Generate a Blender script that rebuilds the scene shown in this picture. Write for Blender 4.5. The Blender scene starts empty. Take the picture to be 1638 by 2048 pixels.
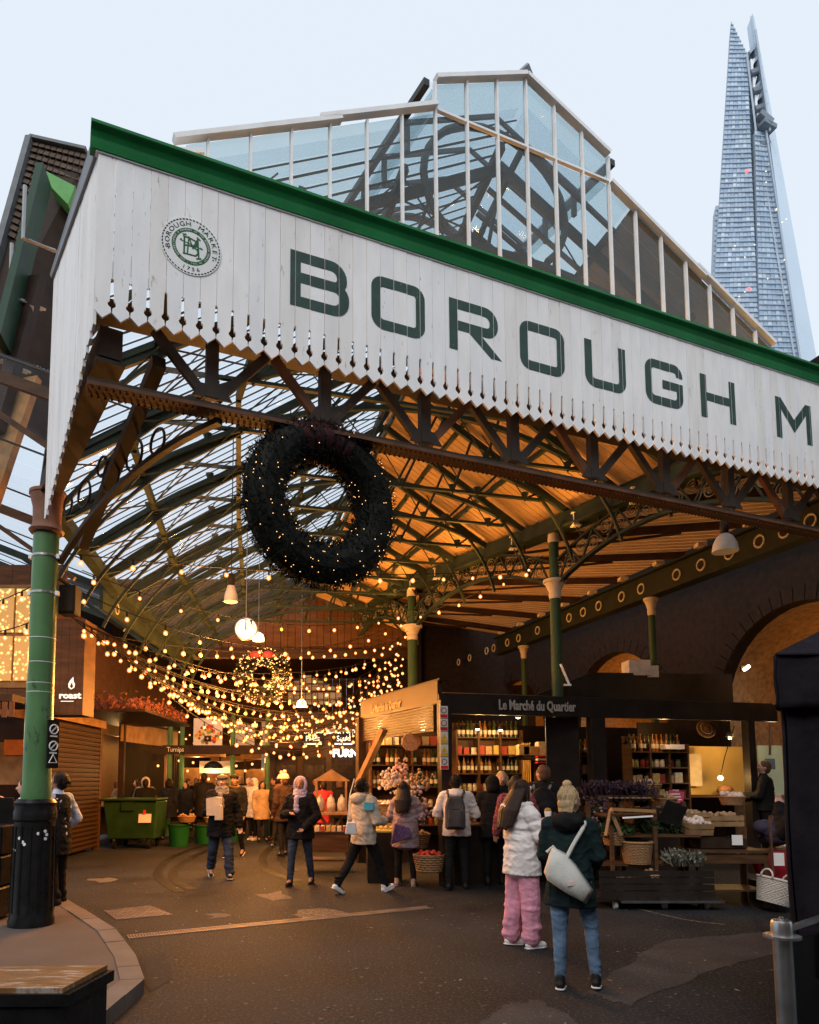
import bpy, bmesh, math, random
from mathutils import Vector, Matrix, Quaternion
random.seed(11)
S = bpy.context.scene
COL = S.collection
rad = math.radians
V = Vector
# ------------------------------------------------------------------ camera
CAMH, FPX, PPX, PPY, PITCH = 1.65, 1400.0, 692.0, 1432.0, 0.0904
cam = bpy.data.objects.new('camera', bpy.data.cameras.new('camera'))
COL.objects.link(cam)
cam.location = (0, 0, CAMH)
cam.rotation_euler = (math.pi / 2 + PITCH, 0, 0)
cam.data.sensor_fit = 'VERTICAL'
cam.data.sensor_height = 36.0
cam.data.lens = FPX / 2048 * 36
cam.data.shift_x = (819 - PPX) / 2048
cam.data.shift_y = (PPY - 1024) / 2048
cam.data.clip_start = 0.05
cam.data.clip_end = 3000
S.camera = cam
# ------------------------------------------------------------------ sky and sun
SUN_EL, SUN_AZ = rad(41), rad(200)      # behind the photographer, a little to the left
wd = bpy.data.worlds.new('World')
S.world = wd
wd.use_nodes = True
nt = wd.node_tree
bg = nt.nodes['Background']
sky = nt.nodes.new('ShaderNodeTexSky')
sky.sky_type = 'NISHITA'
sky.sun_disc = False
sky.sun_elevation = SUN_EL
sky.sun_rotation = SUN_AZ
sky.air_density = 1.0
sky.dust_density = 3.0
sky.ozone_density = 1.5
mx = nt.nodes.new('ShaderNodeMixRGB')
mx.inputs[0].default_value = 0.86
mx.inputs[2].default_value = (9.0, 9.9, 10.9, 1)
nt.links.new(sky.outputs[0], mx.inputs[1])
nt.links.new(mx.outputs[0], bg.inputs[0])
bg.inputs[1].default_value = 0.1
sl = bpy.data.lights.new('sun', 'SUN')
sl.energy = 1.5
sl.angle = rad(35)
sl.color = (1.0, 0.965, 0.95)
sun = bpy.data.objects.new('sun', sl)
COL.objects.link(sun)
sun.location = (-4, -12, 12)
sdir = V((math.sin(SUN_AZ) * math.cos(SUN_EL), math.cos(SUN_AZ) * math.cos(SUN_EL), math.sin(SUN_EL)))
sun.rotation_euler = sdir.to_track_quat('Z', 'Y').to_euler()
S.view_settings.view_transform = 'Standard'
S.view_settings.look = 'None'
S.view_settings.exposure = 0.0
S.view_settings.gamma = 1.0
S.view_settings.use_curve_mapping = False
S.render.engine = 'CYCLES'
S.cycles.use_denoising = True
S.cycles.denoiser = 'OPENIMAGEDENOISE'
S.cycles.denoising_input_passes = 'RGB_ALBEDO_NORMAL'
S.cycles.denoising_prefilter = 'NONE'
S.cycles.max_bounces = 8
S.cycles.transparent_max_bounces = 24
S.cycles.sample_clamp_indirect = 4.0
S.cycles.use_light_tree = True

# ------------------------------------------------------------------ helpers
_F = V((0, math.cos(PITCH), math.sin(PITCH)))
_R = V((1, 0, 0))
_U = V((0, -math.sin(PITCH), math.cos(PITCH)))
EYE = V((0, 0, CAMH))
def _ray(px, py): return _R * ((px - PPX) / FPX) - _U * ((py - PPY) / FPX) + _F
def at_z(px, py, z):
    d = _ray(px, py); return EYE + d * ((z - CAMH) / d.z)
def at_y(px, py, Y):
    d = _ray(px, py); return EYE + d * (Y / d.y)
def on(px, py, P, n):
    d = _ray(px, py); return EYE + d * ((V(P) - EYE).dot(n) / d.dot(n))

ORG = {}
def tag(o, label=None, cat=None, group=None, kind=None):
    if label: o['label'] = label
    if cat: o['category'] = cat
    if group: o['group'] = group
    if kind: o['kind'] = kind
    return o
def thing(name, label, cat, loc=(0, 0, 0), group=None, rz=0.0):
    o = bpy.data.objects.new(name, None)
    o.empty_display_size = 0.1
    COL.objects.link(o)
    o.location = loc
    o.rotation_euler = (0, 0, rz)
    ORG[o.name] = V(loc) if rz == 0.0 else V((0, 0, 0))
    return tag(o, label, cat, group)
def copy_tree(o, parent=None):
    c = o.copy(); COL.objects.link(c)
    if parent: c.parent = parent
    for ch in o.children: copy_tree(ch, c)
    return c
class MB:
    """collects shapes; build() links them as ONE mesh object"""
    def __init__(s): s.v = []; s.f = []
    def add(s, vs, fs):
        n = len(s.v); s.v += [V(p) for p in vs]; s.f += [[i + n for i in f] for f in fs]; return s
    def box(s, c, size, ax=None):
        c = V(c); a = ax or (V((1, 0, 0)), V((0, 1, 0)), V((0, 0, 1)))
        h = [a[i] * (size[i] / 2) for i in range(3)]
        vs = [c + h[0] * x + h[1] * y + h[2] * z for z in (-1, 1) for y in (-1, 1) for x in (-1, 1)]
        return s.add(vs, [(0, 2, 3, 1), (4, 5, 7, 6), (0, 1, 5, 4), (2, 6, 7, 3), (0, 4, 6, 2), (1, 3, 7, 5)])
    def beam(s, p, q, w, h, up=(0, 0, 1)):
        p, q = V(p), V(q); d = q - p; L = d.length
        if L < 1e-6: return s
        d /= L; up = V(up); sd = d.cross(up)
        if sd.length < 1e-4: sd = d.cross(V((1, 0, 0)))
        sd.normalize(); uu = sd.cross(d)
        return s.box((p + q) / 2, (L, w, h), (d, sd, uu))
    def tube(s, pts, r, seg=6, closed=False, caps=True):
        pts = [V(p) for p in pts]; n = len(pts); rr = r if isinstance(r, (list, tuple)) else [r] * n
        rings = []; prev = None
        for i in range(n):
            if closed: d = pts[(i + 1) % n] - pts[i - 1]
            else: d = pts[min(i + 1, n - 1)] - pts[max(i - 1, 0)]
            if d.length < 1e-9: d = V((0, 0, 1))
            d.normalize()
            if prev is None:
                a = d.orthogonal().normalized()
            else:
                a = prev - d * prev.dot(d)
                a = a.normalized() if a.length > 1e-6 else d.orthogonal().normalized()
            prev = a; b = d.cross(a)
            rings.append([pts[i] + (a * math.cos(2 * math.pi * k / seg) + b * math.sin(2 * math.pi * k / seg)) * rr[i] for k in range(seg)])
        vs = [p for R_ in rings for p in R_]; fs = []
        for i in range(n if closed else n - 1):
            j = (i + 1) % n
            for k in range(seg):
                fs.append((i * seg + k, i * seg + (k + 1) % seg, j * seg + (k + 1) % seg, j * seg + k))
        if caps and not closed:
            fs.append(tuple(range(seg - 1, -1, -1))); fs.append(tuple(range((n - 1) * seg, n * seg)))
        return s.add(vs, fs)
    def lathe(s, c, prof, seg=16, ax=None):
        c = V(c); a = ax or (V((1, 0, 0)), V((0, 1, 0)), V((0, 0, 1)))
        vs = []; fs = []
        for (r, z) in prof:
            for k in range(seg):
                t = 2 * math.pi * k / seg
                vs.append(c + a[0] * (r * math.cos(t)) + a[1] * (r * math.sin(t)) + a[2] * z)
        m = len(prof)
        for i in range(m - 1):
            for k in range(seg):
                fs.append((i * seg + k, i * seg + (k + 1) % seg, (i + 1) * seg + (k + 1) % seg, (i + 1) * seg + k))
        fs.append(tuple(range(seg - 1, -1, -1))); fs.append(tuple(range((m - 1) * seg, m * seg)))
        return s.add(vs, fs)
    def prism(s, poly, off):
        n = len(poly); off = V(off)
        vs = [V(p) for p in poly] + [V(p) + off for p in poly]
        fs = [tuple(range(n - 1, -1, -1)), tuple(range(n, 2 * n))]
        for i in range(n): fs.append((i, (i + 1) % n, n + (i + 1) % n, n + i))
        return s.add(vs, fs)
    def sph(s, c, r, seg=10, rings=6, rot=None):
        c = V(c); r = r if isinstance(r, (tuple, list)) else (r, r, r)
        vs = [V((0, 0, -r[2]))]; fs = []
        for i in range(1, rings):
            ph = -math.pi / 2 + math.pi * i / rings
            for k in range(seg):
                t = 2 * math.pi * k / seg
                vs.append(V((r[0] * math.cos(ph) * math.cos(t), r[1] * math.cos(ph) * math.sin(t), r[2] * math.sin(ph))))
        vs.append(V((0, 0, r[2]))); top = len(vs) - 1
        for k in range(seg):
            fs.append((0, 1 + (k + 1) % seg, 1 + k))
            b = 1 + (rings - 2) * seg
            fs.append((top, b + k, b + (k + 1) % seg))
        for i in range(rings - 2):
            for k in range(seg):
                fs.append((1 + i * seg + k, 1 + i * seg + (k + 1) % seg, 1 + (i + 1) * seg + (k + 1) % seg, 1 + (i + 1) * seg + k))
        if rot is not None: vs = [rot @ p for p in vs]
        return s.add([p + c for p in vs], fs)
    def cap(s, p, r0, q, r1, seg=10):
        """closed tapered capsule"""
        p, q = V(p), V(q); d = (q - p)
        if d.length < 1e-6: return s.sph(p, r0)
        d.normalize(); pts = []; rr = []
        for a in (-90, -60, -30, 0): pts.append(p + d * (r0 * math.sin(rad(a)))); rr.append(max(r0 * math.cos(rad(a)), r0 * .06))
        for a in (0, 30, 60, 90): pts.append(q + d * (r1 * math.sin(rad(a)))); rr.append(max(r1 * math.cos(rad(a)), r1 * .06))
        return s.tube(pts, rr, seg)
    def loft(s, rings, seg=18):
        """closed stack of ellipses (z, rx, ry, cx, cy)"""
        vs = []; fs = []
        for (z, rx, ry, cx, cy) in rings:
            for k in range(seg):
                t = 2 * math.pi * k / seg
                vs.append(V((cx + rx * math.cos(t), cy + ry * math.sin(t), z)))
        m = len(rings)
        for i in range(m - 1):
            for k in range(seg):
                fs.append((i * seg + k, i * seg + (k + 1) % seg, (i + 1) * seg + (k + 1) % seg, (i + 1) * seg + k))
        fs.append(tuple(range(seg - 1, -1, -1))); fs.append(tuple(range((m - 1) * seg, m * seg)))
        return s.add(vs, fs)
    def mesh(s, name, org=V((0, 0, 0)), smooth=False):
        me = bpy.data.meshes.new(name)
        me.from_pydata([tuple(p - org) for p in s.v], [], s.f)
        if smooth:
            me.polygons.foreach_set('use_smooth', [True] * len(me.polygons))
        me.update()
        return me
    def build(s, name, m, parent=None, smooth=False, auto=None, fix=False, bevel=0):
        org = ORG.get(parent.name, V((0, 0, 0))) if parent else V((0, 0, 0))
        me = s.mesh(name, org, smooth)
        if fix or bevel:
            bm = bmesh.new(); bm.from_mesh(me)
            if bevel: bmesh.ops.bevel(bm, geom=bm.edges[:], offset=bevel, segments=1, affect='EDGES')
            bmesh.ops.recalc_face_normals(bm, faces=bm.faces); bm.to_mesh(me); bm.free()
        o = link(name, me, m, parent)
        if auto: me.set_sharp_from_angle(angle=rad(auto))
        return o
def link(name, me, m, parent=None):
    o = bpy.data.objects.new(name, me)
    COL.objects.link(o)
    if m is not None and not me.materials: me.materials.append(m)
    if parent:
        o.parent = parent; ORG[o.name] = ORG.get(parent.name, V((0, 0, 0)))
    else: ORG[o.name] = V((0, 0, 0))
    return o
def text(name, s, loc, size, right, up, m, parent=None, sx=1.0, extrude=.002, align='CENTER', off=0.0):
    c = bpy.data.curves.new(name, 'FONT'); c.body = s; c.size = size; c.extrude = extrude
    c.align_x = align; c.align_y = 'CENTER'; c.resolution_u = 2; c.offset = off
    o = bpy.data.objects.new(name, c); COL.objects.link(o)
    c.materials.append(m)
    r = V(right).normalized(); u_ = V(up).normalized(); n = r.cross(u_)
    M = Matrix((r * sx, u_, n)).transposed().to_4x4()
    M.translation = V(loc) - (ORG.get(parent.name, V((0, 0, 0))) if parent else V((0, 0, 0)))
    o.matrix_basis = M
    if parent: o.parent = parent
    return o
def lamp(name, loc, energy, col=(1.0, .46, .14), r=.06, parent=None, kind='POINT', tgt=None, cone=120):
    l = bpy.data.lights.new(name, kind); l.energy = energy; l.color = col; l.shadow_soft_size = r
    if kind == 'SPOT': l.spot_size = rad(cone); l.spot_blend = .7
    o = bpy.data.objects.new(name, l); COL.objects.link(o)
    o.location = V(loc) - (ORG.get(parent.name, V((0, 0, 0))) if parent else V((0, 0, 0)))
    if tgt is not None:
        o.rotation_euler = (V(loc) - V(tgt)).to_track_quat('Z', 'Y').to_euler()
    if parent: o.parent = parent
    return o
# ------------------------------------------------------------------ materials
_M = {}
def mat(name, col, rough=.6, var=.2, scale=6, bump=.15, bscale=40, metal=0., spec=.16, stretch=(1, 1, 1), wear=None, wamt=.5, wscale=9, coat=0.):
    if name in _M: return _M[name]
    m = bpy.data.materials.new(name); m.use_nodes = True; n = m.node_tree; L = n.links
    b = n.nodes['Principled BSDF']
    b.inputs['Roughness'].default_value = rough; b.inputs['Metallic'].default_value = metal
    b.inputs['Specular IOR Level'].default_value = spec
    if coat: b.inputs['Coat Weight'].default_value = coat
    tc = n.nodes.new('ShaderNodeTexCoord'); mp = n.nodes.new('ShaderNodeMapping'); mp.inputs['Scale'].default_value = stretch
    L.new(tc.outputs['Object'], mp.inputs['Vector'])
    nz = n.nodes.new('ShaderNodeTexNoise'); nz.inputs['Scale'].default_value = scale; nz.inputs['Detail'].default_value = 5
    L.new(mp.outputs[0], nz.inputs['Vector'])
    cr = n.nodes.new('ShaderNodeValToRGB')
    cr.color_ramp.elements[0].position = .3; cr.color_ramp.elements[1].position = .7
    cr.color_ramp.elements[0].color = (*[max(0, c * (1 - var)) for c in col], 1)
    cr.color_ramp.elements[1].color = (*[min(1, c * (1 + var)) for c in col], 1)
    L.new(nz.outputs[0], cr.inputs[0])
    out = cr.outputs[0]
    if wear:
        n2 = n.nodes.new('ShaderNodeTexNoise'); n2.inputs['Scale'].default_value = wscale; n2.inputs['Detail'].default_value = 8; n2.inputs['Roughness'].default_value = .7
        L.new(mp.outputs[0], n2.inputs['Vector'])
        r2 = n.nodes.new('ShaderNodeValToRGB'); r2.color_ramp.elements[0].position = 1 - wamt; r2.color_ramp.elements[1].position = min(1, 1 - wamt + .06)
        L.new(n2.outputs[0], r2.inputs[0])
        mm = n.nodes.new('ShaderNodeMixRGB'); mm.inputs[2].default_value = (*wear, 1)
        L.new(r2.outputs[0], mm.inputs[0]); L.new(out, mm.inputs[1]); out = mm.outputs[0]
    L.new(out, b.inputs['Base Color'])
    rr = n.nodes.new('ShaderNodeMapRange'); rr.inputs['To Min'].default_value = max(.05, rough - .12); rr.inputs['To Max'].default_value = min(1, rough + .12)
    L.new(nz.outputs[0], rr.inputs['Value']); L.new(rr.outputs[0], b.inputs['Roughness'])
    if bump:
        n3 = n.nodes.new('ShaderNodeTexNoise'); n3.inputs['Scale'].default_value = bscale; n3.inputs['Detail'].default_value = 4
        L.new(mp.outputs[0], n3.inputs['Vector'])
        bp = n.nodes.new('ShaderNodeBump'); bp.inputs['Strength'].default_value = bump; bp.inputs['Distance'].default_value = .01
        L.new(n3.outputs[0], bp.inputs['Height']); L.new(bp.outputs[0], b.inputs['Normal'])
    _M[name] = m
    return m
def emit(name, col, st, spots=None):
    if name in _M: return _M[name]
    m = bpy.data.materials.new(name); m.use_nodes = True; n = m.node_tree
    b = n.nodes['Principled BSDF']; b.inputs['Base Color'].default_value = (*[c * .5 for c in col], 1)
    b.inputs['Emission Color'].default_value = (*col, 1); b.inputs['Emission Strength'].default_value = st
    b.inputs['Roughness'].default_value = .5
    if spots:
        tc = n.nodes.new('ShaderNodeTexCoord'); vo = n.nodes.new('ShaderNodeTexVoronoi'); vo.inputs['Scale'].default_value = spots
        n.links.new(tc.outputs['Object'], vo.inputs['Vector'])
        r = n.nodes.new('ShaderNodeValToRGB'); r.color_ramp.elements[0].position = .12; r.color_ramp.elements[1].position = .4
        r.color_ramp.elements[0].color = (1, 1, 1, 1); r.color_ramp.elements[1].color = (.10, .10, .10, 1)
        n.links.new(vo.outputs['Distance'], r.inputs[0])
        mu = n.nodes.new('ShaderNodeMath'); mu.operation = 'MULTIPLY'; mu.inputs[1].default_value = st
        n.links.new(r.outputs[0], mu.inputs[0]); n.links.new(mu.outputs[0], b.inputs['Emission Strength'])
    m.cycles.emission_sampling = 'NONE' if not spots else 'AUTO'
    _M[name] = m
    return m
def glassy(name, tint, trans, dif, difcol, rough=.1, refl=1.0):
    """sheet glass with a film of dirt: part clear, part translucent, part mirror"""
    m = bpy.data.materials.new(name); m.use_nodes = True; n = m.node_tree; L = n.links
    n.nodes.remove(n.nodes['Principled BSDF']); o = n.nodes['Material Output']
    t = n.nodes.new('ShaderNodeBsdfTransparent'); t.inputs[0].default_value = (*tint, 1)
    d = n.nodes.new('ShaderNodeBsdfDiffuse'); d.inputs[0].default_value = (*difcol, 1)
    tl = n.nodes.new('ShaderNodeBsdfTranslucent'); tl.inputs[0].default_value = (*difcol, 1)
    a = n.nodes.new('ShaderNodeMixShader'); a.inputs[0].default_value = .5
    L.new(d.outputs[0], a.inputs[1]); L.new(tl.outputs[0], a.inputs[2])
    mixn = n.nodes.new('ShaderNodeMixShader')
    tc = n.nodes.new('ShaderNodeTexCoord'); nz = n.nodes.new('ShaderNodeTexNoise'); nz.inputs['Scale'].default_value = 1.7; nz.inputs['Detail'].default_value = 6
    L.new(tc.outputs['Object'], nz.inputs['Vector'])
    mr = n.nodes.new('ShaderNodeMapRange'); mr.inputs['From Min'].default_value = .3; mr.inputs['From Max'].default_value = .7
    mr.inputs['To Min'].default_value = dif * .6; mr.inputs['To Max'].default_value = min(1, dif * 1.4)
    L.new(nz.outputs[0], mr.inputs['Value']); L.new(mr.outputs[0], mixn.inputs[0])
    L.new(t.outputs[0], mixn.inputs[1]); L.new(a.outputs[0], mixn.inputs[2])
    g = n.nodes.new('ShaderNodeBsdfGlossy'); g.inputs['Roughness'].default_value = rough
    fr = n.nodes.new('ShaderNodeFresnel'); fr.inputs[0].default_value = 1.45
    ge = n.nodes.new('ShaderNodeNewGeometry'); iv = n.nodes.new('ShaderNodeMath'); iv.operation = 'SUBTRACT'; iv.inputs[0].default_value = 1.0
    L.new(ge.outputs['Backfacing'], iv.inputs[1]); ml = n.nodes.new('ShaderNodeMath'); ml.operation = 'MULTIPLY'
    m4 = n.nodes.new('ShaderNodeMath'); m4.operation = 'MULTIPLY'; m4.inputs[1].default_value = refl; L.new(fr.outputs[0], m4.inputs[0])
    L.new(m4.outputs[0], ml.inputs[0]); L.new(iv.outputs[0], ml.inputs[1])
    f = n.nodes.new('ShaderNodeMixShader'); L.new(ml.outputs[0], f.inputs[0])
    L.new(mixn.outputs[0], f.inputs[1]); L.new(g.outputs[0], f.inputs[2]); L.new(f.outputs[0], o.inputs[0])
    return m
WHITE = mat('white_board_paint', (.86, .845, .835), .55, .06, 3, .12, 30, wear=(.50, .46, .41), wamt=.355, wscale=8, stretch=(3, 3, .8))
WHITES = [WHITE, mat('white_board_paint_warm', (.82, .795, .77), .55, .07, 3, .12, 30, wear=(.45, .40, .35), wamt=.39, wscale=7, stretch=(3, 3, .6)), mat('white_board_paint_cool', (.84, .84, .84), .55, .06, 3, .12, 30, wear=(.48, .45, .42), wamt=.37, wscale=10, stretch=(3, 3, .7))]
WHITE2 = mat('white_trim_paint', (.84, .84, .83), .5, .06, 5, .05)
LETTER = mat('letter_paint', (.042, .078, .066), .6, .15, 9, .1, 30, wear=(.6, .59, .56), wamt=.33, wscale=14)
GREEN = mat('green_gutter_paint', (.012, .17, .045), .38, .22, 2.5, .1, 30, wear=(.02, .07, .03), wamt=.33, wscale=3)
GREENC = mat('green_column_paint', (.085, .185, .075), .35, .2, 3, .2, 14, wear=(.045, .075, .04), wamt=.41, wscale=5, coat=.15, stretch=(1, 1, .5))
GREEND = mat('dark_green_column_paint', (.035, .066, .032), .45, .2, 3, .15, 14, wear=(.03, .03, .02), wamt=.4, wscale=6)
IRON = mat('green_iron', (.022, .033, .024), .55, .3, 5, .1, 30, wear=(.07, .04, .02), wamt=.38, wscale=7)
RINGIRON = mat('black_girder_paint', (.012, .016, .012), .6, .3, 5, .1, 30)
DARKIRON = mat('brown_iron', (.035, .026, .02), .6, .3, 5, .1, 30, wear=(.12, .06, .03), wamt=.36, wscale=7)
RUST_LIT = mat('rust_lit_iron', (.10, .046, .026), .7, .3, 6, .2, 40)
STONE = mat('pale_stone', (.48, .42, .34), .7, .15, 6, .15)
BLACKP = mat('black_gloss_paint', (.012, .012, .012), .3, .3, 8, .25, 25, wear=(.10, .09, .08), wamt=.34, wscale=22)
BLACK = mat('matt_black', (.012, .011, .010), .6, .3, 8, .05)
TARMAC = mat('tarmac', (.0215, .0212, .0218), .72, .6, .7, 1.0, 150, spec=.14, wear=(.072, .068, .067), wamt=.46, wscale=40)
PAVE = mat('paving_concrete', (.10, .080, .068), .8, .15, 2, .4, 120, wear=(.13, .105, .09), wamt=.4, wscale=60)
WOODB = mat('brown_wood', (.075, .036, .016), .55, .35, 3, .15, 20, stretch=(1, 1, 6))
WOODD = mat('dark_wood', (.028, .015, .009), .6, .35, 4, .15, 20)
WOODL = mat('light_wood', (.25, .145, .07), .6, .25, 6, .15, 30)
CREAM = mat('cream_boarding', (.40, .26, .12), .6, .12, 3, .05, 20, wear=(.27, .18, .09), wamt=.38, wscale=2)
STEEL = mat('brushed_steel', (.45, .44, .43), .35, .1, 8, .05, 60, metal=1)
BRICKD = mat('dark_brick', (.014, .009, .007), .85, .4, 9, .5, 25)  # one even near-black brick tone
BULB = emit('bulb_glow', (1.0, .33, .055), 1.5)
CORE = emit('filament_glow', (1.0, .76, .44), 6)
LED = emit('fairy_light_glow', (1.0, .55, .20), 2.2)
GLASS_R = glassy('roof_glass', (.93, .955, .975), .8, .03, (.80, .82, .84), .04, .25)
GLASS_G = glassy('gable_glass', (.78, .85, .86), .8, .05, (.50, .56, .58), .03)
BARW = mat('glazing_bar', (.05, .055, .055), .5, .2)
# ================================================================== SETTING: ground
Ux = V((math.cos(.3935), math.sin(.3935), 0)); Wx = V((-.47, .883, 0)); No = V((Ux.y, -Ux.x, 0)); Z = V((0, 0, 1))
C0 = V((-1.87, 4.88, 0))
def FP(t, z, d=0.0): return C0 + Ux * t + No * d + Z * z
g = MB().add([(-400, -60, 0), (400, -60, 0), (400, 700, 0), (-400, 700, 0)], [(0, 1, 2, 3)])
tag(g.build('ground', TARMAC), kind='structure')
# raised pavement round the column, with its kerb stones
KERB = [V((-1.46, 3.9, 0)), V((-1.60, 4.75, 0)), V((-1.56, 5.58, 0)), V((-1.86, 6.35, 0)), V((-2.38, 7.4, 0)), V((-3.15, 8.55, 0)), V((-4.0, 9.8, 0))]
pv = MB()
inner = []
for i, p in enumerate(KERB):
    d = (KERB[min(i + 1, 6)] - KERB[max(i - 1, 0)]).normalized(); inner.append(p + V((-d.y, d.x, 0)) * .18)
pv.prism([V((-9, 3.6, 0))] + inner + [V((-9, 10.6, 0))], (0, 0, .105))
PAV = tag(pv.build('pavement', PAVE, fix=True), kind='structure')
KST = mat('kerb_granite', (.14, .115, .098), .75, .2, 3, .35, 90)
for i in range(6):
    a, b, c, d = KERB[i], KERB[i + 1], inner[i + 1], inner[i]
    n = 2
    for k in range(n):
        f0, f1 = k / n + .006, (k + 1) / n - .006
        m = MB().prism([a.lerp(b, f0), a.lerp(b, f1), d.lerp(c, f1), d.lerp(c, f0)], (0, 0, .115 + random.uniform(-.004, .004)))
        m.build('kerb_stone', KST, PAV, fix=True)
# ground marks
def patch(name, px, m, z=.004, jit=.02, n=3):
    P = [at_z(x, y, 0) for x, y in px]; Q = []
    for i, p in enumerate(P):
        q = P[(i + 1) % len(P)]
        for k in range(n):
            Q.append(p.lerp(q, k / n) + V((random.uniform(-jit, jit), random.uniform(-jit, jit), 0)))
    o = MB().add([p + Z * z for p in Q], [tuple(range(len(Q)))]).build(name, m, fix=True)
    return tag(o, kind='structure')
MARK = mat('worn_road_paint', (.17, .13, .085), .8, .3, 9, .3, 160, wear=(.055, .049, .045), wamt=.52, wscale=26)
MARK2 = mat('worn_pale_patch', (.12, .10, .085), .8, .25, 9, .4, 200, wear=(.055, .049, .045), wamt=.5, wscale=40)
ASPH2 = mat('old_and_skylit_tarmac', (.052, .047, .045), .8, .3, 2, .8, 150, wear=(.105, .095, .090), wamt=.44, wscale=45)  # also the paler tone of the painted sky-lit ground
TYRE = mat('tyre_black', (.010, .009, .009), .55, .3, 5, .3, 200, wear=(.03, .026, .024), wamt=.42, wscale=20)
patch('road_marking', [(515, 1790), (560, 1782), (592, 1797), (545, 1803)], MARK2, jit=.07)
patch('road_marking', [(585, 1822), (650, 1815), (705, 1831), (600, 1836)], MARK, jit=.06)
patch('road_marking', [(415, 1828), (460, 1826), (455, 1836), (420, 1838)], MARK2, jit=.06)
patch('road_marking', [(180, 1758), (235, 1756), (230, 1765), (190, 1766)], MARK2, jit=.08)
patch('tarmac_and_skylit_patch', [(1170, 1985), (1330, 1882), (1560, 1860), (1620, 1895), (1440, 1935), (1260, 2012)], ASPH2, jit=.035, z=.003, n=9)  # sky-lit area between shadows, painted as paler ground
patch('tarmac_and_skylit_patch', [(930, 2075), (1010, 2010), (1075, 1998), (1180, 2060), (1130, 2090)], ASPH2, jit=.035, z=.003, n=9)
patch('tarmac_and_skylit_patch', [(250, 1925), (330, 1905), (345, 1960), (300, 1985)], mat('new_tarmac', (.024, .0215, .021), .8, .3, 2, .8, 150, wear=(.062, .055, .052), wamt=.44, wscale=45), jit=.01, z=.003)
def strip(name, pts, w, m, z=.005):
    P = [at_z(x, y, 0) for x, y in pts]
    # smooth the path
    Q = []
    for i in range(len(P) - 1):
        p0, p1, p2, p3 = P[max(i - 1, 0)], P[i], P[i + 1], P[min(i + 2, len(P) - 1)]
        for k in range(6):
            t = k / 6
            Q.append(.5 * ((2 * p1) + (p2 - p0) * t + (2 * p0 - 5 * p1 + 4 * p2 - p3) * t * t + (3 * p1 - p0 - 3 * p2 + p3) * t ** 3))
    Q.append(P[-1]); vs = []; fs = []
    for i, p in enumerate(Q):
        d = (Q[min(i + 1, len(Q) - 1)] - Q[max(i - 1, 0)]).normalized(); n = V((-d.y, d.x, 0))
        vs += [p + n * w / 2 + Z * z, p - n * w / 2 + Z * z]
        if i: fs.append((2 * i - 2, 2 * i - 1, 2 * i + 1, 2 * i))
    return tag(MB().add(vs, fs).build(name, m), kind='structure')
strip('tyre_mark', [(415, 1688), (350, 1712), (318, 1738), (322, 1760), (360, 1785)], .16, TYRE)
strip('tyre_mark', [(418, 1700), (375, 1720), (348, 1742), (352, 1762), (385, 1780)], .16, TYRE, .006)
strip('tyre_mark', [(548, 1690), (527, 1712), (532, 1736), (560, 1752), (600, 1762)], .17, TYRE)
strip('tyre_mark', [(575, 1690), (562, 1710), (568, 1728), (590, 1742)], .17, TYRE, .006)
strip('tyre_mark', [(1180, 1800), (1260, 1815), (1370, 1840), (1450, 1850)], .05, MARK, .006)
# drain channel: a steel frame with separate grating bars
dr = thing('drain_channel', 'long narrow steel grating drain running across the dark tarmac', 'drain', at_z(430, 1858, 0))
A_, B_ = at_z(255, 1875, 0), at_z(860, 1815, 0)
dd = (B_ - A_).normalized(); dn = V((-dd.y, dd.x, 0))
GRATE = mat('drain_steel', (.20, .16, .13), .55, .3, 5, .3, 80, metal=.4)
for sgn in (-1, 1): MB().beam(A_ + dn * sgn * .075 + Z * .004, B_ + dn * sgn * .075 + Z * .004, .022, .012).build('frame_rail', GRATE, dr)
L_ = (B_ - A_).length; bar = None
for k in range(int(L_ / .03)):
    p = A_ + dd * (k * .03 + .01)
    if bar is None: bar = MB()
    bar.beam(p - dn * .062 + Z * .003, p + dn * .062 + Z * .003, .014, .010)
tag(bar.build('grating_bars', GRATE, dr), kind='stuff')
MB().add([A_ + dn * .064 + Z * .0015, A_ - dn * .064 + Z * .0015, B_ - dn * .064 + Z * .0015, B_ + dn * .064 + Z * .0015], [(0, 1, 2, 3)]).build('channel', BLACK, dr)
# manhole cover of chequer plate
mc = [at_z(x, y, 0) for x, y in ((207, 1822), (300, 1812), (345, 1830), (232, 1840))]
mh = thing('manhole_cover', 'worn rectangular steel inspection cover with raised chequer studs set in the tarmac', 'manhole cover', mc[0])
MB().prism([p + Z * .002 for p in mc], (0, 0, .006)).build('plate', GRATE, mh, fix=True)
st = MB()
for i in range(14):
    for j in range(10):
        a = mc[0].lerp(mc[1], (i + .5) / 14); b = mc[3].lerp(mc[2], (i + .5) / 14); p = a.lerp(b, (j + .5) / 10)
        an = rad(45 if (i + j) % 2 else -45)
        st.box(p + Z * .010, (.05, .014, .006), (V((math.cos(an), math.sin(an), 0)), V((-math.sin(an), math.cos(an), 0)), Z))
tag(st.build('stud', GRATE, mh), kind='stuff')

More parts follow.
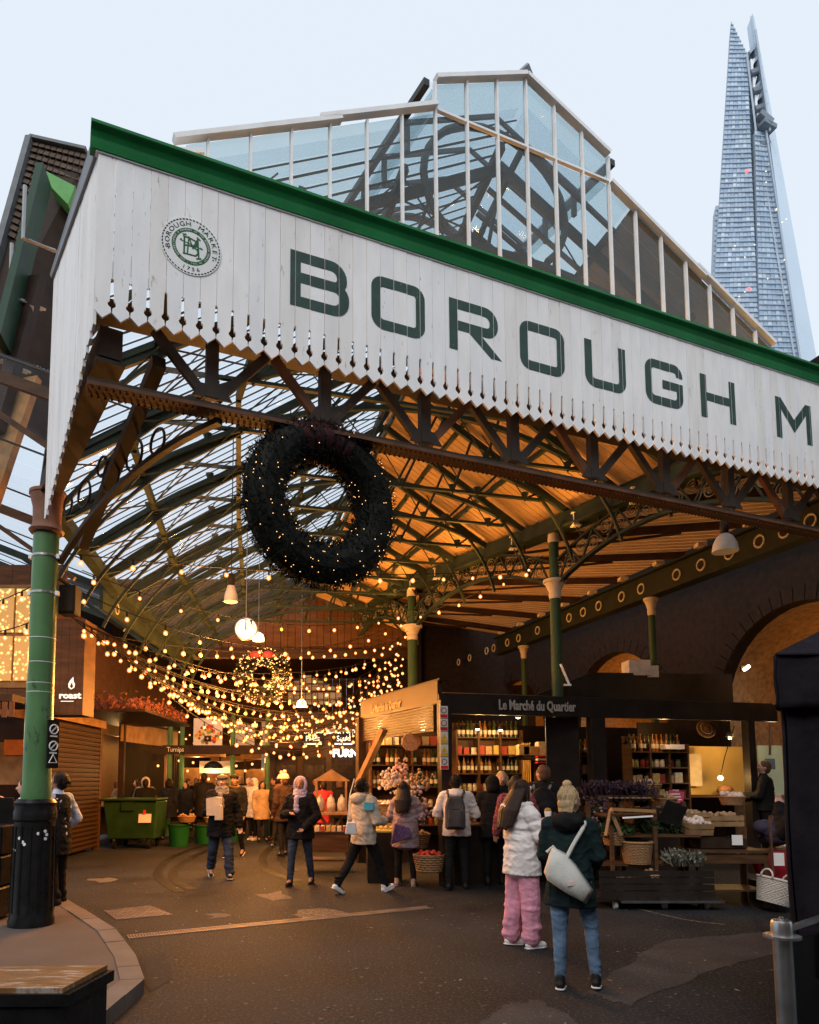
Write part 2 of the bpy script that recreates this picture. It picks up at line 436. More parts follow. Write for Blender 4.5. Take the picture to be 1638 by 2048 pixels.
OB = thing('sky_block_terrace', 'unseen brick terrace added behind the camera to block low sky light', 'building', (0, -10, 0))  # unseen block added behind the camera to cut low sky light
MB().box((0, -13, 5.5), (70, 6, 11)).build('brick_wall', mat('terrace_brick', (.12, .07, .05), .85, .25, 4, .3, 30), OB)
for i in range(16):
    for j in range(3):
        w_ = MB().box((-32 + i * 4.2, -9.99, 2.2 + j * 3.1), (1.6, .08, 1.9)).build('window', WHITE2, OB)
        MB().box((-32 + i * 4.2, -9.94, 2.2 + j * 3.1), (1.4, .04, 1.7)).build('pane', mat('street_window', (.05, .055, .06), .1, .1), w_)
# ================================================================== FASCIA with the market's name
FA = thing('fascia_board', 'long white boarded fascia lettered BOROUGH MARKET under a green gutter', 'fascia', C0 + Z * 5.05)
BW = .1306; ZT = 6.372
def board_poly(hw):
    pts = [(-hw, ZT), (-hw, 5.385)]
    def side(sg):
        q = [(sg * (hw - .0085), 5.385)]
        for a in (60, 30, 0, -30, -60):
            q.append((sg * (hw + .002 - .031 * math.cos(rad(a))), 5.187 + .031 * math.sin(rad(a))))
        q += [(sg * (hw - .005), 5.155), (sg * (hw - .001), 5.118)]
        return q
    return pts + side(-1) + [(0, 5.062)] + side(1)[::-1] + [(hw, 5.385), (hw, ZT)]
NB = 94
bp = board_poly(BW / 2 - .0018)
boards = {}
for k in range(NB):
    t = BW * (k + .5); dz = random.uniform(-.004, .004); dp = random.uniform(-.0015, .0015)
    MB().prism([FP(t + x, z + (dz if z < 5.5 else 0), dp) for x, z in bp], -No * .022).build('board', random.choice(WHITES), FA, fix=True)
def sweep(profile, t0, t1, name, m, parent):
    return MB().prism([FP(t0, z, d) for d, z in profile], Ux * (t1 - t0)).build(name, m, parent, fix=True)
sweep([(-.06, 6.375), (.022, 6.375), (.026, 6.39), (.034, 6.42), (.040, 6.45), (.058, 6.487), (.084, 6.508), (.10, 6.513), (.10, 6.537), (.09, 6.54), (-.06, 6.52)], -.06, NB * BW, 'gutter', GREEN, FA)
sweep([(-.05, 6.365), (.012, 6.365), (.012, 6.3745), (-.05, 6.3745)], -.02, NB * BW, 'cover_strip', WHITE2, FA)
# side boarding (falls away from the corner, raked lower edge)
SD = V((-.557, .8305, 0)); So = V((-.8305, -.557, 0)); SL = 1.62; NS = 17
for k in range(NS):
    a, b = SL * k / NS + .001, SL * (k + 1) / NS - .001
    zb = lambda s: 5.06 - 1.02 * s / SL
    top = 6.372
    P = [C0 + SD * a + Z * top, C0 + SD * a + Z * (zb(b) - .0), C0 + SD * (a + b) / 2 + Z * (zb(b) - .03), C0 + SD * b + Z * zb(b), C0 + SD * b + Z * top]
    MB().prism([p - So * (.003 + random.uniform(0, .003)) for p in P], -So * .022).build('side_board', random.choice(WHITES), FA, fix=True)
MB().prism([C0 + So * .02 + Z * 6.37, C0 + SD * SL + So * .02 + Z * 6.37, C0 + SD * SL + So * .03 + Z * 6.41, C0 + So * .03 + Z * 6.538], -So * .06).build('side_flashing', mat('lead_flashing', (.22, .24, .26), .5, .2), FA, fix=True)
# letters painted across the boards
def stroke(path, th, closed=False):
    """path of (x, y, corner radius) -> quad strip"""
    n = len(path); pts = []
    for i, (x, y, r) in enumerate(path):
        p = V((x, y)); 
        if not closed and i in (0, n - 1): pts.append(p); continue
        a = V(path[i - 1][:2]) - p; b = V(path[(i + 1) % n][:2]) - p
        if r <= 0: pts.append(p); continue
        a.normalize(); b.normalize(); ang = a.angle(b); q = r / math.tan(ang / 2)
        c = p + (a + b).normalized() * (r / math.sin(ang / 2))
        s0, s1 = p + a * q - c, p + b * q - c
        a0 = math.atan2(s0.y, s0.x); da = math.atan2(s1.y, s1.x) - a0
        while da > math.pi: da -= 2 * math.pi
        while da < -math.pi: da += 2 * math.pi
        for k in range(7): pts.append(c + V((math.cos(a0 + da * k / 6), math.sin(a0 + da * k / 6))) * r)
    m = len(pts); L, R_ = [], []
    for i in range(m):
        if closed: d0, d1 = pts[i] - pts[i - 1], pts[(i + 1) % m] - pts[i]
        else: d0 = pts[i] - pts[i - 1] if i else pts[1] - pts[0]; d1 = pts[i + 1] - pts[i] if i < m - 1 else d0
        d0 = d0.normalized(); d1 = d1.normalized(); n0 = V((-d0.y, d0.x)); n1 = V((-d1.y, d1.x)); nn = (n0 + n1)
        nn = nn / max(.5, nn.length_squared) * 2
        L.append(pts[i] + nn * th / 2); R_.append(pts[i] - nn * th / 2)
    quads = []
    for i in range(m if closed else m - 1):
        j = (i + 1) % m; quads.append([L[i], R_[i], R_[j], L[j]])
    return quads
LW, LH, TH = .53, .49, .092
h = TH / 2
x0, x1, y0, y1, ym = h, LW - h, h, LH - h, LH * .53
def poly(*p): return [[V(q) for q in p]]
GLY = {
 'B': lambda: stroke([(x0, 0, 0), (x0, LH, 0)], TH) + stroke([(x0 + h, y1, 0), (x1 - .02, y1, .10), (x1 - .02, ym, .07), (x0 + h, ym, 0)], TH) + stroke([(x1 - .12, ym, 0), (x1, ym, .09), (x1, y0, .10), (x0 + h, y0, 0)], TH),
 'O': lambda: stroke([(x0, y0, .07), (x1, y0, .07), (x1, y1, .07), (x0, y1, .07)], TH, True),
 'R': lambda: stroke([(x0, 0, 0), (x0, LH, 0)], TH) + stroke([(x0 + h, y1, 0), (x1, y1, .10), (x1, ym - .02, .08), (x0 + h, ym - .02, 0)], TH) + poly((.20, ym - .06), (LW - .08, 0 - .0), (LW + .04, 0), (.34, ym - .06)),
 'U': lambda: stroke([(x0, LH, 0), (x0, y0, .08), (x1, y0, .08), (x1, LH, 0)], TH),
 'G': lambda: stroke([(x1, LH * .72, 0), (x1, y1, .08), (x0, y1, .08), (x0, y0, .08), (x1, y0, .08), (x1, ym - .02, 0), (LW * .45, ym - .02, 0)], TH),
 'H': lambda: stroke([(x0, 0, 0), (x0, LH, 0)], TH) + stroke([(x1, 0, 0), (x1, LH, 0)], TH) + stroke([(x0 + h, LH * .5, 0), (x1 - h, LH * .5, 0)], TH),
 'M': lambda: poly((0, 0), (TH, 0), (TH, LH), (0, LH)) + poly((LW + .08 - TH, 0), (LW + .08, 0), (LW + .08, LH), (LW + .08 - TH, LH)) + poly((TH, LH), (TH, LH * .72), (.305, .10), (.305, .26)) + poly((LW + .08 - TH, LH * .72), (LW + .08 - TH, LH), (.305, .26), (.305, .10)),
 'A': lambda: poly((0, 0), (TH, 0), (LW * .58, LH), (LW * .42, LH)) + poly((LW - TH, 0), (LW, 0), (LW * .58, LH), (LW * .50, LH * .8)) + poly((.14, .10), (LW - .14, .10), (LW - .16, .18), (.16, .18)),
 'K': lambda: stroke([(x0, 0, 0), (x0, LH, 0)], TH) + poly((TH, .20), (LW - .1, LH), (LW, LH), (TH, .30)) + poly((.2, .26), (LW - .1, 0), (LW, 0), (.27, .32)),
 'E': lambda: stroke([(x1 + h, y1, 0), (x0, y1, .02), (x0, y0, .02), (x1 + h, y0, 0)], TH) + stroke([(x0 + h, ym, 0), (x1, ym, 0)], TH),
 'T': lambda: stroke([(0, y1, 0), (LW, y1, 0)], TH) + stroke([(LW / 2, 0, 0), (LW / 2, LH - TH, 0)], TH),
}
for ch, t0 in zip('BOROUGHMARKET', (1.522, 2.262, 3.045, 3.823, 4.606, 5.40, 6.19, 7.378, 8.24, 9.02, 9.8, 10.55, 11.3)):
    quads = GLY[ch](); zb = 5.568
    bm = bmesh.new()
    for i, q in enumerate(quads):
        vs = [bm.verts.new((p.x, p.y, .0032 + .00012 * (i % 5))) for p in q]
        try: bm.faces.new(vs)
        except ValueError: pass
    bm.normal_update()
    for f in bm.faces:
        if f.normal.z < 0: f.normal_flip()
    k0 = int(t0 / BW)
    for k in range(k0, k0 + 7):
        xj = k * BW - t0
        for e in (-.0028, .0028):
            bmesh.ops.bisect_plane(bm, geom=bm.verts[:] + bm.edges[:] + bm.faces[:], plane_co=(xj + e, 0, 0), plane_no=(1, 0, 0))
        dead = [f for f in bm.faces if abs(f.calc_center_median().x - xj) < .0028]
        bmesh.ops.delete(bm, geom=dead, context='FACES')
    me = bpy.data.meshes.new('letter')
    org = ORG[FA.name]
    for v in bm.verts:
        v.co = FP(t0 + v.co.x, zb + v.co.y, v.co.z) - org
    bm.to_mesh(me); bm.free()
    link('letter', me, LETTER, FA)
# round emblem
EC_T, EC_Z, ER = .706, 5.818, .236
EM = MB().lathe(FP(EC_T, EC_Z, .003), [(ER, 0), (ER, .004)], 64, (Ux, Z, No)).build('emblem', mat('emblem_white', (.78, .78, .76), .5, .04, 4, .03), FA)
EG = mat('emblem_green', (.028, .115, .05), .55, .15)
ED = mat('emblem_dark', (.02, .05, .04), .55, .15)
def ep(r, a, d): return FP(EC_T + r * math.cos(a), EC_Z + r * math.sin(a), d)
ds = MB()
for k in range(52):
    a0 = 2 * math.pi * k / 52; a1 = a0 + 2 * math.pi / 52 * .62
    ds.add([ep(.218, a0, .0085), ep(.228, a0 + .02, .0085), ep(.228, a1 + .02, .0085), ep(.218, a1, .0085)], [(0, 3, 2, 1)])
ds.build('dashed_ring', ED, EM)
rg = MB()
for k in range(72):
    a0, a1 = 2 * math.pi * k / 72, 2 * math.pi * (k + 1) / 72
    rg.add([ep(.122, a0, .0083), ep(.152, a0, .0083), ep(.152, a1, .0083), ep(.122, a1, .0083)], [(0, 1, 2, 3)])
rg.build('green_ring', EG, EM)
def arc_text(s, r, a_mid, span, size, m, d, flip=False, sx=1.0):
    n = len(s)
    for i, c in enumerate(s):
        if c == ' ': continue
        f = (i + .5) / n - .5
        a = a_mid - f * span * (-1 if flip else 1)
        rv = Ux * math.sin(a) - Z * math.cos(a); uv = Ux * math.cos(a) + Z * math.sin(a)
        if flip: rv, uv = -rv, -uv
        text('emblem_text', c, ep(r, a, d), size, rv, uv, m, EM, sx, .0004)
arc_text('BOROUGH MARKET', .184, math.pi / 2, rad(222), .052, ED, .009, sx=1.25)
arc_text('1756', .188, -math.pi / 2, rad(46), .042, ED, .009, True, sx=1.2)
for a in (rad(200), rad(-20)): MB().lathe(ep(.184, a, .008), [(.006, 0), (.006, .001)], 8, (Ux, Z, No)).build('emblem_dot', ED, EM)
arc_text('THE REFURBISHMENT & RENEWAL OF THE BOROUGH MARKET IN 2001 * ', .137, rad(70), rad(360), .021, mat('emblem_pale', (.75, .75, .73), .5, .05), .0092)
mg = MB()
def es(x, y, d): return FP(EC_T + x, EC_Z + y, d)
def estroke(pts, th, d):
    for q in stroke([(x, y, .0) for x, y in pts], th):
        mg.add([es(p.x, p.y, d) for p in q], [(3, 2, 1, 0)])
estroke([(-.055, -.07), (-.055, .075)], .013, .0085)
estroke([(-.065, .07), (-.02, .07), (.03, .055), (.045, .03), (.03, .008), (-.05, .0)], .012, .0087)
estroke([(.0, .004), (.045, -.012), (.055, -.04), (.035, -.068), (-.065, -.07)], .012, .0089)
estroke([(-.03, -.06), (-.02, .08)], .010, .0091)
estroke([(-.02, .075), (.012, -.01), (.048, .075)], .010, .0093)
estroke([(.048, .075), (.06, -.085)], .012, .0095)
estroke([(-.09, .035), (.09, .0)], .006, .0097)
estroke([(-.09, .035), (-.075, .045)], .006, .0099); estroke([(.09, .0), (.07, .012)], .006, .0099)
estroke([(.04, .09), (.07, .07)], .010, .0101); estroke([(.04, -.09), (.08, -.08)], .010, .0101); estroke([(-.07, .085), (-.04, .09)], .01, .0101)
mg.build('monogram', EG, EM)

# ================================================================== MARKET HALL (roof, trusses, glazed gable)
HALL = thing('market_hall', 'Victorian iron market hall with glazed gable and part glass part boarded roof', 'market hall', (0, 10, 0))
ST = [  # left eave, ridge, right eave
    (V((-2.22, 5.54, 6.75)), V((2.04, 7.31, 9.28)), V((5.95, 8.93, 7.15))),
    (V((-3.72, 8.3, 5.25)), V((1.35, 9.75, 8.75)), V((4.75, 10.4, 6.45))),
    (V((-3.87, 11.4, 4.95)), V((.55, 12.5, 8.0)), V((3.15, 13.1, 6.3))),
    (V((-3.87, 14.6, 4.95)), V((-.25, 15.3, 7.2)), V((1.75, 15.7, 6.2))),
    (V((-3.84, 18.0, 4.95)), V((-.94, 18.0, 6.5)), V((1.75, 18.0, 5.4)))]
def stn(s):
    i = min(int(s), 3); f = s - i
    return [ST[i][k].lerp(ST[i + 1][k], f) for k in range(3)]
def roofp(s, side, f, dz=0.0):
    L, A, R_ = stn(s); return A.lerp(L if side < 0 else R_, f) + Z * dz
def spaced(n):
    """station values evenly spaced along the ridge"""
    return [4 * k / n for k in range(n + 1)]
NG = 84
ss = spaced(NG)
for k in range(NG):
    a, b = ss[k] + .003, ss[k + 1] - .003
    MB().prism([roofp(a, -1, .02), roofp(b, -1, .02), roofp(b, -1, 1.0), roofp(a, -1, 1.0)], (0, 0, .008)).build('roof_pane', GLASS_R, HALL, fix=True)
gb = MB()
for k in range(1, NG):
    gb.beam(roofp(ss[k], -1, .01, -.02), roofp(ss[k], -1, 1.0, -.02), .010 if k % 2 else .022, .014)
gb.build('glazing_bars', BARW, HALL)
NP = 110
sp = spaced(NP)
for k in range(NP):
    a, b = sp[k] + .002, sp[k + 1] - .002; j = random.uniform(-.004, .004)
    f0 = .36 if sp[k] < .62 else .015
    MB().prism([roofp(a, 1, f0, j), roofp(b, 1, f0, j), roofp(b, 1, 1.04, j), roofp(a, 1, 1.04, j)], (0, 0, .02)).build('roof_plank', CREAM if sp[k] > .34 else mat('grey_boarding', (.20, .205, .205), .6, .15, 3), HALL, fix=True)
for k in range(5):   # rooflight above the boarding near the gable
    a, b = .62 * k / 5, .62 * (k + 1) / 5 - .01
    MB().prism([roofp(a, 1, .0), roofp(b, 1, .0), roofp(b, 1, .35), roofp(a, 1, .35)], (0, 0, .01)).build('roof_pane', GLASS_R, HALL, fix=True)
    MB().beam(roofp(b, 1, .0, -.02), roofp(b, 1, .36, -.02), .04, .05).build('glazing_bar', BARW, HALL)
for side, fs in ((-1, (.03, .3, .55, .8, 1.0)), (1, (.03, .34, .67, 1.0))):
    for f in fs:
        m = MB()
        for k in range(16):
            m.beam(roofp(max(k / 4, .12), side, f, -.10), roofp((k + 1) / 4, side, f, -.08), .075 if side < 0 else .05, .11 if side < 0 else .085)
        m.build('purlin', IRON, HALL)
xr = MB()
fs_ = (.03, .3, .55, .8, 1.0)
for k in range(12):
    for f0_, f1_ in zip(fs_[:-1], fs_[1:]):
        xr.tube([roofp(.2 + k * .31, -1, f0_, -.22), roofp(.2 + (k + 1) * .31, -1, f1_, -.12)], .012, 5); xr.tube([roofp(.2 + (k + 1) * .31, -1, f0_, -.12), roofp(.2 + k * .31, -1, f1_, -.22)], .012, 5)
tag(xr.build('wind_brace', IRON, HALL), kind='stuff')
def qarc(p, q, r, n=18):
    """quadratic arc p -> q passing q at the middle"""
    c = q * 2 - (p + r) * .5; o = []
    for i in range(n + 1):
        t = i / n; o.append(p * (1 - t) ** 2 + c * 2 * t * (1 - t) + r * t * t)
    return o
for s in (.22, .55, .88, 1.2, 1.52, 1.84, 2.16, 2.48, 2.8, 3.12, 3.44, 3.76):
    L, A, R_ = stn(s)
    T = MB()
    T.beam(L - Z * .15, A - Z * .15, .06, .11); T.beam(A - Z * .15, R_ - Z * .15, .06, .11)
    tr = T.build('roof_truss', IRON, HALL)
    pl, pr = L - Z * .12, R_ - Z * .12
    mid = (pl + pr) * .5; hgt = A.z - mid.z
    apex = mid + Z * hgt * .50
    arc = qarc(pl, apex, pr)
    m = MB()
    for i in range(18): m.beam(arc[i], arc[i + 1], .07, .07)
    m.build('arch_rib', IRON, tr)
    f0, f1 = .15, .93
    tz = mid.z + hgt * .30
    ties = [V((q_.x, q_.y, tz)) for q_ in (pl.lerp(pr, f) for f in (f0, .5, f1))]
    MB().beam(ties[0], ties[2], .06, .045).build('tie_bar', IRON, tr)
    m = MB(); ro = MB()
    for i in range(1, 10):
        f = i / 10
        pa = arc[int(round(f * 18))]
        if .15 < f < .93 and pa.z > tz: pa = V((pa.x, pa.y, tz))
        top = (L.lerp(A, f * 2) if f < .5 else A.lerp(R_, f * 2 - 1)) - Z * .2
        if (top - pa).length > .12: MB().beam(pa, top, .035, .035, Ux).tube([pa - Z * .05, pa + Z * .1], [.012, .07], 6).build('strut', IRON, tr)
        if i % 2: ro.tube([pa, arc[min(18, int(round((f + .1) * 18)))] + Z * .7 if f < .5 else arc[max(0, int(round((f - .1) * 18)))] + Z * .7], .010, 5)
    tag(ro.build('brace_rod', IRON, tr), kind='stuff')
    # knee braces down to the eaves
    for e, sg in ((L, -1), (R_, 1)):
        m = MB()
        inn = e + (A - e) * .30
        kn = qarc(e - Z * .95, e.lerp(inn, .35) - Z * .45, inn - Z * .12, 8)
        for i in range(8): m.beam(kn[i], kn[i + 1], .045, .045)
        m.build('knee_brace', IRON, tr)
# far gable screen
L, A, R_ = stn(4.0)
NF = 30
for k in range(NF):
    f0, f1 = k / NF + .001, (k + 1) / NF - .001
    pf = lambda f: (L.lerp(A, f * 2) if f < .5 else A.lerp(R_, f * 2 - 1))
    p, q = pf(f0), pf(f1)
    MB().prism([V((p.x, 18.05, 5.0)), V((q.x, 18.05, 5.0)), V((q.x, 18.05, q.z)), V((p.x, 18.05, p.z))], (0, .03, 0)).build('gable_board', WOODB, HALL, fix=True)
MB().beam((-3.9, 18.0, 4.9), (1.8, 18.0, 4.9), .16, .22).build('gable_beam', WOODD, HALL)

# front truss just behind the fascia
FT = MB(); FL_ = MB()
zc, zt = 4.62, 5.2
def FQ(t, z, d=-.22): return FP(t, z, d)
FL_.beam(FQ(-.02, zc), FQ(12.2, zc), .18, .03); FT.beam(FQ(-.02, zc + .045), FQ(12.2, zc + .045), .03, .07)
ft = FT.build('front_truss', DARKIRON, HALL); FL_.build('bottom_flange', RUST_LIT, ft)  # flange's rust tone also carries orange lamp light painted on its underside
nodes = [.93 + .985 * k for k in range(12)]
for i, t in enumerate(nodes):
    m = MB()
    m.beam(FQ(t, zc + .11), FQ(t, zt), .10, .07, No)
    m.build('post', DARKIRON, ft)
    for sg in (-1, 1):
        MB().beam(FQ(t + sg * .05, zc + .12), FQ(t + sg * .46, zt), .075, .05, No).build('diagonal', DARKIRON if (i + sg) % 3 else RUST_LIT, ft)
    MB().prism([FQ(t - .17, zc + .10, -.19), FQ(t + .17, zc + .10, -.19), FQ(t + .09, zc + .22, -.19), FQ(t - .09, zc + .22, -.19)], -No * .012).build('gusset', DARKIRON, ft, fix=True)
rv = MB()
for k in range(240):
    for d in (-.155, -.285): rv.sph(FQ(.02 + k * .05, zc - .026, d), .011, 5, 4)
tag(rv.build('rivet', DARKIRON, ft), kind='stuff')
MB().beam(FQ(-.02, zt + .06), FQ(12.2, zt + .06), .2, .1).build('top_chord', DARKIRON, ft)
# corner beam over the column
COLX = V((-3.36, 7.66, 0))
cb0, cb1 = C0 + Ux * .16 + Wx * .16, COLX
MB().beam(cb0 + Z * 4.98, cb1 + Wx * .1 + Z * 4.98, .17, .24).build('corner_beam', WOODD, HALL)
MB().beam(cb0 + Z * 4.83, cb1 + Wx * .1 + Z * 4.84, .22, .03).build('beam_flange', DARKIRON, HALL)
MB().beam(FQ(.52, 5.0, -.3), COLX + Ux * .38 + Z * 4.32, .11, .10).build('corner_strut', DARKIRON, HALL)
# scrolled bracket from the column to the front truss
bk = MB()
ar = qarc(COLX + Ux * .15 + Z * 4.1, COLX.lerp(FQ(.9, 0), .55) + Z * 4.45, FQ(1.0, 4.56), 12)
for i in range(12): bk.beam(ar[i], ar[i + 1], .06, .05)
br = bk.build('scroll_bracket', DARKIRON, HALL)
pd = (FQ(.9, 0) - COLX).normalized()
for f, r, dz in ((.28, .14, .30), (.46, .17, .22), (.60, .15, .20), (.73, .12, .16), (.40, .10, .42), (.16, .10, .42)):
    c = COLX.lerp(FQ(.95, 0), f) + Z * (ar[int(f * 12)].z + dz)
    MB().tube([c + pd * r * math.cos(k * math.pi / 9) + Z * r * math.sin(k * math.pi / 9) for k in range(18)], .014, 5, True).build('scroll', DARKIRON, br)

# glazed gable and its lantern
GP = C0 + Wx * .75
def GG(t, z, d=0): return GP + Ux * t + No * d + Z * z
TM = [.83 + .4 * k - .012 for k in range(20)]
def ztop(t):
    if t < 3.43: return 8.738 - (3.43 - t) * .51
    if t < 4.615: return 9.085 + (t - 3.43) * .452
    if t < 5.80: return 9.085 + (5.80 - t) * .452
    return 8.725 - (t - 5.80) * .51
GL = MB().beam(GG(.4, 6.30), GG(8.9, 6.30), .08, .08).build('gable_lantern', WHITE2, HALL)
ts = [.82, 1.03, 1.43, 1.83, 2.23, 2.63, 3.03, 3.43, 3.825, 4.22, 4.615, 5.01, 5.405, 5.80, 6.2, 6.6, 7.0, 7.4, 7.8, 8.2, 8.44]
for a, b in zip(ts[:-1], ts[1:]):
    e = 1e-4
    segs = [(6.3, ztop(a + e), ztop(b - e))]
    if 3.42 < a < 5.79: segs = [(6.3, 8.75, 8.75), (8.775, ztop(a + e), ztop(b - e))]
    for z0, za, zb_ in segs:
        MB().prism([GG(a + .014, z0), GG(b - .014, z0), GG(b - .014, zb_ - .02), GG(a + .014, za - .02)], -No * .008).build('gable_pane', GLASS_G, GL, fix=True)
for t in ts:
    z = max(ztop(t - 1e-4), ztop(t + 1e-4)) if abs(t - 3.43) < .01 or abs(t - 5.8) < .01 else ztop(t)
    if t in (.82, 8.44): continue
    MB().beam(GG(t, 6.3, .01), GG(t, z - .01, .01), .022, .05, No).build('mullion', WHITE2, GL)
MB().beam(GG(3.44, 8.7625, .012), GG(5.79, 8.7625, .012), .04, .026).build('transom', WHITE2, GL)
def capb(t0, t1, lift=.02):
    MB().beam(GG(t0, ztop(t0 + 1e-4) + lift, .03), GG(t1, ztop(t1 - 1e-4) + lift, .03), .09, .045).build('coping', WHITE2, GL)
capb(.72, 2.34); capb(2.12, 3.43, .055); capb(3.43, 4.615); capb(4.615, 5.80); capb(5.80, 7.3); capb(7.15, 8.52, .05)
MB().beam(GG(.45, 7.13, .03), GG(.98, 7.33, .03), .09, .05).build('coping', WHITE2, GL)
MB().tube([GG(4.52, 9.62, .03), GG(4.615, 9.72, .03), GG(4.71, 9.62, .03)], [.03, .06, .03], 6).build('finial', mat('lead_flashing', (.22, .24, .26)), GL)
# lantern sides and roof running back
for t, sg in ((3.43, -1), (5.80, 1)):
    for k in range(8):
        p, q = GG(t, 8.76) + Wx * (.05 + k * .5), GG(t, 8.76) + Wx * (.05 + k * .5 + .47)
        MB().prism([p, q, q + Z * .30, p + Z * .30], Ux * .012).build('lantern_louvre', GLASS_G, GL, fix=True)
        MB().beam(q + Wx * .015 - Z * .02, q + Wx * .015 + Z * .33, .05, .05, Wx).build('lantern_post', BARW, GL)
    top = GG(4.615, 9.645); ev = GG(t + sg * .09, 9.06)
    for k in range(8):
        p, q = Wx * (.02 + k * .5), Wx * (.02 + k * .5 + .485)
        MB().prism([ev + p, ev + q, top + q, top + p], Z * .012).build('lantern_pane', GLASS_R, GL, fix=True)
        MB().beam(ev + q + Wx * .008 - Z * .02, top + q + Wx * .008 - Z * .02, .03, .05).build('lantern_bar', BARW, GL)
    MB().beam(ev + Z * .0, ev + Wx * 4.0, .07, .08).build('lantern_gutter', BARW, GL)
rib = MB()
for o in (.5, 2.0):
    c = GG(4.615, 8.55) + Wx * o
    rib.tube([c + Ux * 1.0 * math.cos(k * math.pi / 16) + Z * .85 * math.sin(k * math.pi / 16) for k in range(-4, 21)], .045, 6)
rib.build('lantern_rib', IRON, GL)

# arcade of columns on the right with scrolled spandrels
AR0, AR1 = V((3.70, 12.15, 0)), V((1.52, 15.83, 0)); ad = (AR0 - AR1).normalized(); ARF = AR0 + ad * 4.28
ARE = V((.1, 18.6, 0))
ARC = thing('arcade_beam', 'green iron valley beam with scrolled spandrels above the tall green columns', 'beam', AR0 + Z * 5.2)
m = MB()
PTS = [ARF + ad * 2, ARF, AR0, AR1, ARE]
for a, b in zip(PTS[:-1], PTS[1:]):
    m.beam(a + Z * 6.15, b + Z * 6.15, .30, .22); m.beam(a + Z * 6.02, b + Z * 6.02, .36, .03)
m.build('eaves_beam', IRON, ARC)
m = MB(); m2 = MB(); m3 = MB()
SCR = mat('scroll_iron', (.13, .125, .09), .5, .3, 6, .1, 30)
for a, b in zip(PTS[1:-1], PTS[2:]):
    d = (b - a).normalized(); Ln = (b - a).length
    ap = qarc(a + d * .1 + Z * 5.10, a.lerp(b, .5) + Z * 5.66, b - d * .1 + Z * 5.10, 16)
    for i in range(16): m.beam(ap[i], ap[i + 1], .10, .05)
    ap2 = [p + Z * .42 for p in ap]
    for i in range(16): m.beam(ap2[i], ap2[i + 1], .06, .04)
    for i in range(0, 16, 2):
        m2.beam(ap[i], ap2[i + 1], .03, .03, d.cross(Z)); m2.beam(ap2[i + 1], ap[i + 2], .03, .03, d.cross(Z))
        for sgn, base, off in ((1, ap[i + 1], .17), (-1, ap2[min(i + 2, 16)], -.15)):
            c = base + Z * off; sp_ = []
            for k in range(26):
                an = k * .52; r = .125 * (1 - k / 30)
                sp_.append(c + d * sgn * r * math.cos(an) + Z * r * math.sin(an))
            m3.tube(sp_, .011, 4)
            m3.tube([c + d * sgn * .12, c + d * sgn * .16 - Z * .08 * sgn, c + d * sgn * .24 - Z * .10 * sgn], .010, 4)
m.build('spandrel_arch', IRON, ARC); m2.build('lattice', IRON, ARC); m3.build('scrollwork', SCR, ARC)
def column(name, label, p, zcap, ztop_, r=.16, capm=STONE, base=None, group=None, post=True):
    T = thing(name, label, 'column', p, group)
    z0 = base or 0.0
    MB().lathe(p, [(r * 1.5, z0), (r * 1.5, z0 + .25), (r * 1.18, z0 + .32), (r * 1.08, z0 + .5), (r * .92, zcap - .34)], 18).build('shaft', GREEND, T, auto=40)
    MB().lathe(p, [(r * .98, zcap - .339), (r * 1.1, zcap - .26), (r * 1.0, zcap - .22), (r * 1.7, zcap - .06), (r * 2.0, zcap - .05), (r * 2.0, zcap)], 18).build('capital', capm, T, auto=40)
    if post:
        MB().lathe(p, [(r * .85, zcap + .001), (r * .85, ztop_ - .17)], 14).build('upper_post', GREEND, T, auto=40)
        MB().lathe(p, [(r * .9, ztop_ - .169), (r * 1.05, ztop_ - .16), (r * .95, ztop_)], 14).build('post_head', STONE, T, auto=40)
    return T
column('iron_column', 'tall green iron column with pale capital rising behind the dark shop sign', AR0, 5.17, 6.02, .10)
column('iron_column', 'green iron column with pale capital at the end of the string lights', AR1, 5.17, 6.02, .115)
# floodlights clamped to the arcade
fl = mat('floodlight_housing', (.62, .58, .50), .5, .1)
nf = 0
for px, py in ((1282, 992), (1162, 1040), (1037, 1087), (882, 1148), (832, 1168)):
    n = V((ad.y, -ad.x, 0)); p = on(px, py, AR0, n) - V((.1, .02, 0))
    dsc = ['nearest to the front', 'above the tall green column', 'over the first scrolled span', 'beyond the hanging bulbs', 'at the far end of the span'][nf]
    T = thing('floodlight', 'pale box floodlight clamped to the arcade beam, ' + dsc, 'floodlight', p, 'floodlights along the arcade beam')
    MB().box(p, (.10, .09, .20)).build('housing', fl, T, bevel=.008)
    MB().box(p + V((0, 0, .11)), (.15, .13, .02)).build('cap', fl, T); MB().box(p - V((0, 0, .11)), (.15, .13, .02)).build('foot', fl, T)
    MB().beam(p - V((0, 0, .11)), p + V((.1, .03, -.25)), .02, .02).build('bracket', IRON, T)
    nf += 1

# right aisle: ring girder, its columns, lean-to roof, brick viaduct
RG0, RG1 = V((5.95, 13.4, 0)), V((4.70, 18.3, 0)); rd = (RG0 - RG1).normalized(); rn = V((rd.y, -rd.x, 0))
RGT = thing('ring_girder', 'dark green plate girder pierced by a row of small pale rings', 'girder', RG0 + Z * 5.2)
ra, rb = RG0 + rd * 8.5, RG1 - rd * 1.5
MB().beam(ra + Z * 5.42, rb + Z * 5.42, .05, .44).build('web_plate', RINGIRON, RGT)
MB().beam(ra + Z * 5.66, rb + Z * 5.66, .26, .035).build('top_flange', RINGIRON, RGT)
MB().beam(ra + Z * 5.185, rb + Z * 5.185, .26, .025).build('bottom_flange', RINGIRON, RGT)
RINGM = mat('pale_ring_paint', (.42, .38, .27), .5, .2)
cn = rn if rn.dot(V((0, 0, 0)) - RG0) > 0 else -rn
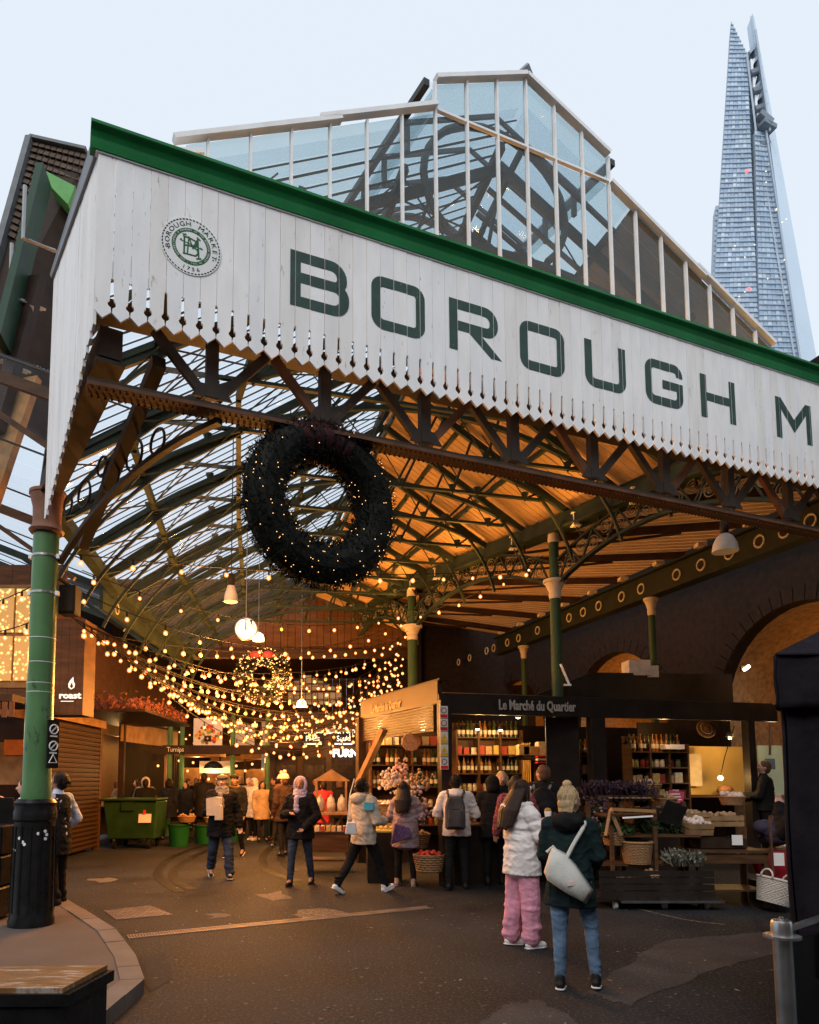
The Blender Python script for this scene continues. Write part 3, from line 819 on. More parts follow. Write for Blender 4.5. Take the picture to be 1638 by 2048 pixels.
for px, py in ((1620, 1028), (1568, 1049.5), (1518, 1071), (1458, 1097), (1401.6, 1122), (1353, 1147.6), (1282, 1176.5), (1243, 1188), (1197, 1203), (1166, 1214.6), (1138, 1227), (1075, 1260), (1037, 1274), (1014.6, 1280.5), (987, 1288.5), (973, 1293), (939, 1307), (917, 1319)):
    p = on(px, py, RG0 + cn * .035, rn); p.z = 5.42
    MB().tube([p + rd * .095 * math.cos(k * math.pi / 8) + Z * .095 * math.sin(k * math.pi / 8) for k in range(16)], .018, 6, True).build('ring', RINGM, RGT)
    MB().lathe(p - cn * .006, [(.08, 0), (.08, .004)], 14, (rd, Z, cn)).build('ring_hole', BLACK, RGT)
for k in range(14):
    p = ra.lerp(rb, (k + .5) / 14) + cn * .14
    MB().box(p + Z * 5.72, (.16, .16, .07)).build('bracket_block', STONE, RGT)
for p, ds_ in ((RG0, 'nearer of the two under the ring girder'), (RG1, 'farther of the two under the ring girder')):
    column('slim_column', 'slim dark green column with flared pale capital, ' + ds_, p, 5.17, 5.4, .07, post=False, group='columns under the ring girder')
AIS = thing('aisle_roof', 'low boarded lean-to roof over the side aisle, lit orange', 'roof', AR0 + Z * 6)
NA = 80
for k in range(NA):
    f0, f1 = k / NA + .001, (k + 1) / NA - .001
    e0, e1 = ARF + ad * 1.0, ARE
    # the valley line bends at the second column
    def av(f):
        a = e0 + (AR1 - e0) * (f / .62) if f < .62 else AR1 + (ARE - AR1) * ((f - .62) / .38)
        return a + Z * 6.22
    def rv_(f): return ra.lerp(rb, f) + Z * 5.80
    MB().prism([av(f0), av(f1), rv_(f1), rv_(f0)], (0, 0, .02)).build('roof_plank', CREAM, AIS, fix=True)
for k in range(9):
    f = (k + .5) / 9
    m = MB(); a, b = av(f) - Z * .10, rv_(f) - Z * .07
    m.beam(a, b, .07, .12); m.beam(a - Z * .25, b.lerp(a, .3) - Z * .08, .04, .04); m.beam(a - Z * .25, a, .04, .04)
    m.build('rafter', WOODD, AIS)
# brick viaduct with lit arches
VW0, VW1 = V((8.03, 12.3, 0)), V((5.35, 22.3, 0)); vd = (VW1 - VW0).normalized(); vn = V((-vd.y, vd.x, 0))
if vn.dot(-VW0) < 0: vn = -vn
VI = thing('brick_viaduct', 'dark brick railway viaduct wall with round arches glowing orange inside', 'viaduct', VW0)
cen = [0.0, 5.2, 10.3]; RA = 1.85; ZSP = 4.8 - RA
def vp(s, z, d=0): return VW0 + vd * s + vn * d + Z * z
for i, c in enumerate(cen):
    arcp = [(c + RA * math.cos(math.pi * k / 20), ZSP + RA * math.sin(math.pi * k / 20)) for k in range(21)]
    l, r = (c - 2.6, c + 2.6) if i else (c - 6, c + 2.6)
    r = r if i < 2 else c + 4
    poly_ = [(l, 0), (c - RA, 0)] + arcp[::-1] + [(c + RA, 0), (r, 0), (r, 9), (l, 9)]
    MB().prism([vp(s, z) for s, z in poly_], -vn * .25).build('arch_wall', BRICKD, VI, fix=True)
    vv = MB()
    prof = [(c - RA, 0)] + arcp[::-1] + [(c + RA, 0)]
    for (s0, z0), (s1, z1) in zip(prof[:-1], prof[1:]):
        vv.add([vp(s0, z0, -.25), vp(s1, z1, -.25), vp(s1, z1, -5), vp(s0, z0, -5)], [(0, 1, 2, 3)])
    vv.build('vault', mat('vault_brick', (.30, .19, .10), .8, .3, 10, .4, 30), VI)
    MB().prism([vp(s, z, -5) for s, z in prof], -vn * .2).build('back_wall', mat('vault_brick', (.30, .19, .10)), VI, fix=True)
    # voussoirs round the arch
    for k in range(26):
        a0, a1 = math.pi * k / 26 + .006, math.pi * (k + 1) / 26 - .006
        q = [vp(c + rr * math.cos(a), ZSP + rr * math.sin(a), .0) for rr, a in ((RA + .01, a0), (RA + .01, a1), (RA + .3, a1), (RA + .3, a0))]
        MB().prism(q, vn * .03).build('brick', BRICKD, VI, fix=True)
    lm = thing('vault_lamp', 'warm bulkhead lamp inside the viaduct arch, ' + ['nearest arch behind the tent', 'middle arch behind the pale box', 'farthest arch above the shop sign'][i], 'lamp', vp(c, 3.9, -1.6), 'lamps inside the arches')
    MB().sph(vp(c, 3.9, -1.6), (.07, .07, .05)).build('globe', emit('vault_glow', (1, .6, .25), 4), lm)
    lamp('lamp_light', vp(c, 3.75, -1.6), (24, 60, 55)[i], (1, .38, .07), .15, lm)
# ================================================================== left column on the pavement
CP = V((-3.37, 7.66, 0))
T = thing('market_column', 'stout green column on a black fluted pedestal at the pavement corner', 'column', CP + Z * .1)
MB().lathe(CP, [(.235, .10), (.235, .16), (.22, .20), (.205, 1.20), (.222, 1.22), (.222, 1.30), (.205, 1.36), (.215, 1.40), (.19, 1.44)], 28).build('pedestal', BLACKP, T, auto=35)
for k in range(14):
    a = 2 * math.pi * k / 14; d = V((math.cos(a), math.sin(a), 0))
    MB().beam(CP + d * .214 + Z * .25, CP + d * .206 + Z * 1.15, .022, .022, d).build('fluting', BLACKP, T)
MB().lathe(CP, [(.155, 1.44), (.158, 1.5), (.148, 1.6), (.136, 4.40)], 28).build('shaft', GREENC, T, auto=35)
MB().lathe(CP, [(.17, 4.401), (.19, 4.43), (.165, 4.47), (.15, 4.52), (.155, 4.7), (.19, 4.84), (.20, 4.845), (.20, 4.88)], 20).build('capital', mat('red_brown_capital', (.23, .11, .07), .6, .25, 6, .2, 30), T, auto=35)
for zz in (4.12, 3.70):
    MB().lathe(CP, [(.145, zz), (.145, zz + .025)], 24).build('strap', STEEL, T)
    for sg in (-1, 1): MB().box(CP + V((sg * .155, -.02, zz + .012)), (.035, .05, .05)).build('strap_bolt', WHITE2, T)
for zz in (3.2, 2.93, 2.70, 2.60): MB().lathe(CP, [(.1445, zz), (.1445, zz + .006)], 24).build('cable_tie', WHITE2, T)
for k in range(9):
    a = rad(random.uniform(200, 330)); zz = random.uniform(.9, 1.15)
    MB().lathe(CP + V((math.cos(a) * .209, math.sin(a) * .209, zz)), [(.018, 0), (.016, .006)], 8, (V((-math.sin(a), math.cos(a), 0)), Z, V((math.cos(a), math.sin(a), 0)))).build('sticker', WHITE2, T)
T = thing('notice_board', 'narrow black notice board with white prohibition symbols fixed to the green column', 'sign', CP + V((.17, -.08, 1.8)))
ax = (V((.5, .866, 0)), V((.866, -.5, 0)), Z)
pc = CP + V((.20, -.10, 2.03))
MB().box(pc, (.14, .02, .52), ax).build('board', BLACK, T)
nn = V((.866, -.5, 0)); rr_ = V((.5, .866, 0))
for k, zz in enumerate((.16, -.02)):
    c = pc + nn * .014 + Z * zz
    MB().tube([c + rr_ * .05 * math.cos(a * math.pi / 8) + Z * .05 * math.sin(a * math.pi / 8) for a in range(16)], .008, 5, True).build('symbol_ring', WHITE2, T)
    MB().beam(c - rr_ * .035 - Z * .035, c + rr_ * .035 + Z * .035, .012, .006, nn).build('symbol_bar', WHITE2, T)
    MB().box(c - Z * .075, (.09, .004, .016), ax).build('symbol_line', WHITE2, T)
c = pc + nn * .014 - Z * .17
MB().tube([c + Z * .06, c - rr_ * .05 - Z * .03, c + rr_ * .05 - Z * .03], .008, 5, True).build('symbol_triangle', WHITE2, T)
T = thing('loudspeaker', 'dark box loudspeaker fixed beside the green column', 'loudspeaker', (-3.22, 8.0, 3.55))
MB().box((-3.22, 8.0, 3.72), (.2, .2, .34)).build('cabinet', DARKIRON, T, bevel=.012)
MB().box((-3.22, 7.893, 3.72), (.16, .01, .29)).build('grille', mat('speaker_grille', (.06, .04, .03), .8), T)
MB().beam((-3.22, 8.0, 3.9), (-3.30, 7.75, 3.95), .03, .03).build('bracket', IRON, T)
# black planter with timber top at the lower left
T = thing('planter_plinth', 'black plinth with worn varnished timber top at the kerb', 'plinth', (-1.6, 3.0, 0))
pp = [at_z(x, y, .82) for x, y in ((215, 1939), (125, 1987), (-10, 1987), (-120, 1975), (-160, 1945))]
MB().prism(pp, (0, 0, .02)).build('top', mat('worn_varnish', (.20, .10, .04), .5, .35, 4, .1, 40, stretch=(2, 9, 1), wear=(.36, .30, .25), wamt=.44, wscale=4), T, fix=True)
q = [p + (p - V((-1.95, 3.15, .82))).normalized() * .03 for p in pp]
MB().prism([p - Z * .001 for p in q], (0, 0, -.045)).build('rim', BLACKP, T, fix=True)
MB().prism([p.lerp(V((-1.95, 3.15, .82)), .0) - Z * .05 for p in pp], (0, 0, -.67)).build('body', BLACKP, T, fix=True)

# ================================================================== wreath
def needles(mb, c, r, rtube, n, ax, ln=.07):
    for _ in range(n):
        a = random.uniform(0, 2 * math.pi); b = random.uniform(0, 2 * math.pi); q = random.uniform(.65, 1.06)
        e = ax[0] * math.cos(a) + ax[1] * math.sin(a)
        nrm = e * math.cos(b) + ax[2] * math.sin(b)
        p = c + e * r + nrm * rtube * q
        d = (nrm + V((random.gauss(0, .6), random.gauss(0, .6), random.gauss(0, .6)))).normalized() * ln * random.uniform(.6, 1.3)
        s = d.orthogonal().normalized() * ln * .16
        mb.add([p - s, p + s, p + d], [(0, 1, 2)])
NEED = mat('fir_needles', (.009, .010, .007), .7, .5, 3, 0)
wc = on(642, 1008, FP(0, 0, -.30), No); R1, R2 = .745, .345
WX = V((math.cos(.52), math.sin(.52), 0)); WN = V((WX.y, -WX.x, 0))
T = thing('christmas_wreath', 'huge dark fir wreath dotted with tiny lights hanging under the canopy', 'wreath', wc)
wr, wt = (R1 + R2) / 2, (R1 - R2) / 2
TM_ = MB()
TM_.tube([wc + (WX * math.cos(k * math.pi / 24) + Z * math.sin(k * math.pi / 24)) * wr for k in range(48)], wt * .86, 12, True)
TM_.build('frame_core', NEED, T)
m = MB(); needles(m, wc, wr, wt * .96, 15000, (WX, Z, WN), .042)
tag(m.build('fir_foliage', NEED, T), kind='stuff')
m = MB()
for _ in range(170):
    a = random.uniform(0, 2 * math.pi); b = random.uniform(.1, math.pi - .1)
    if math.sin(a) > .6 and abs(math.cos(a)) < .75 and random.random() < .8: continue
    e = WX * math.cos(a) + Z * math.sin(a)
    m.sph(wc + e * (wr + wt * 1.02 * math.cos(b)) + WN * wt * 1.02 * math.sin(b), .0040, 5, 4)
tag(m.build('fairy_lights', LED, T), kind='stuff')
BOW = mat('dark_red_ribbon', (.028, .004, .005), .6, .4, 9, .3, 30)
for k in range(5):
    a0 = rad(64 + k * 11); a1 = a0 + rad(8)
    q = [wc + (WX * math.cos(a0 + (a1 - a0) * j / 4) + Z * math.sin(a0 + (a1 - a0) * j / 4)) * wr for j in range(5)]
    MB().tube(q, wt * .90, 14).build('ribbon_wrap', BOW, T, smooth=True)
for sg in (-1, 1): MB().tube([wc + WX * sg * .3 + Z * .72, V((0, 0, 0)) + FP((wc - C0).dot(Ux) + sg * .3, 4.84, -.22)], .006, 4).build('hanging_wire', DARKIRON, T)

# hanging lit wreath, clock, globe lamps far inside
def hang(p, z1, r=.008): return MB().tube([p, V((p.x, p.y, z1))], r, 4)
wc2 = at_y(525, 1352, 14.2)
T = thing('lit_wreath', 'small hanging wreath thick with fairy lights and a red bow, deep in the hall', 'wreath', wc2)
m = MB(); needles(m, wc2, .40, .17, 1500, (V((1, 0, 0)), Z, V((0, -1, 0))), .08); tag(m.build('fir_foliage', NEED, T), kind='stuff')
m = MB()
for _ in range(330):
    a = random.uniform(0, 6.283); b = random.uniform(0, 6.283); e = V((math.cos(a), 0, math.sin(a)))
    m.sph(wc2 + e * (.40 + .19 * math.cos(b)) + V((0, -.19 * math.sin(b), 0)), .011, 4, 3)
tag(m.build('fairy_lights', LED, T), kind='stuff')
RED = mat('red_ribbon', (.30, .015, .02), .5, .2, 6)
for sg in (-1, 1): MB().sph(wc2 + V((sg * .13, -.18, .42)), (.12, .05, .07), 8, 6).build('bow_loop', RED, T, smooth=True)
hang(wc2 + Z * .5, 7.0).build('hanging_wire', DARKIRON, T)
p = at_y(492, 1258, 12.5)
T = thing('hanging_clock', 'round white station clock on a thin rod showing twelve', 'clock', p)
ax = (V((1, 0, 0)), Z, V((0, -1, 0)))
MB().lathe(p, [(.205, -.05), (.215, 0), (.205, .012)], 32, ax).build('case', STEEL, T)
MB().lathe(p + V((0, -.013, 0)), [(.19, 0), (.19, .004)], 32, ax).build('face', emit('clock_face', (.95, .93, .86), .95), T)
for k in range(12):
    a = k * math.pi / 6; d = V((math.sin(a), 0, math.cos(a)))
    MB().beam(p + d * .145 + V((0, -.021, 0)), p + d * .175 + V((0, -.021, 0)), .004, .012, V((0, 1, 0)).cross(d)).build('hour_mark', BLACK, T)
MB().beam(p - Z * .03 + V((0, -.025, 0)), p + Z * .165 + V((0, -.025, 0)), .012, .004, V((0, 1, 0))).build('minute_hand', BLACK, T)
MB().beam(p - Z * .02 + V((0, -.031, 0)), p + Z * .11 + V((0, -.031, 0)), .018, .004, V((0, 1, 0))).build('hour_hand', BLACK, T)
hang(p + Z * .2, 7.9, .01).build('rod', STEEL, T)
GLOBE = emit('globe_glow', (1, .82, .55), 3.5)
for i, (x, y, Y, r, d) in enumerate(((517, 1276, 13.6, .115, 'just right of the hanging clock'), (603, 1409, 17, .13, 'low over the far end of the hall'))):
    p = at_y(x, y, Y)
    T = thing('globe_lamp', 'lit dome pendant lamp ' + d, 'lamp', p, 'lit dome pendants')
    MB().lathe(p, [(r, -.06), (r * .98, 0), (r * .8, r * .6), (r * .3, r * .95), (.02, r)], 14).build('shade', GLOBE, T, smooth=True)
    hang(p + Z * r, 6.8).build('rod', STEEL, T)
    lamp('lamp_light', p - Z * .12, 18, (1, .6, .28), .08, T)
DOME = mat('enamel_dome', (.52, .49, .44), .4, .15, 5)
for x, y, Y, r, d in ((1450, 1088, 8.6, .155, 'hanging in front of the ring girder'), (462, 1190, 9.6, .10, 'hanging above the string lights left of the wreath')):
    p = at_y(x, y, Y)
    T = thing('pendant_lamp', 'unlit bell shaped enamel pendant lamp ' + d, 'lamp', p, 'unlit pendant lamps')
    MB().lathe(p, [(r, -.10), (r * .98, -.08), (r * .9, 0), (r * .62, .09), (.05, .13)], 18).build('shade', DOME, T, auto=50)
    MB().lathe(p, [(.045, .13), (.055, .2), (.045, .30)], 12).build('housing', DARKIRON, T, smooth=True)
    hang(p + Z * .3, 6.6, .009).build('rod', DARKIRON, T)

# ================================================================== string lights
_n = BULB.node_tree; _mx = _n.nodes.new('ShaderNodeMixShader'); _tr = _n.nodes.new('ShaderNodeBsdfTransparent'); _mx.inputs[0].default_value = .6
_n.links.new(_tr.outputs[0], _mx.inputs[1]); _n.links.new(_n.nodes['Principled BSDF'].outputs[0], _mx.inputs[2]); _n.links.new(_mx.outputs[0], _n.nodes['Material Output'].inputs[0])
def bulb_mesh():
    m = MB(); m.lathe((0, 0, 0), [(.008, -.066), (.026, -.053), (.031, -.036), (.026, -.016), (.012, -.002)], 8)
    n0 = len(m.f); m.sph((0, 0, -.034), (.0155, .0155, .018), 7, 5)
    me = m.mesh('bulb', smooth=True); me.materials.append(BULB); me.materials.append(CORE)
    for i, p in enumerate(me.polygons): p.material_index = 1 if i >= n0 else 0
    return me
BME = bulb_mesh()
CORD = mat('black_cord', (.015, .012, .010), .6, .1)
NBULB = 0
def string_light(a, b, sag, gap, label, light=0.0, big=1.0):
    global NBULB
    a, b = V(a), V(b); L = (b - a).length; n = max(3, int(L / gap))
    T = thing('string_light', label, 'string light', a, 'festoon lights strung across the hall')
    f = lambda t: a.lerp(b, t) - Z * sag * 4 * t * (1 - t)
    m = MB(); m.tube([f(k / 16) for k in range(17)], .007, 4)
    ph = random.uniform(.2, .8)
    for k in range(n):
        t = (k + ph) / n; p = f(t) - Z * .02
        m.tube([p + Z * .02, p - Z * .045], .014, 5)
        o = bpy.data.objects.new('bulb', BME); COL.objects.link(o); o.parent = T; o.location = p - Z * .045 - a
        o.scale = (random.uniform(.8, 1.18),) * 3; NBULB += 1
    m.build('cord', CORD, T)
    if light:
        for t in (.24, .46): lamp('bulb_light', f(t) - Z * .16, light, (1, .39, .078), .10, T)
RB = V((1.38, 15.6, 0))
NST = 26
for i in range(NST):
    f = i / (NST - 1)
    a = V((-3.35, 8.3, 3.62)).lerp(V((-3.75, 16.8, 3.7)), f ** 1.1)
    b = V((1.40, 15.6, 5.0)).lerp(V((1.3, 17.7, 3.7)), f)
    b.z = 5.0 - 1.5 * ((i * 7) % NST) / NST
    txt = ['lowest, nearest the green column', 'second from the green column'][i] if i < 2 else 'one of many strands from the left eaves'
    string_light(a, b, (.95, 1.45, .55, 1.2, .3, 1.35, .75, 1.5)[i % 8], .35, 'bulb string sagging to the far column, ' + txt, 104.0 if i % 2 == 0 else 0)
string_light((-3.3, 7.95, 4.28), (3.45, 12.0, 5.35), .18, .60, 'sparse high bulb string passing behind the big wreath', 26)
string_light((-3.55, 9.2, 4.45), (1.5, 15.6, 5.5), .55, .72, 'sparse bulb string just above the hanging clock', 34)
string_light((-3.4, 8.4, 4.0), (1.45, 15.4, 5.3), .75, .66, 'sparse bulb string sweeping below the hanging clock', 30)
string_light((1.5, 15.5, 5.35), (3.5, 12.1, 5.6), .15, .62, 'short bulb string along the scrolled arcade beam', 22)
string_light((-6.2, 9.4, 3.9), (-3.5, 7.9, 3.5), .25, .38, 'short bulb string behind the green column on the left', 45)
string_light((-6.4, 10.2, 4.2), (-3.6, 8.3, 4.1), .2, .42, 'upper short bulb string behind the green column on the left', 0)

# ================================================================== left side buildings
BR = thing('restaurant_front', 'timber clad restaurant upper storey with gold lit windows and roast sign', 'building', (-5.5, 11, 2.7))
for k in range(14):
    x0_ = -8.6 + k * .29
    MB().box((x0_ + .14, 11.15, 4.95), (.285, .08, .35)).build('cladding_board', WOODB, BR)
    MB().box((x0_ + .14, 11.15, 2.98), (.285, .08, .30)).build('cladding_board', WOODB, BR)
GOLD = emit('gold_fairy_window', (1.0, .58, .16), 2.4, 14)
FRM = mat('window_frame', (.20, .12, .05), .5, .2)
for wx in (-8.2, -7.1, -6.0):
    wf = MB().box((wx + .5, 11.12, 3.95), (1.08, .06, 1.68)).build('window', FRM, BR)
    for i in range(3):
        for j in range(2):
            MB().box((wx + .16 + .34 * i, 11.075, 3.58 + .78 * j), (.30, .03, .72)).build('pane', GOLD, wf)
MB().box((-4.90, 11.15, 3.95), (.14, .1, 2.2)).build('corner_post', WOODB, BR)
for k in range(5):
    MB().box((-4.76 + k * .125, 11.35, 3.45), (.122, .5, 1.55)).build('pier_board', WOODB, BR)
SIGNW = emit('sign_white', (1, .93, .82), .9)
text('sign_lettering', 'roast', (-4.40, 11.08, 2.98), .145, (1, 0, 0), Z, SIGNW, BR, 1.15, .01, off=.004)
MB().box((-4.44, 11.08, 2.89), (.20, .012, .012)).build('sign_underline', SIGNW, BR)
flm = MB()
fl_pts = [(-.005, 0), (.045, .03), (.055, .085), (.03, .13), (.025, .20), (-.02, .15), (-.05, .09), (-.045, .03)]
MB().prism([V((-4.38 + x, 11.085, 3.08 + z)) for x, z in fl_pts], (0, -.012, 0)).build('flame_logo', SIGNW, BR, fix=True)
MB().prism([V((-4.375 + x * .42, 11.07, 3.10 + z * .45)) for x, z in fl_pts], (0, -.006, 0)).build('flame_hole', WOODB, BR, fix=True)
# canopy, chipboard and counters below it
CA = thing('shop_canopy', 'dark canopy with a ragged lit fringe below the gold windows', 'canopy', (-6, 10.6, 2.8))
MB().box((-7.0, 10.4, 2.80), (4.6, 1.2, .10)).build('roof', WOODD, CA)
for k in range(46): MB().box((-9.2 + k * .1, 9.79, 2.66 - random.uniform(0, .05)), (.07, .02, .22)).build('fringe_strip', RUST_LIT, CA)
SH = thing('street_stall', 'chipboard fronted stall under the dark canopy behind the column', 'stall', (-6, 10.8, 0))
MB().box((-6.2, 11.0, 1.9), (2.6, .06, .66)).build('back_panel', WOODL, SH)
MB().box((-6.2, 10.6, .50), (2.6, .7, .9)).build('counter', BLACK, SH)
MB().box((-6.2, 10.55, .97), (2.7, .8, .04)).build('counter_top', WOODD, SH)
MB().box((-5.62, 10.95, 2.0), (.22, .02, .36)).build('menu', WHITE2, SH)
MB().box((-5.2, 10.96, 2.15), (.30, .02, .24)).build('orange_notice', mat('orange_card', (.55, .16, .04), .6), SH)
lamp('stall_light', (-6.0, 10.2, 2.55), 14, (1, .55, .2), .1, SH)
AB = thing('chalkboard', 'blackboard with looping gold script leaning beside the column pedestal', 'chalkboard', (-4.2, 8.3, .1))
axb = (V((1, 0, 0)), V((0, .97, .22)), V((0, -.22, .97)))
MB().box((-4.22, 8.4, .95), (.62, .03, 1.0), axb).build('board', BLACK, AB)
GLD = mat('gold_chalk', (.55, .33, .13), .6)
for k, zz in enumerate((1.28, 1.08, .84)):
    pts = []
    for i in range(30):
        t = i / 29; pts.append(V((-4.46 + .5 * t + .04 * math.sin(i * 1.3 + k), 8.37 - (zz - .95) * -.227, zz + .07 * math.sin(i * .95 + k * 2) * (1 - .3 * t))))
    MB().tube(pts, .009, 4).build('script_line', GLD, AB)
BK = thing('black_crate_stack', 'dark stacked crates standing behind the column pedestal', 'crates', (-3.95, 8.15, .1))
for k in range(3): MB().box((-4.0, 8.0, .30 + k * .34), (.42, .4, .32)).build('crate', BLACKP, BK, bevel=.015)
# left aisle glass and arcade
LA = thing('left_aisle_roof', 'glass aisle roof sloping away left above the shops', 'roof', (-5, 12, 5.2))
for k in range(44):
    s0, s1 = .55 + 3.45 * k / 44, .55 + 3.45 * (k + 1) / 44
    a, b = stn(s0)[0], stn(s1 - .004)[0]
    MB().prism([a, b, b + V((-4.2, .4, 1.75)), a + V((-4.2, .4, 1.75))], (0, 0, .008)).build('roof_pane', GLASS_R, LA, fix=True)
    if k % 4 == 0: MB().beam(a - Z * .02, a + V((-4.2, .4, 1.73)), .024, .02).build('glazing_bar', BARW, LA)
m = MB()
for k in range(12): m.beam(stn(1 + k / 4)[0] - Z * .12, stn(1 + (k + 1) / 4)[0] - Z * .12, .16, .18)
m.build('eaves_beam', IRON, LA)
for k in range(5):
    a = stn(.6 + k * .8)[0]
    m = MB(); m.beam(a - Z * .1, a + V((-4.2, .4, 1.6)), .07, .12); m.beam(a - Z * .7, a + V((-2.0, .2, .70)), .06, .06); m.build('rafter', WOODB if k < 2 else IRON, LA)
LR = thing('left_ring_girder', 'dark girder with pale rings above the left hand shops', 'girder', (-4.1, 13, 4.6))
MB().beam((-4.1, 11.5, 4.66), (-4.0, 18, 4.66), .06, .34).build('web_plate', IRON, LR)
for k in range(10):
    p = V((-4.065, 12.2 + .6 * k, 4.66))
    MB().tube([p + V((0, .09 * math.cos(a * math.pi / 7), .09 * math.sin(a * math.pi / 7))) for a in range(14)], .016, 5, True).build('ring', RINGM, LR)
# shutter shop
SS = thing('shuttered_shop', 'closed shop with brown roller shutter of narrow slats', 'shop', (-5.9, 15, 0))
x_ = -5.88
sme = None
for k in range(27):
    z_ = .12 + k * .102
    if sme is None:
        mm = MB().box((0, 0, 0), (.06, 3.2, .086)); mm.v = [v for v in mm.v]; sme = mm.mesh('slat')
        sme.materials.append(mat('shutter_slat', (.055, .030, .016), .5, .15, 3, .05, metal=.2))
        bm = bmesh.new(); bm.from_mesh(sme); bmesh.ops.bevel(bm, geom=[e for e in bm.edges if abs((e.verts[0].co - e.verts[1].co).y) > 1], offset=.026, segments=2, affect='EDGES'); bm.to_mesh(sme); bm.free()
    o = bpy.data.objects.new('slat', sme); COL.objects.link(o); o.parent = SS; o.location = V((x_, 15.1, z_)) - ORG[SS.name]
MB().box((x_ - .05, 16.78, 1.5), (.14, .16, 3.0)).build('door_jamb', WOODB, SS)
MB().box((x_ - .05, 13.42, 1.5), (.14, .16, 3.0)).build('door_jamb', WOODB, SS)
MB().box((x_ - .02, 15.1, 3.02), (.20, 3.6, .30)).build('signboard', mat('gilt_board', (.30, .17, .07), .5, .3, 4), SS)
MB().box((-6.6, 15.1, 1.6), (1.2, 3.3, 3.1)).build('shop_body', WOODD, SS)
# long side wall behind, with a rust red hedge on top of the kiosks
WL = thing('side_wall', 'brown timber upper wall along the left side of the hall', 'wall', (-6.1, 15, 3))
for k in range(34): MB().box((-6.15, 11.6 + k * .37, 4.1), (.06, .365, 2.6)).build('board', WOODB, WL)
HG = MB()
for _ in range(2600):
    p = V((random.uniform(-6.0, -4.2), random.uniform(14.5, 18.6), 3.15 + abs(random.gauss(0, .13)))); d = V((random.gauss(0, 1), random.gauss(0, 1), random.gauss(0, 1))).normalized() * .05
    s_ = d.orthogonal().normalized() * .03; HG.add([p - s_, p + d, p + s_, p - d], [(0, 1, 2, 3)])
tag(HG.build('trailing_foliage', mat('rust_leaves', (.16, .05, .025), .7, .5, 3, 0)), 'mass of rusty red trailing foliage on top of the left kiosks', 'foliage', kind='stuff')
MB_ = MB().box((-5.1, 16.5, 3.08), (1.9, 4.2, .06)).build('kiosk_roof', WOODD); tag(MB_, 'flat dark kiosk roof carrying rusty foliage', 'roof')

# open kiosk behind the bin
KI = thing('market_kiosk', 'open timber kiosk with lettered sandwich board fascia behind the green bin', 'kiosk', (-5.5, 19, 0))
for (x, y) in ((-5.72, 17.9), (-5.35, 21.6), (-6.9, 17.9), (-6.9, 21.6)): MB().beam((x, y, 0), (x, y, 3.1), .14, .14, (1, 0, 0)).build('post', WOODD, KI)
MB().prism([V((-5.74, 17.8, 2.62)), V((-5.30, 21.8, 2.62)), V((-5.30, 21.8, 3.12)), V((-5.74, 17.8, 3.12))], (.06, 0, 0)).build('fascia', mat('lit_kiosk_board', (.36, .21, .09), .5, .35, 3), KI, fix=True)
MB().prism([V((-5.76, 17.75, 3.12)), V((-5.26, 21.85, 3.12)), V((-7.0, 21.85, 3.12)), V((-7.0, 17.75, 3.12))], (0, 0, .07)).build('roof', WOODD, KI, fix=True)
MB().box((-6.3, 19.8, .98), (1.2, 3.4, .06)).build('counter', WOODL, KI)
MB().box((-6.9, 19.7, 1.6), (.05, 3.7, 3.0)).build('back_wall', WOODB, KI)
MB().box((-5.42, 21.2, 1.75), (.05, .35, 1.6)).build('door_frame', mat('pink_wood', (.42, .24, .16), .6), KI)
lamp('kiosk_light', (-6.2, 19.2, 2.5), 48, (1, .55, .2), .1, KI)
# green wheeled bin
GB = thing('wheeled_bin', 'large dark green four wheeled market bin with white notice', 'bin', (-5.15, 17.1, 0))
BING = mat('bin_plastic', (.02, .055, .016), .45, .25, 3, .1, 20, wear=(.012, .028, .012), wamt=.38, wscale=4)
bx0, bx1 = -5.80, -4.52
MB().prism([V((bx0 + .10, 16.95, .22)), V((bx1 - .06, 16.95, .22)), V((bx1 + .02, 16.82, 1.14)), V((bx0, 16.82, 1.14))], (0, .95, 0)).build('body', BING, GB, fix=True, bevel=.03)
MB().box(((bx0 + bx1) / 2, 17.25, 1.17), (1.36, 1.05, .06)).build('rim', BING, GB, bevel=.02)
MB().box((-5.2, 16.82, 1.02), (.3, .06, .22)).build('pocket', mat('bin_dark', (.015, .04, .015), .5), GB)
MB().box((-4.80, 16.868, .82), (.30, .012, .40), (V((1, 0, 0)), V((0, .99, -.14)), V((0, .14, .99)))).build('notice', mat('paper', (.75, .70, .66), .6, .05), GB)
MB().box((-4.81, 16.850, .90), (.07, .006, .16), (V((1, 0, 0)), V((0, .99, -.14)), V((0, .14, .99)))).build('notice_mark', mat('red_ink', (.6, .03, .03), .6), GB)
for k in range(3): MB().box((-4.80, 16.872 - .006 * k, .76 - .03 * k), (.16 - .03 * k, .006, .012)).build('notice_line', mat('red_ink', (.6, .03, .03)), GB)
for (x, y) in ((bx0 + .25, 16.98), (bx1 - .2, 16.98), (bx0 + .3, 17.7), (bx1 - .2, 17.7)):
    w = MB().lathe((x, y, .10), [(.06, -.03), (.10, -.03), (.10, .03), (.06, .03)], 16, (V((0, 1, 0)), Z, V((1, 0, 0)))).build('wheel', BLACK, GB, auto=40)
    MB().beam((x, y, .2), (x, y, .10), .08, .03, (1, 0, 0)).build('castor_fork', STEEL, w)
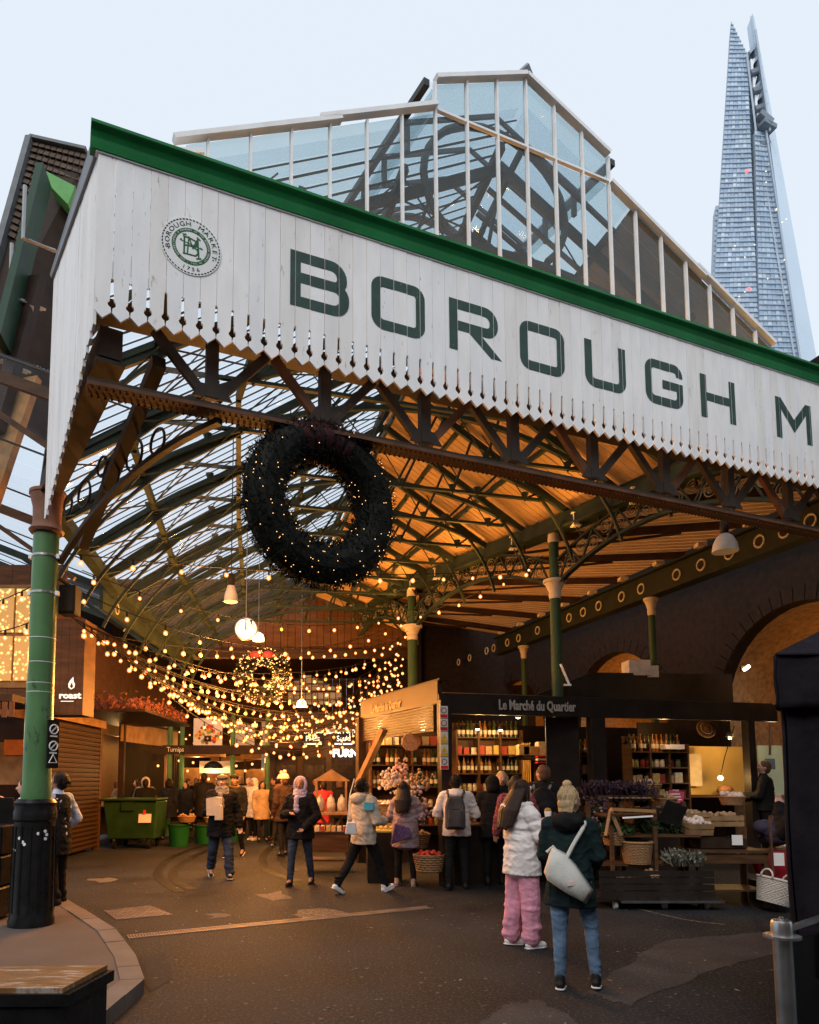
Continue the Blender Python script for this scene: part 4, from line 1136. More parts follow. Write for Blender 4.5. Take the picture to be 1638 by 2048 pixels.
# green tubs with baskets by the bin
TUBG = mat('tub_green', (.010, .085, .02), .4, .2, 4)
tubs = [(-4.15, 17.6, .52, TUBG, 'dark tub beside the bin'), (-3.65, 18.3, .46, TUBG, 'bright green tub under wicker baskets'), (-3.1, 18.9, .46, TUBG, 'green tub farther from the bin')]
for x, y, hh, mm_, d in tubs:
    T = thing('plastic_tub', 'green plastic market tub, ' + d, 'tub', (x, y, 0), 'green tubs by the bin')
    MB().lathe((x, y, 0), [(.22, 0), (.27, hh), (.30, hh), (.30, hh + .03), (.27, hh + .03)], 18).build('tub_wall', mm_, T, auto=40)
    MB().lathe((x, y, hh + .02), [(.26, 0), (.2, .05), (.02, .09)], 12).build('contents', WOODD, T)
WICK = mat('wicker', (.30, .17, .08), .7, .4, 40, .5, 90, stretch=(1, 1, 3))
WICKW = mat('pale_wicker', (.62, .55, .48), .7, .25, 40, .5, 90, stretch=(1, 1, 3))
def basket(p, r, hgt, label, m, handles=0, tilt=None, fill=None, group=None, big=False):
    T = thing('basket', label, 'basket', p, group)
    p = V(p); nrow = 14 if big else 7; nc = 22 if big else 14
    mb = MB()
    for i in range(nrow):
        f = (i + .5) / nrow; r_ = r * (.78 + .22 * f)
        pts = []
        for k in range(nc * 2):
            a = math.pi * k / nc; o_ = (.012 if big else .010) * (1 if (k + i) % 2 else -1) * .6
            pts.append(p + V(((r_ + o_) * math.cos(a), (r_ + o_) * math.sin(a), hgt * f)))
        mb.tube(pts, hgt / nrow * .55, 5, True)
    mb.lathe(p, [(r * .76, .0), (r * .76, .012)], 16)
    b = mb.build('woven_wall', m, T, smooth=True)
    MB().tube([p + V((r * 1.02 * math.cos(k * math.pi / 12), r * 1.02 * math.sin(k * math.pi / 12), hgt)) for k in range(24)], .018 if big else .013, 6, True).build('rim', m, T, smooth=True)
    for sg in ((-1, 1) if handles else ()):
        c = p + V((sg * r * .98, 0, hgt))
        MB().tube([c + V((sg * .02, .075 * math.cos(a * math.pi / 8), .10 * math.sin(a * math.pi / 8))) for a in range(9)], .012, 6).build('handle', m, T, smooth=True)
    if fill:
        mb = MB()
        for _ in range(26):
            a, q = random.uniform(0, 6.28), r * .8 * math.sqrt(random.random())
            mb.sph(p + V((q * math.cos(a), q * math.sin(a), hgt * .9 + random.uniform(0, .06))), random.uniform(.022, .045), 7, 5)
        tag(mb.build('produce', fill, T, smooth=True), kind='stuff')
    if tilt: T.rotation_euler = tilt
    return T
PROD = mat('root_produce', (.36, .22, .12), .6, .4, 8)
GARL = mat('garlic', (.62, .50, .42), .6, .3, 8)
basket((-3.95, 17.5, .60), .22, .14, 'shallow wicker basket on the dark tub', WICK, fill=PROD)
basket((-3.45, 18.2, .53), .2, .14, 'shallow wicker basket on the bright green tub', WICK, fill=GARL)
basket((-2.95, 18.7, .53), .2, .14, 'shallow wicker basket on the farther green tub', WICK, fill=PROD)

# far left stalls
FS = thing('vegetable_stall', 'far stall with dark lettered beam, hanging fruit banner and lamps', 'stall', (-4.3, 21.5, 0))
MB().box((-4.0, 20.6, 2.52), (3.4, .14, .26)).build('beam', WOODD, FS)
text('sign_lettering', 'Turnips', (-5.0, 20.52, 2.52), .2, (1, 0, 0), Z, mat('cream_letter', (.7, .6, .42), .5), FS, .8, .004)
MB().prism([V((-2.3, 20.6, 2.40)), V((-2.3, 20.6, 2.64)), V((-.9, 23.5, 2.6)), V((-.9, 23.5, 2.4))], (.1, 0, 0)).build('side_beam', WOODD, FS, fix=True)
for x in (-5.2, -4.85, -3.35, -2.32): MB().lathe((x, 20.7, 0), [(.10, 0), (.08, .4), (.07, 3.6)], 10).build('post', GREENC, FS)
bn = MB().box((-4.13, 20.9, 3.02), (.86, .02, .92)).build('banner', mat('banner_paper', (.62, .56, .48), .7, .06), FS)
FRUIT = [mat('fruit_red', (.5, .06, .03)), mat('fruit_orange', (.6, .25, .03)), mat('fruit_green', (.18, .3, .05)), mat('fruit_yellow', (.6, .45, .08)), mat('fruit_plum', (.2, .04, .1))]
for k in range(60):
    a = random.uniform(0, 6.28); q = math.sqrt(random.random())
    MB().lathe((-4.13 + .34 * q * math.cos(a), 20.885 - .0012 * k / 10, 2.98 + .28 * q * math.sin(a)), [(random.uniform(.035, .075), 0), (.03, .006)], 8, (V((1, 0, 0)), Z, V((0, -1, 0)))).build('printed_fruit', FRUIT[k % 5], bn)
MB().box((-4.13, 20.865, 2.86), (.20, .006, .17)).build('printed_panel', BLACK, bn); text('printed_mark', '+', (-4.13, 20.858, 2.86), .16, (1, 0, 0), Z, mat('cream_letter', (.7, .6, .42)), bn)
MB().box((-3.95, 21.2, 2.02), (.95, .02, .36)).build('low_banner', mat('banner_paper', (.62, .56, .48)), FS)
MB().lathe((-3.95, 20.9, 1.98), [(.30, 0), (.24, .12), (.12, .2), (.02, .22)], 16).build('lamp_shade', BLACK, FS)
MB().box((-4.2, 21.4, .8), (2.6, 1.0, .1)).build('counter', WOODL, FS)
lamp('stall_light', (-3.95, 20.8, 1.88), 60, (1, .55, .2), .1, FS)
k = 0
for x, z in ((-5.6, 2.1), (-5.3, 2.0), (-5.0, 2.25), (-4.75, 1.95), (-4.6, 2.2), (-4.3, 1.75), (-4.1, 1.7), (-3.85, 1.72), (-3.6, 1.78), (-3.3, 2.1), (-3.0, 1.95), (-2.8, 2.15), (-2.5, 2.0)):
    o = bpy.data.objects.new('stall_bulb', BME); COL.objects.link(o); o.location = (x, 20.9 + .05 * (k % 5), z); o.scale = (1.35,) * 3; k += 1
    tag(o, 'bare glowing bulb hanging over the far vegetable stall', 'bulb', 'bulbs over the far stall')
WB = thing('white_banner', 'tall plain pale banner hanging by the far stall', 'banner', (-2.6, 23, 2.2))
MB().box((-2.55, 23.0, 2.75), (.45, .02, 1.6)).build('cloth', mat('banner_paper', (.62, .56, .48)), WB)
MB().box((-3.4, 23.1, 3.1), (.75, .02, .75)).build('second_cloth', mat('banner_paper', (.62, .56, .48)), WB)
# far shop front with lit signs
FW = thing('far_shop_front', 'far end shopfront wall with lit FURN and paella signs and a gridded fanlight', 'shop', (-.8, 20.2, 0))
FWM = mat('far_shop_paint', (.07, .038, .02), .6, .3, 3, .1)
for k in range(13): MB().box((-2.35 + k * .30, 22.3, 1.9), (.296, .06, 3.8)).build('wall_panel', FWM, FW)
MB().box((-.8, 22.2, 3.2), (3.6, .1, .10)).build('cornice', WOODL, FW)
text('sign_lettering', 'FURN', (-.02, 21.9, 2.46), .33, (1, 0, 0), Z, emit('furn_glow', (1, .95, .85), 3.0), FW, .95, .02, off=.012)
for x, s_, c1 in ((-1.05, 'Bomba\nPaella', (1, .80, .5)), (-.08, 'Salt & Pepper\nSquid', (1, .9, .78))):
    MB().box((x, 22.2, 3.0), (.72, .05, .55)).build('sign_panel', BLACK, FW)
    text('sign_lettering', s_, (x, 22.165, 3.06), .24, (.99, 0, .06), Z, emit('sign_' + s_[:4], c1, 1.5), FW, .85, .006, off=.004)
    MB().box((x, 22.16, 2.77), (.56, .01, .05)).build('sign_strap', emit('sign_' + s_[:4], c1, 1.5), FW)
for x in (-1.9, -1.0, -.1):
    d_ = MB().box((x, 22.22, 1.2), (.7, .08, 2.3)).build('door', WOODD, FW)
    for k in range(2): MB().box((x - .17 + .34 * k, 22.17, 1.35), (.28, .03, 1.5)).build('pane', mat('dark_glass', (.03, .02, .015), .1), d_)
MB().box((.15, 21.95, 1.75), (.5, .02, .22)).build('menu_board', BLACK, FW)
fw2 = MB().box((-1.0, 22.0, 4.42), (1.7, .06, .06)).build('fanlight', WOODD, FW)
PALEG = glassy('pale_fanlight', (.9, .92, .95), .85, .4, (.8, .8, .8))
for i in range(9):
    x = -1.75 + i * .19
    hz = 4.95 - .9 * abs(i - 3) * .1
    MB().box((x, 22.0, (4.0 + hz) / 2), (.165, .012, hz - 4.0 - .02)).build('pane', PALEG, fw2)
    MB().box((x + .095, 22.0, 4.45), (.022, .04, 1.0)).build('glazing_bar', WOODD, fw2)
for k in range(3): MB().box((-1.0, 21.985, 4.15 + .25 * k), (1.75, .025, .02)).build('glazing_bar', WOODD, fw2)
lamp('sign_light', (-.3, 20.9, 3.0), 60, (1, .6, .25), .1, FW)
BW2 = thing('hall_end_wall', 'brown boarded end wall closing the far side of the hall', 'wall', (0, 36, 0))
for k in range(46): MB().box((-8.8 + k * .36, 36.2, 4.6), (.355, .06, 9.2)).build('board', WOODB, BW2)

PR = thing('passage_roof', 'dark boarded roof over the far passage of the market', 'roof', (-3, 27, 6.5))
for k in range(30): MB().box((-2.5, 18.4 + k * .6, 6.9), (13, .59, .05)).build('roof_plank', WOODD, PR)
PW = thing('passage_wall', 'dark brick wall along the far passage', 'wall', (-7, 28, 0))
MB().box((-7.2, 29, 3.5), (.3, 15, 7)).build('brick_face', BRICKD, PW); 
PW = thing('passage_wall', 'dark brick wall right of the far shopfront', 'wall', (2.2, 28, 0))
MB().box((2.3, 29.5, 3.5), (.3, 14, 7)).build('brick_face', BRICKD, PW); MB().box((3.6, 22.9, 4.2), (5.2, .2, 8.4)).build('return_face', BRICKD, PW)
for i, (yy, zz) in enumerate(((24.0, 3.4), (26.5, 3.6), (29.0, 3.3), (32.0, 3.5))):
    string_light((-6.5, yy, zz), (-1.6, yy + .8, zz + .3), .5, .36, 'bulb string across the far passage, ' + ['nearest', 'second', 'third', 'farthest'][i] + ' beyond the fruit banner', 70)
for i, (x_, y_) in enumerate(((-5.6, 26.5), (-3.4, 29.5), (-5.2, 32.5))):
    T = thing('passage_stall', 'small dark stall with a lit counter in the far passage, ' + ['nearest', 'middle', 'farthest'][i] + ' of three', 'stall', (x_, y_, 0), 'stalls in the far passage')
    MB().box((x_, y_, .5), (1.6, .8, 1.0)).build('counter', WOODD, T); MB().box((x_, y_, 2.6), (1.9, 1.2, .22)).build('canopy', WOODL, T)
    for sg in (-1, 1): MB().beam((x_ + sg * .85, y_, 1.0), (x_ + sg * .85, y_, 2.5), .07, .07, (1, 0, 0)).build('post', WOODD, T)
    MB().box((x_, y_ + .5, 1.7), (1.5, .05, .8)).build('back_panel', WOODL, T)
    lamp('stall_light', (x_, y_ - .2, 2.4), 55, (1, .48, .14), .1, T)
# ================================================================== neighbour roof at upper left
NR = thing('neighbour_roof', 'dark tiled mansard of the next market building with steel gutter brackets', 'roof', (-5.2, 10, 6))
def nq(x, y, Y): return at_y(x, y, Y)
TILE = mat('roof_tile', (.10, .068, .05), .8, .3, 5, .3, 40)
TL, TR_, BL, BR_ = nq(70, 283, 10.5), nq(175, 308, 10.5), nq(-60, 760, 9.2), nq(120, 900, 9.6)
MB().prism([TL, TR_, BR_, BL], (0, .25, -.05)).build('deck', WOODD, NR, fix=True)
for i in range(15):
    for j in range(9):
        f0, f1 = i / 34, (i + 1) / 34; g0, g1 = j / 9 + .008, (j + 1) / 9 - .008
        A1, B1 = TL.lerp(BL, f0), TR_.lerp(BR_, f0); A2, B2 = TL.lerp(BL, f1), TR_.lerp(BR_, f1)
        q = [A1.lerp(B1, g0), A1.lerp(B1, g1), A2.lerp(B2, g1) + V((0, -.045, .0)), A2.lerp(B2, g0) + V((0, -.045, .0))]
        MB().prism([p + V((0, -.012, 0)) for p in q], (0, .012, .004)).build('tile', TILE, NR, fix=True)
MB().beam(TL + V((-.06, -.05, 0)), BL + V((-.06, -.05, 0)), .10, .12).build('verge_board', mat('grey_verge', (.14, .145, .15), .5), NR)
MB().beam(TL + V((-.05, -.05, .02)), TR_ + V((0, -.05, .02)), .1, .05).build('ridge_strip', mat('grey_verge', (.14, .145, .15)), NR)
gp = nq(92, 342, 9.9); gq = nq(150, 372, 9.9)
MB().prism([gp, gq, gq - Z * .30 + V((-.1, 0, 0)), gp - Z * .22 + V((.05, .0, 0))], (0, .9, -.1)).build('gutter_box', mat('pale_green_paint', (.12, .36, .10), .5, .15), NR, fix=True)
MB().beam(nq(88, 350, 9.6), nq(5, 690, 8.6), .10, .34).build('soffit_beam', mat('dark_green_paint', (.02, .05, .03), .5), NR)
MB().beam(nq(75, 470, 9.4), nq(30, 640, 8.9), .02, .03).build('light_strip', STEEL, NR)
GREYP = mat('grey_bracket', (.34, .35, .35), .5, .1)
for (x, y) in ((50, 372), (24, 488), (-6, 615)):
    a, b, c, d = nq(x, y, 8.9), nq(x - 4, y + 105, 8.8), nq(x + 24, y + 92, 8.9), nq(x + 60, y + 130, 9.2)
    MB().tube([a, b, d], .028, 6).build('gutter_bracket', GREYP, NR); MB().tube([b + V((.03, .1, .06)), d + V((0, .1, .06))], .02, 6).build('bracket_stay', GREYP, NR)
MB().beam(nq(60, 760, 8.9), nq(-25, 1010, 8.3), .30, .10).build('eaves_board', mat('orange_timber', (.34, .17, .06), .6, .3, 5), NR)
MB().beam(nq(75, 560, 9.2), nq(-10, 860, 8.5), .18, .16).build('eaves_truss', WOODD, NR)
for k in range(3): MB().beam(nq(62 - 22 * k, 610 + 70 * k, 9.0), nq(40 - 22 * k, 720 + 70 * k, 9.3), .05, .16).build('lookout', GREYP, NR)

m = MB(); m2 = MB()
for _ in range(900):
    p = V((random.uniform(-3.5, 4.5), random.uniform(3.6, 15), .0035)); r = random.uniform(.006, .02)
    m.lathe(p, [(r, 0), (r * .8, .0015)], 6)
tag(m.build('gum_spots', mat('trodden_gum', (.10, .088, .08), .8, .4, 9)), 'scatter of grey trodden gum spots on the tarmac', 'gum', kind='stuff')
for _ in range(260):
    p = V((random.uniform(-3.5, 5), random.uniform(3.8, 15), .006)); a = random.uniform(0, 6.28); s_ = random.uniform(.008, .026); d = V((math.cos(a), math.sin(a), random.uniform(0, .25))) * s_; e = V((-math.sin(a), math.cos(a), 0)) * s_ * .5
    m2.add([p - d, p + e, p + d, p - e], [(0, 1, 2, 3)])
tag(m2.build('litter', mat('paper_scraps', (.26, .20, .15), .8, .6, 9)), 'small scraps of paper and leaf littering the tarmac', 'litter', kind='stuff')
# ================================================================== skyscraper
SK = thing('skyscraper', 'tapering pale glass skyscraper with a split open spire far behind the market', 'skyscraper', (160, 285, 0))
def tp(x, y, Y): return at_y(x, y, Y)
TG = []
for i, c in enumerate(((.30, .41, .54), (.38, .49, .61), (.46, .57, .68), (.58, .68, .77))):
    TG.append(mat('tower_glass_%s' % 'abcd'[i], c, .25, .14, .04, 0, spec=.5))
TGL = mat('tower_pale_glass', (.53, .63, .73), .3, .04, .05, 0)
TMU = mat('tower_mullion', (.37, .43, .50), .5, .1, .1, 0)
TDK = mat('tower_dark', (.19, .22, .26), .6, .2, .2, 0)
def facet(name, tl, tr, bl, br, rows, cols, back, mats=None, sub=True):
    """one leaning glass facet: slab, panes per storey, floor edges, fins"""
    f = MB().prism([tl, tr, br, bl], back).build(name, TMU, SK, fix=True)
    nrm = -V(back).normalized()
    buckets = [MB() for _ in TG]
    for i in range(rows):
        a0, a1 = i / rows, (i + .86) / rows
        L0, R0, L1, R1 = tl.lerp(bl, a0), tr.lerp(br, a0), tl.lerp(bl, a1), tr.lerp(br, a1)
        w = (R1 - L1).length; n = max(1, int(cols * w / (br - bl).length + .5))
        base = random.random()
        for j in range(n):
            b0, b1 = j / n + .04 / n, (j + .96) / n
            q = [L0.lerp(R0, b0), L0.lerp(R0, b1), L1.lerp(R1, b1), L1.lerp(R1, b0)]
            k = min(3, max(0, int(random.gauss(1.15 + .5 * (base - .5), .7))))
            if random.random() < .05: k = 3
            o = random.uniform(.05, .3)
            buckets[k].add([p + nrm * o for p in q], [(0, 1, 2, 3)])
    for b, m_ in zip(buckets, TG):
        if b.v: tag(b.build('pane', m_, f), kind='stuff')
    fl_ = MB()
    for i in range(0, rows):
        a0 = (i + .93) / rows; fl_.beam(tl.lerp(bl, a0) + nrm * .35, tr.lerp(br, a0) + nrm * .35, .5, .45)
    tag(fl_.build('floor_edge', TMU, f), kind='stuff')
    return f
D0 = 275
bkv = (3.5, 8, 0)
facet('main_facet', tp(1458, 108, D0), tp(1494, 108, D0), tp(1416, 760, D0), tp(1521, 760, D0 - 4), 66, 13, bkv)
facet('tip_facet', tp(1462, 43, D0), tp(1463, 45, D0), tp(1458, 108, D0), tp(1494, 108, D0), 8, 4, bkv)
facet('second_facet', tp(1509, 262, D0 - 3), tp(1531, 265, D0 + 1), tp(1521, 760, D0 - 5), tp(1603, 760, D0 - 1), 48, 9, (2, 8, 0))
# pale right hand facet seen edge on
facet('pale_facet', tp(1504, 28, D0 + 6), tp(1507, 32, D0 + 7), tp(1606, 760, D0 + 2), tp(1640, 760, D0 + 14), 1, 1, (6, 12, 0))
MB().prism([tp(1505, 27, D0 + 3), tp(1509, 36, D0 + 4), tp(1643, 770, D0 + 8), tp(1606, 770, D0 - .5)], (1, 6, 0)).build('pale_glazing', TGL, SK, fix=True)
# open spine with floors and struts
sp_ = MB(); fl2 = MB(); wt_ = MB()
for i in range(26):
    f = i / 26
    a = tp(1495, 110, D0 + 4).lerp(tp(1600, 740, D0 + 3), f); b = tp(1512, 90, D0 + 5).lerp(tp(1613, 740, D0 + 5), f)
    sp_.beam(a, b, 2.5, 1.2); 
for a, b in (((1494, 108), (1512, 262)), ((1511, 60), (1540, 262)), ((1512, 262), (1596, 760)), ((1532, 262), (1606, 760))):
    sp_.beam(tp(*a, D0 - 1), tp(*b, D0 - 2), .7, .7)
sp_.build('open_spine', TMU, SK)
MB().prism([tp(1497, 115, D0 + 6), tp(1512, 70, D0 + 7), tp(1544, 262, D0 + 6), tp(1513, 262, D0 + 6)], (1, 3, 0)).build('spine_back', TDK, SK, fix=True)
MB().prism([tp(1496, 108, D0 + 9), tp(1540, 230, D0 + 9), tp(1620, 770, D0 + 9), tp(1500, 770, D0 + 9)], (1, 3, 0)).build('core_back', TG[1], SK, fix=True)
for i in range(5):
    y = 118 + i * 36; x = 1496 + i * 4.2
    fl2.beam(tp(x, y + 32, D0), tp(x + 17 + i, y + 26, D0 + 2), 3.5, 1.6)
    wt_.beam(tp(x + 6, y + 2, D0 + 1), tp(x + 8, y + 30, D0 + 1), .9, .9); wt_.beam(tp(x + 12, y, D0 + 1), tp(x + 5, y + 28, D0 + 1), .5, .5)
fl2.beam(tp(1514, 232, D0 - 2), tp(1538, 252, D0 - 1), 5, 2.4); fl2.beam(tp(1520, 248, D0 - 2), tp(1544, 262, D0), 5, 2.0)
fl2.build('open_deck', TDK, SK); wt_.build('white_strut', mat('tower_white', (.8, .82, .84), .5), SK)
for k in range(24):
    f = k / 24; p = tp(1503, 32, D0 + 2).lerp(tp(1513, 110, D0 + 2), f)
    MB().beam(p, p + V((-.7, 0, -.4)), .15, .15).build('spire_rung', TMU, SK)
facet('left_wing', tp(1431, 412, D0 + 9), tp(1438, 412, D0 + 8), tp(1419, 760, D0 + 9), tp(1428, 760, D0 + 8), 34, 2, (2, 6, 0))
for x, y in ((1494, 342), (1498, 578)): MB().sph(tp(x, y, D0 - 8), .7).build('warning_light', emit('red_beacon', (1, .12, .12), 2.5), SK)
for _ in range(13):
    x, y = random.choice(((1519, 330), (1523, 520), (1522, 640), (1460, 505), (1480, 540), (1492, 556), (1560, 450), (1572, 560), (1530, 395)))
    x += random.uniform(-14, 14); y += random.uniform(-50, 50)
    MB().box(tp(x, y, D0 - 9), (.5, .2, .4)).build('lit_window', emit('office_glow', (1, .85, .6), 1.1), SK)
# ================================================================== Le Marche du Quartier stall
SC, SL_, SR = V((1.47, 11.0, 0)), V((.30, 14.2, 0)), V((7.8, 12.6, 0))
fd = (SR - SC).normalized(); fn = V((fd.y, -fd.x, 0)); sd = (SL_ - SC).normalized(); sn = V((sd.y, -sd.x, 0))
if sn.x > 0: sn = -sn
ST_ = thing('food_stall', 'dark timber stall lettered Le Marché du Quartier with lit shelves of bottles and jars', 'stall', SC)
BLKW = mat('black_timber', (.020, .015, .012), .5, .3, 4, .1)
GOLDB = mat('varnished_board', (.045, .023, .010), .5, .3, 3, .05, stretch=(1, 1, 5))
MB().prism([SC + Z * 2.69, SR + Z * 2.69, SR + Z * 3.0, SC + Z * 3.0], -fn * .10).build('front_sign', BLKW, ST_, fix=True)
MB().prism([SC + sd * .05 + Z * 2.86, SL_ + Z * 2.86, SL_ + Z * 3.22, SC + sd * .05 + Z * 3.22], -sn * .08).build('side_sign', GOLDB, ST_, fix=True)
MB().prism([SC - sd * .02 + Z * 3.22, SL_ + Z * 3.22, SL_ + Z * 3.25, SC - sd * .02 + Z * 3.25], -sn * .16).build('sign_capping', WOODD, ST_, fix=True)
text('sign_lettering', 'Le Marché du Quartier', SC + fd * 1.72 + fn * .012 + Z * 2.845, .225, fd, Z, mat('grey_letter', (.40, .37, .33), .6), ST_, .66, .004, off=.006)
text('sign_lettering', 'Le Marché du Quartier', SC.lerp(SL_, .62) + sn * .012 + Z * 3.0, .21, -sd, Z, mat('gold_letter', (.26, .19, .10), .5), ST_, .70, .004, off=.005)
MB().box(SC + Z * 1.45 + fd * .08, (.17, .17, 2.9), (fd, -fn, Z)).build('corner_post', BLKW, ST_)
for s_, w_ in ((2.85, .26), (5.95, .14)): MB().box(SC + fd * s_ - fn * .08 + Z * 1.35, (w_, .16, 2.7), (fd, -fn, Z)).build('post', BLKW, ST_)
MB().box(SL_ + Z * 1.45, (.16, .16, 2.9), (sd, sn, Z)).build('post', WOODD, ST_)
for k in range(9):   # half raised roller shutter on the side
    MB().prism([SC + sd * .2 + Z * (2.42 + k * .048), SL_ - sd * .1 + Z * (2.42 + k * .048), SL_ - sd * .1 + Z * (2.46 + k * .048), SC + sd * .2 + Z * (2.46 + k * .048)], -sn * .03).build('shutter_slat', mat('stall_shutter', (.028, .016, .010), .5, .2), ST_, fix=True)
MB().prism([SC + fd * .1 - fn * .1 + Z * 2.98, SR - fn * .1 + Z * 2.98, SR - fn * 2.4 + Z * 3.30, SC + fd * .1 - fn * 2.4 + Z * 3.3], (0, 0, .05)).build('roof', BLKW, ST_, fix=True)
MB().prism([SC + fd * 1.9 - fn * 1.0 + Z * 3.02, SR - fn * 1.0 + Z * 3.05, SR - fn * 1.0 + Z * 3.7, SC + fd * 3.4 - fn * 1.0 + Z * 3.62], -fn * .06).build('roof_hoarding', BLKW, ST_, fix=True)
MB().box(SC + fd * 3.4 - fn * 3.3 + Z * 1.4, (6.6, .06, 2.8), (fd, -fn, Z)).build('back_wall', WOODD, ST_)
MB().box(SC + fd * 1.7 - fn * .35 + Z * .45, (2.9, .55, .9), (fd, -fn, Z)).build('counter', BLKW, ST_)
MB().box(SC + fd * 1.7 - fn * .35 + Z * .915, (3.0, .62, .03), (fd, -fn, Z)).build('counter_top', WOODD, ST_)
MB().box(V((3.66, 11.85, 1.35)), (.55, .05, 2.7)).build('partition', BLKW, ST_)
MB().box(V((5.75, 12.95, 1.35)), (.7, .05, 2.7)).build('partition', BLKW, ST_)
# prohibition notices down the corner post
PAP = mat('paper', (.75, .70, .66)); REDI = mat('red_ink', (.6, .03, .03)); YELI = mat('yellow_ink', (.75, .5, .05))
NT = thing('safety_notices', 'column of five small prohibition and warning notices on the stall corner post', 'notices', SC + Z * 1.8)
for k in range(5):
    z_ = 2.70 - k * .20; c = SC + fd * .03 + fn * .115 + Z * z_
    s = MB().box(c, (.135, .008, .19), (fd, -fn, Z)).build('notice', PAP, NT)
    MB().box(c + fn * .006 - Z * .062, (.12, .003, .05), (fd, -fn, Z)).build('notice_text', YELI if k in (2, 3) else REDI, s)
    if k in (2, 3): MB().prism([c + fn * .006 + fd * x + Z * y for x, y in ((-.05, -.025), (.05, -.025), (0, .065))], fn * .003).build('notice_symbol', YELI, s, fix=True)
    else: MB().tube([c + fn * .007 + fd * .042 * math.cos(a * math.pi / 7) + Z * (.025 + .042 * math.sin(a * math.pi / 7)) for a in range(14)], .006, 4, True).build('notice_symbol', BLACK, s)
# shelving with goods, every bottle and jar an object
def lathe_mesh(name, prof, m, seg=10):
    me = MB().lathe((0, 0, 0), prof, seg).mesh(name, smooth=True); me.materials.append(m); me.set_sharp_from_angle(angle=rad(40)); return me
bmats = [mat('bottle_dark', (.02, .014, .008), .15, .2), mat('bottle_green', (.03, .05, .015), .15, .2), mat('bottle_amber', (.22, .09, .02), .15, .2)]
LABL = mat('bottle_label', (.6, .52, .4), .6, .2, 30)
BOT = [lathe_mesh('bottle', [(.035, 0), (.037, .02), (.037, .19), (.012, .24), (.012, .30), (.015, .30), (.015, .32)], m_) for m_ in bmats]
LAB = lathe_mesh('label', [(.0378, .06), (.0378, .14)], LABL)
JAR = [lathe_mesh('jar', [(.04, 0), (.045, .015), (.045, .10), (.036, .12), (.038, .12), (.038, .14)], mat('jar_' + n_, c_, .25, .3, 20)) for n_, c_ in (('honey', (.5, .25, .05)), ('jam', (.22, .03, .02)), ('pickle', (.25, .22, .08)), ('cream', (.6, .52, .38)))]
BOXM = [mat('carton_' + n_, c_, .6, .2, 20) for n_, c_ in (('tan', (.42, .27, .14)), ('cream', (.62, .52, .38)), ('red', (.35, .06, .04)), ('gold', (.5, .34, .1)))]
BXS = []
for m_ in BOXM:
    me = MB().box((0, 0, .075), (.11, .09, .15)).mesh('carton'); me.materials.append(m_); BXS.append(me)
def put(me, p, name, label, cat, group, lab=None, rz=0, sc=1):
    o = bpy.data.objects.new(name, me); COL.objects.link(o); o.location = p; o.rotation_euler = (0, 0, rz); o.scale = (sc,) * 3
    tag(o, label, cat, group)
    if lab:
        l = bpy.data.objects.new('label', lab); COL.objects.link(l); l.parent = o
    return o
ROWS = ['lowest', 'second', 'third', 'fourth', 'fifth', 'topmost']
def shelf(name, label, c, right, w, zs, depth, kinds, where, upr=2):
    T = thing(name, label, 'shelves', c)
    c = V(c); right = V(right).normalized(); bk = V((-right.y, right.x, 0))
    if bk.y < 0: bk = -bk
    for z_ in zs: MB().box(c + bk * 0 + Z * z_, (w, depth, .022), (right, bk, Z)).build('shelf_board', WOODB, T)
    zt_ = zs[-1]
    for k in range(upr + 1): MB().box(c + right * (w * (k / upr - .5)) + Z * (zs[0] + zt_) / 2, (.035, depth, zt_ - zs[0] + .3), (right, bk, Z)).build('upright', WOODB, T)
    MB().box(c + bk * depth * .55 + Z * (zs[0] + zt_ + .1) / 2, (w, .02, zt_ - zs[0] + .5), (right, bk, Z)).build('back_board', WOODB, T)
    for zi, (z_, kd) in enumerate(zip(zs, kinds)):
        x = -w / 2 + .07
        while x < w / 2 - .06:
            p = c + right * x + bk * random.uniform(-.05, .02) + Z * (z_ + .0115)
            if kd == 'b': put(random.choice(BOT), p, 'bottle', 'dark bottle with pale label on the ' + ROWS[zi] + ' shelf of ' + where, 'bottle', 'bottles on the stall shelves', LAB, random.uniform(0, 6)); x += .088
            elif kd == 'j': put(random.choice(JAR), p, 'jar', 'small preserve jar on the ' + ROWS[zi] + ' shelf of ' + where, 'jar', 'jars on the stall shelves'); x += .104
            else: put(random.choice(BXS), p, 'carton', 'small food carton on the ' + ROWS[zi] + ' shelf of ' + where, 'carton', 'cartons on the stall shelves', None, random.uniform(-.1, .1), random.uniform(.8, 1.25)); x += .15
            if random.random() < .06: x += .1
    return T
shelf('shelving', 'left bay of lit wine shelves behind the flower display', (1.30, 14.0, 0), (1, .1, 0), 1.65, [.75, 1.1, 1.5, 1.93, 2.32], .28, ['j', 'j', 'b', 'b', 'c'], 'the left wine bay')
shelf('shelving', 'lit shelves of jars and cartons left of the yellow curtain', (2.75, 13.6, 0), (1, .12, 0), 1.3, [.85, 1.12, 1.42, 1.76, 2.12, 2.45], .28, ['j', 'c', 'j', 'b', 'c', 'b'], 'the bay by the yellow curtain', 3)
shelf('shelving', 'wooden cabinet of bottles at the middle of the dark stall', (4.75, 13.6, 0), (1, .2, 0), .55, [1.0, 1.35, 1.75, 2.1], .25, ['j', 'c', 'c', 'b'], 'the middle cabinet', 1)
shelf('shelving', 'low crates of packets behind the counter in the stall middle', (4.0, 13.3, 0), (1, .2, 0), .8, [.9, 1.15, 1.4, 1.65], .25, ['c', 'j', 'c', 'c'], 'the packet crates', 2)
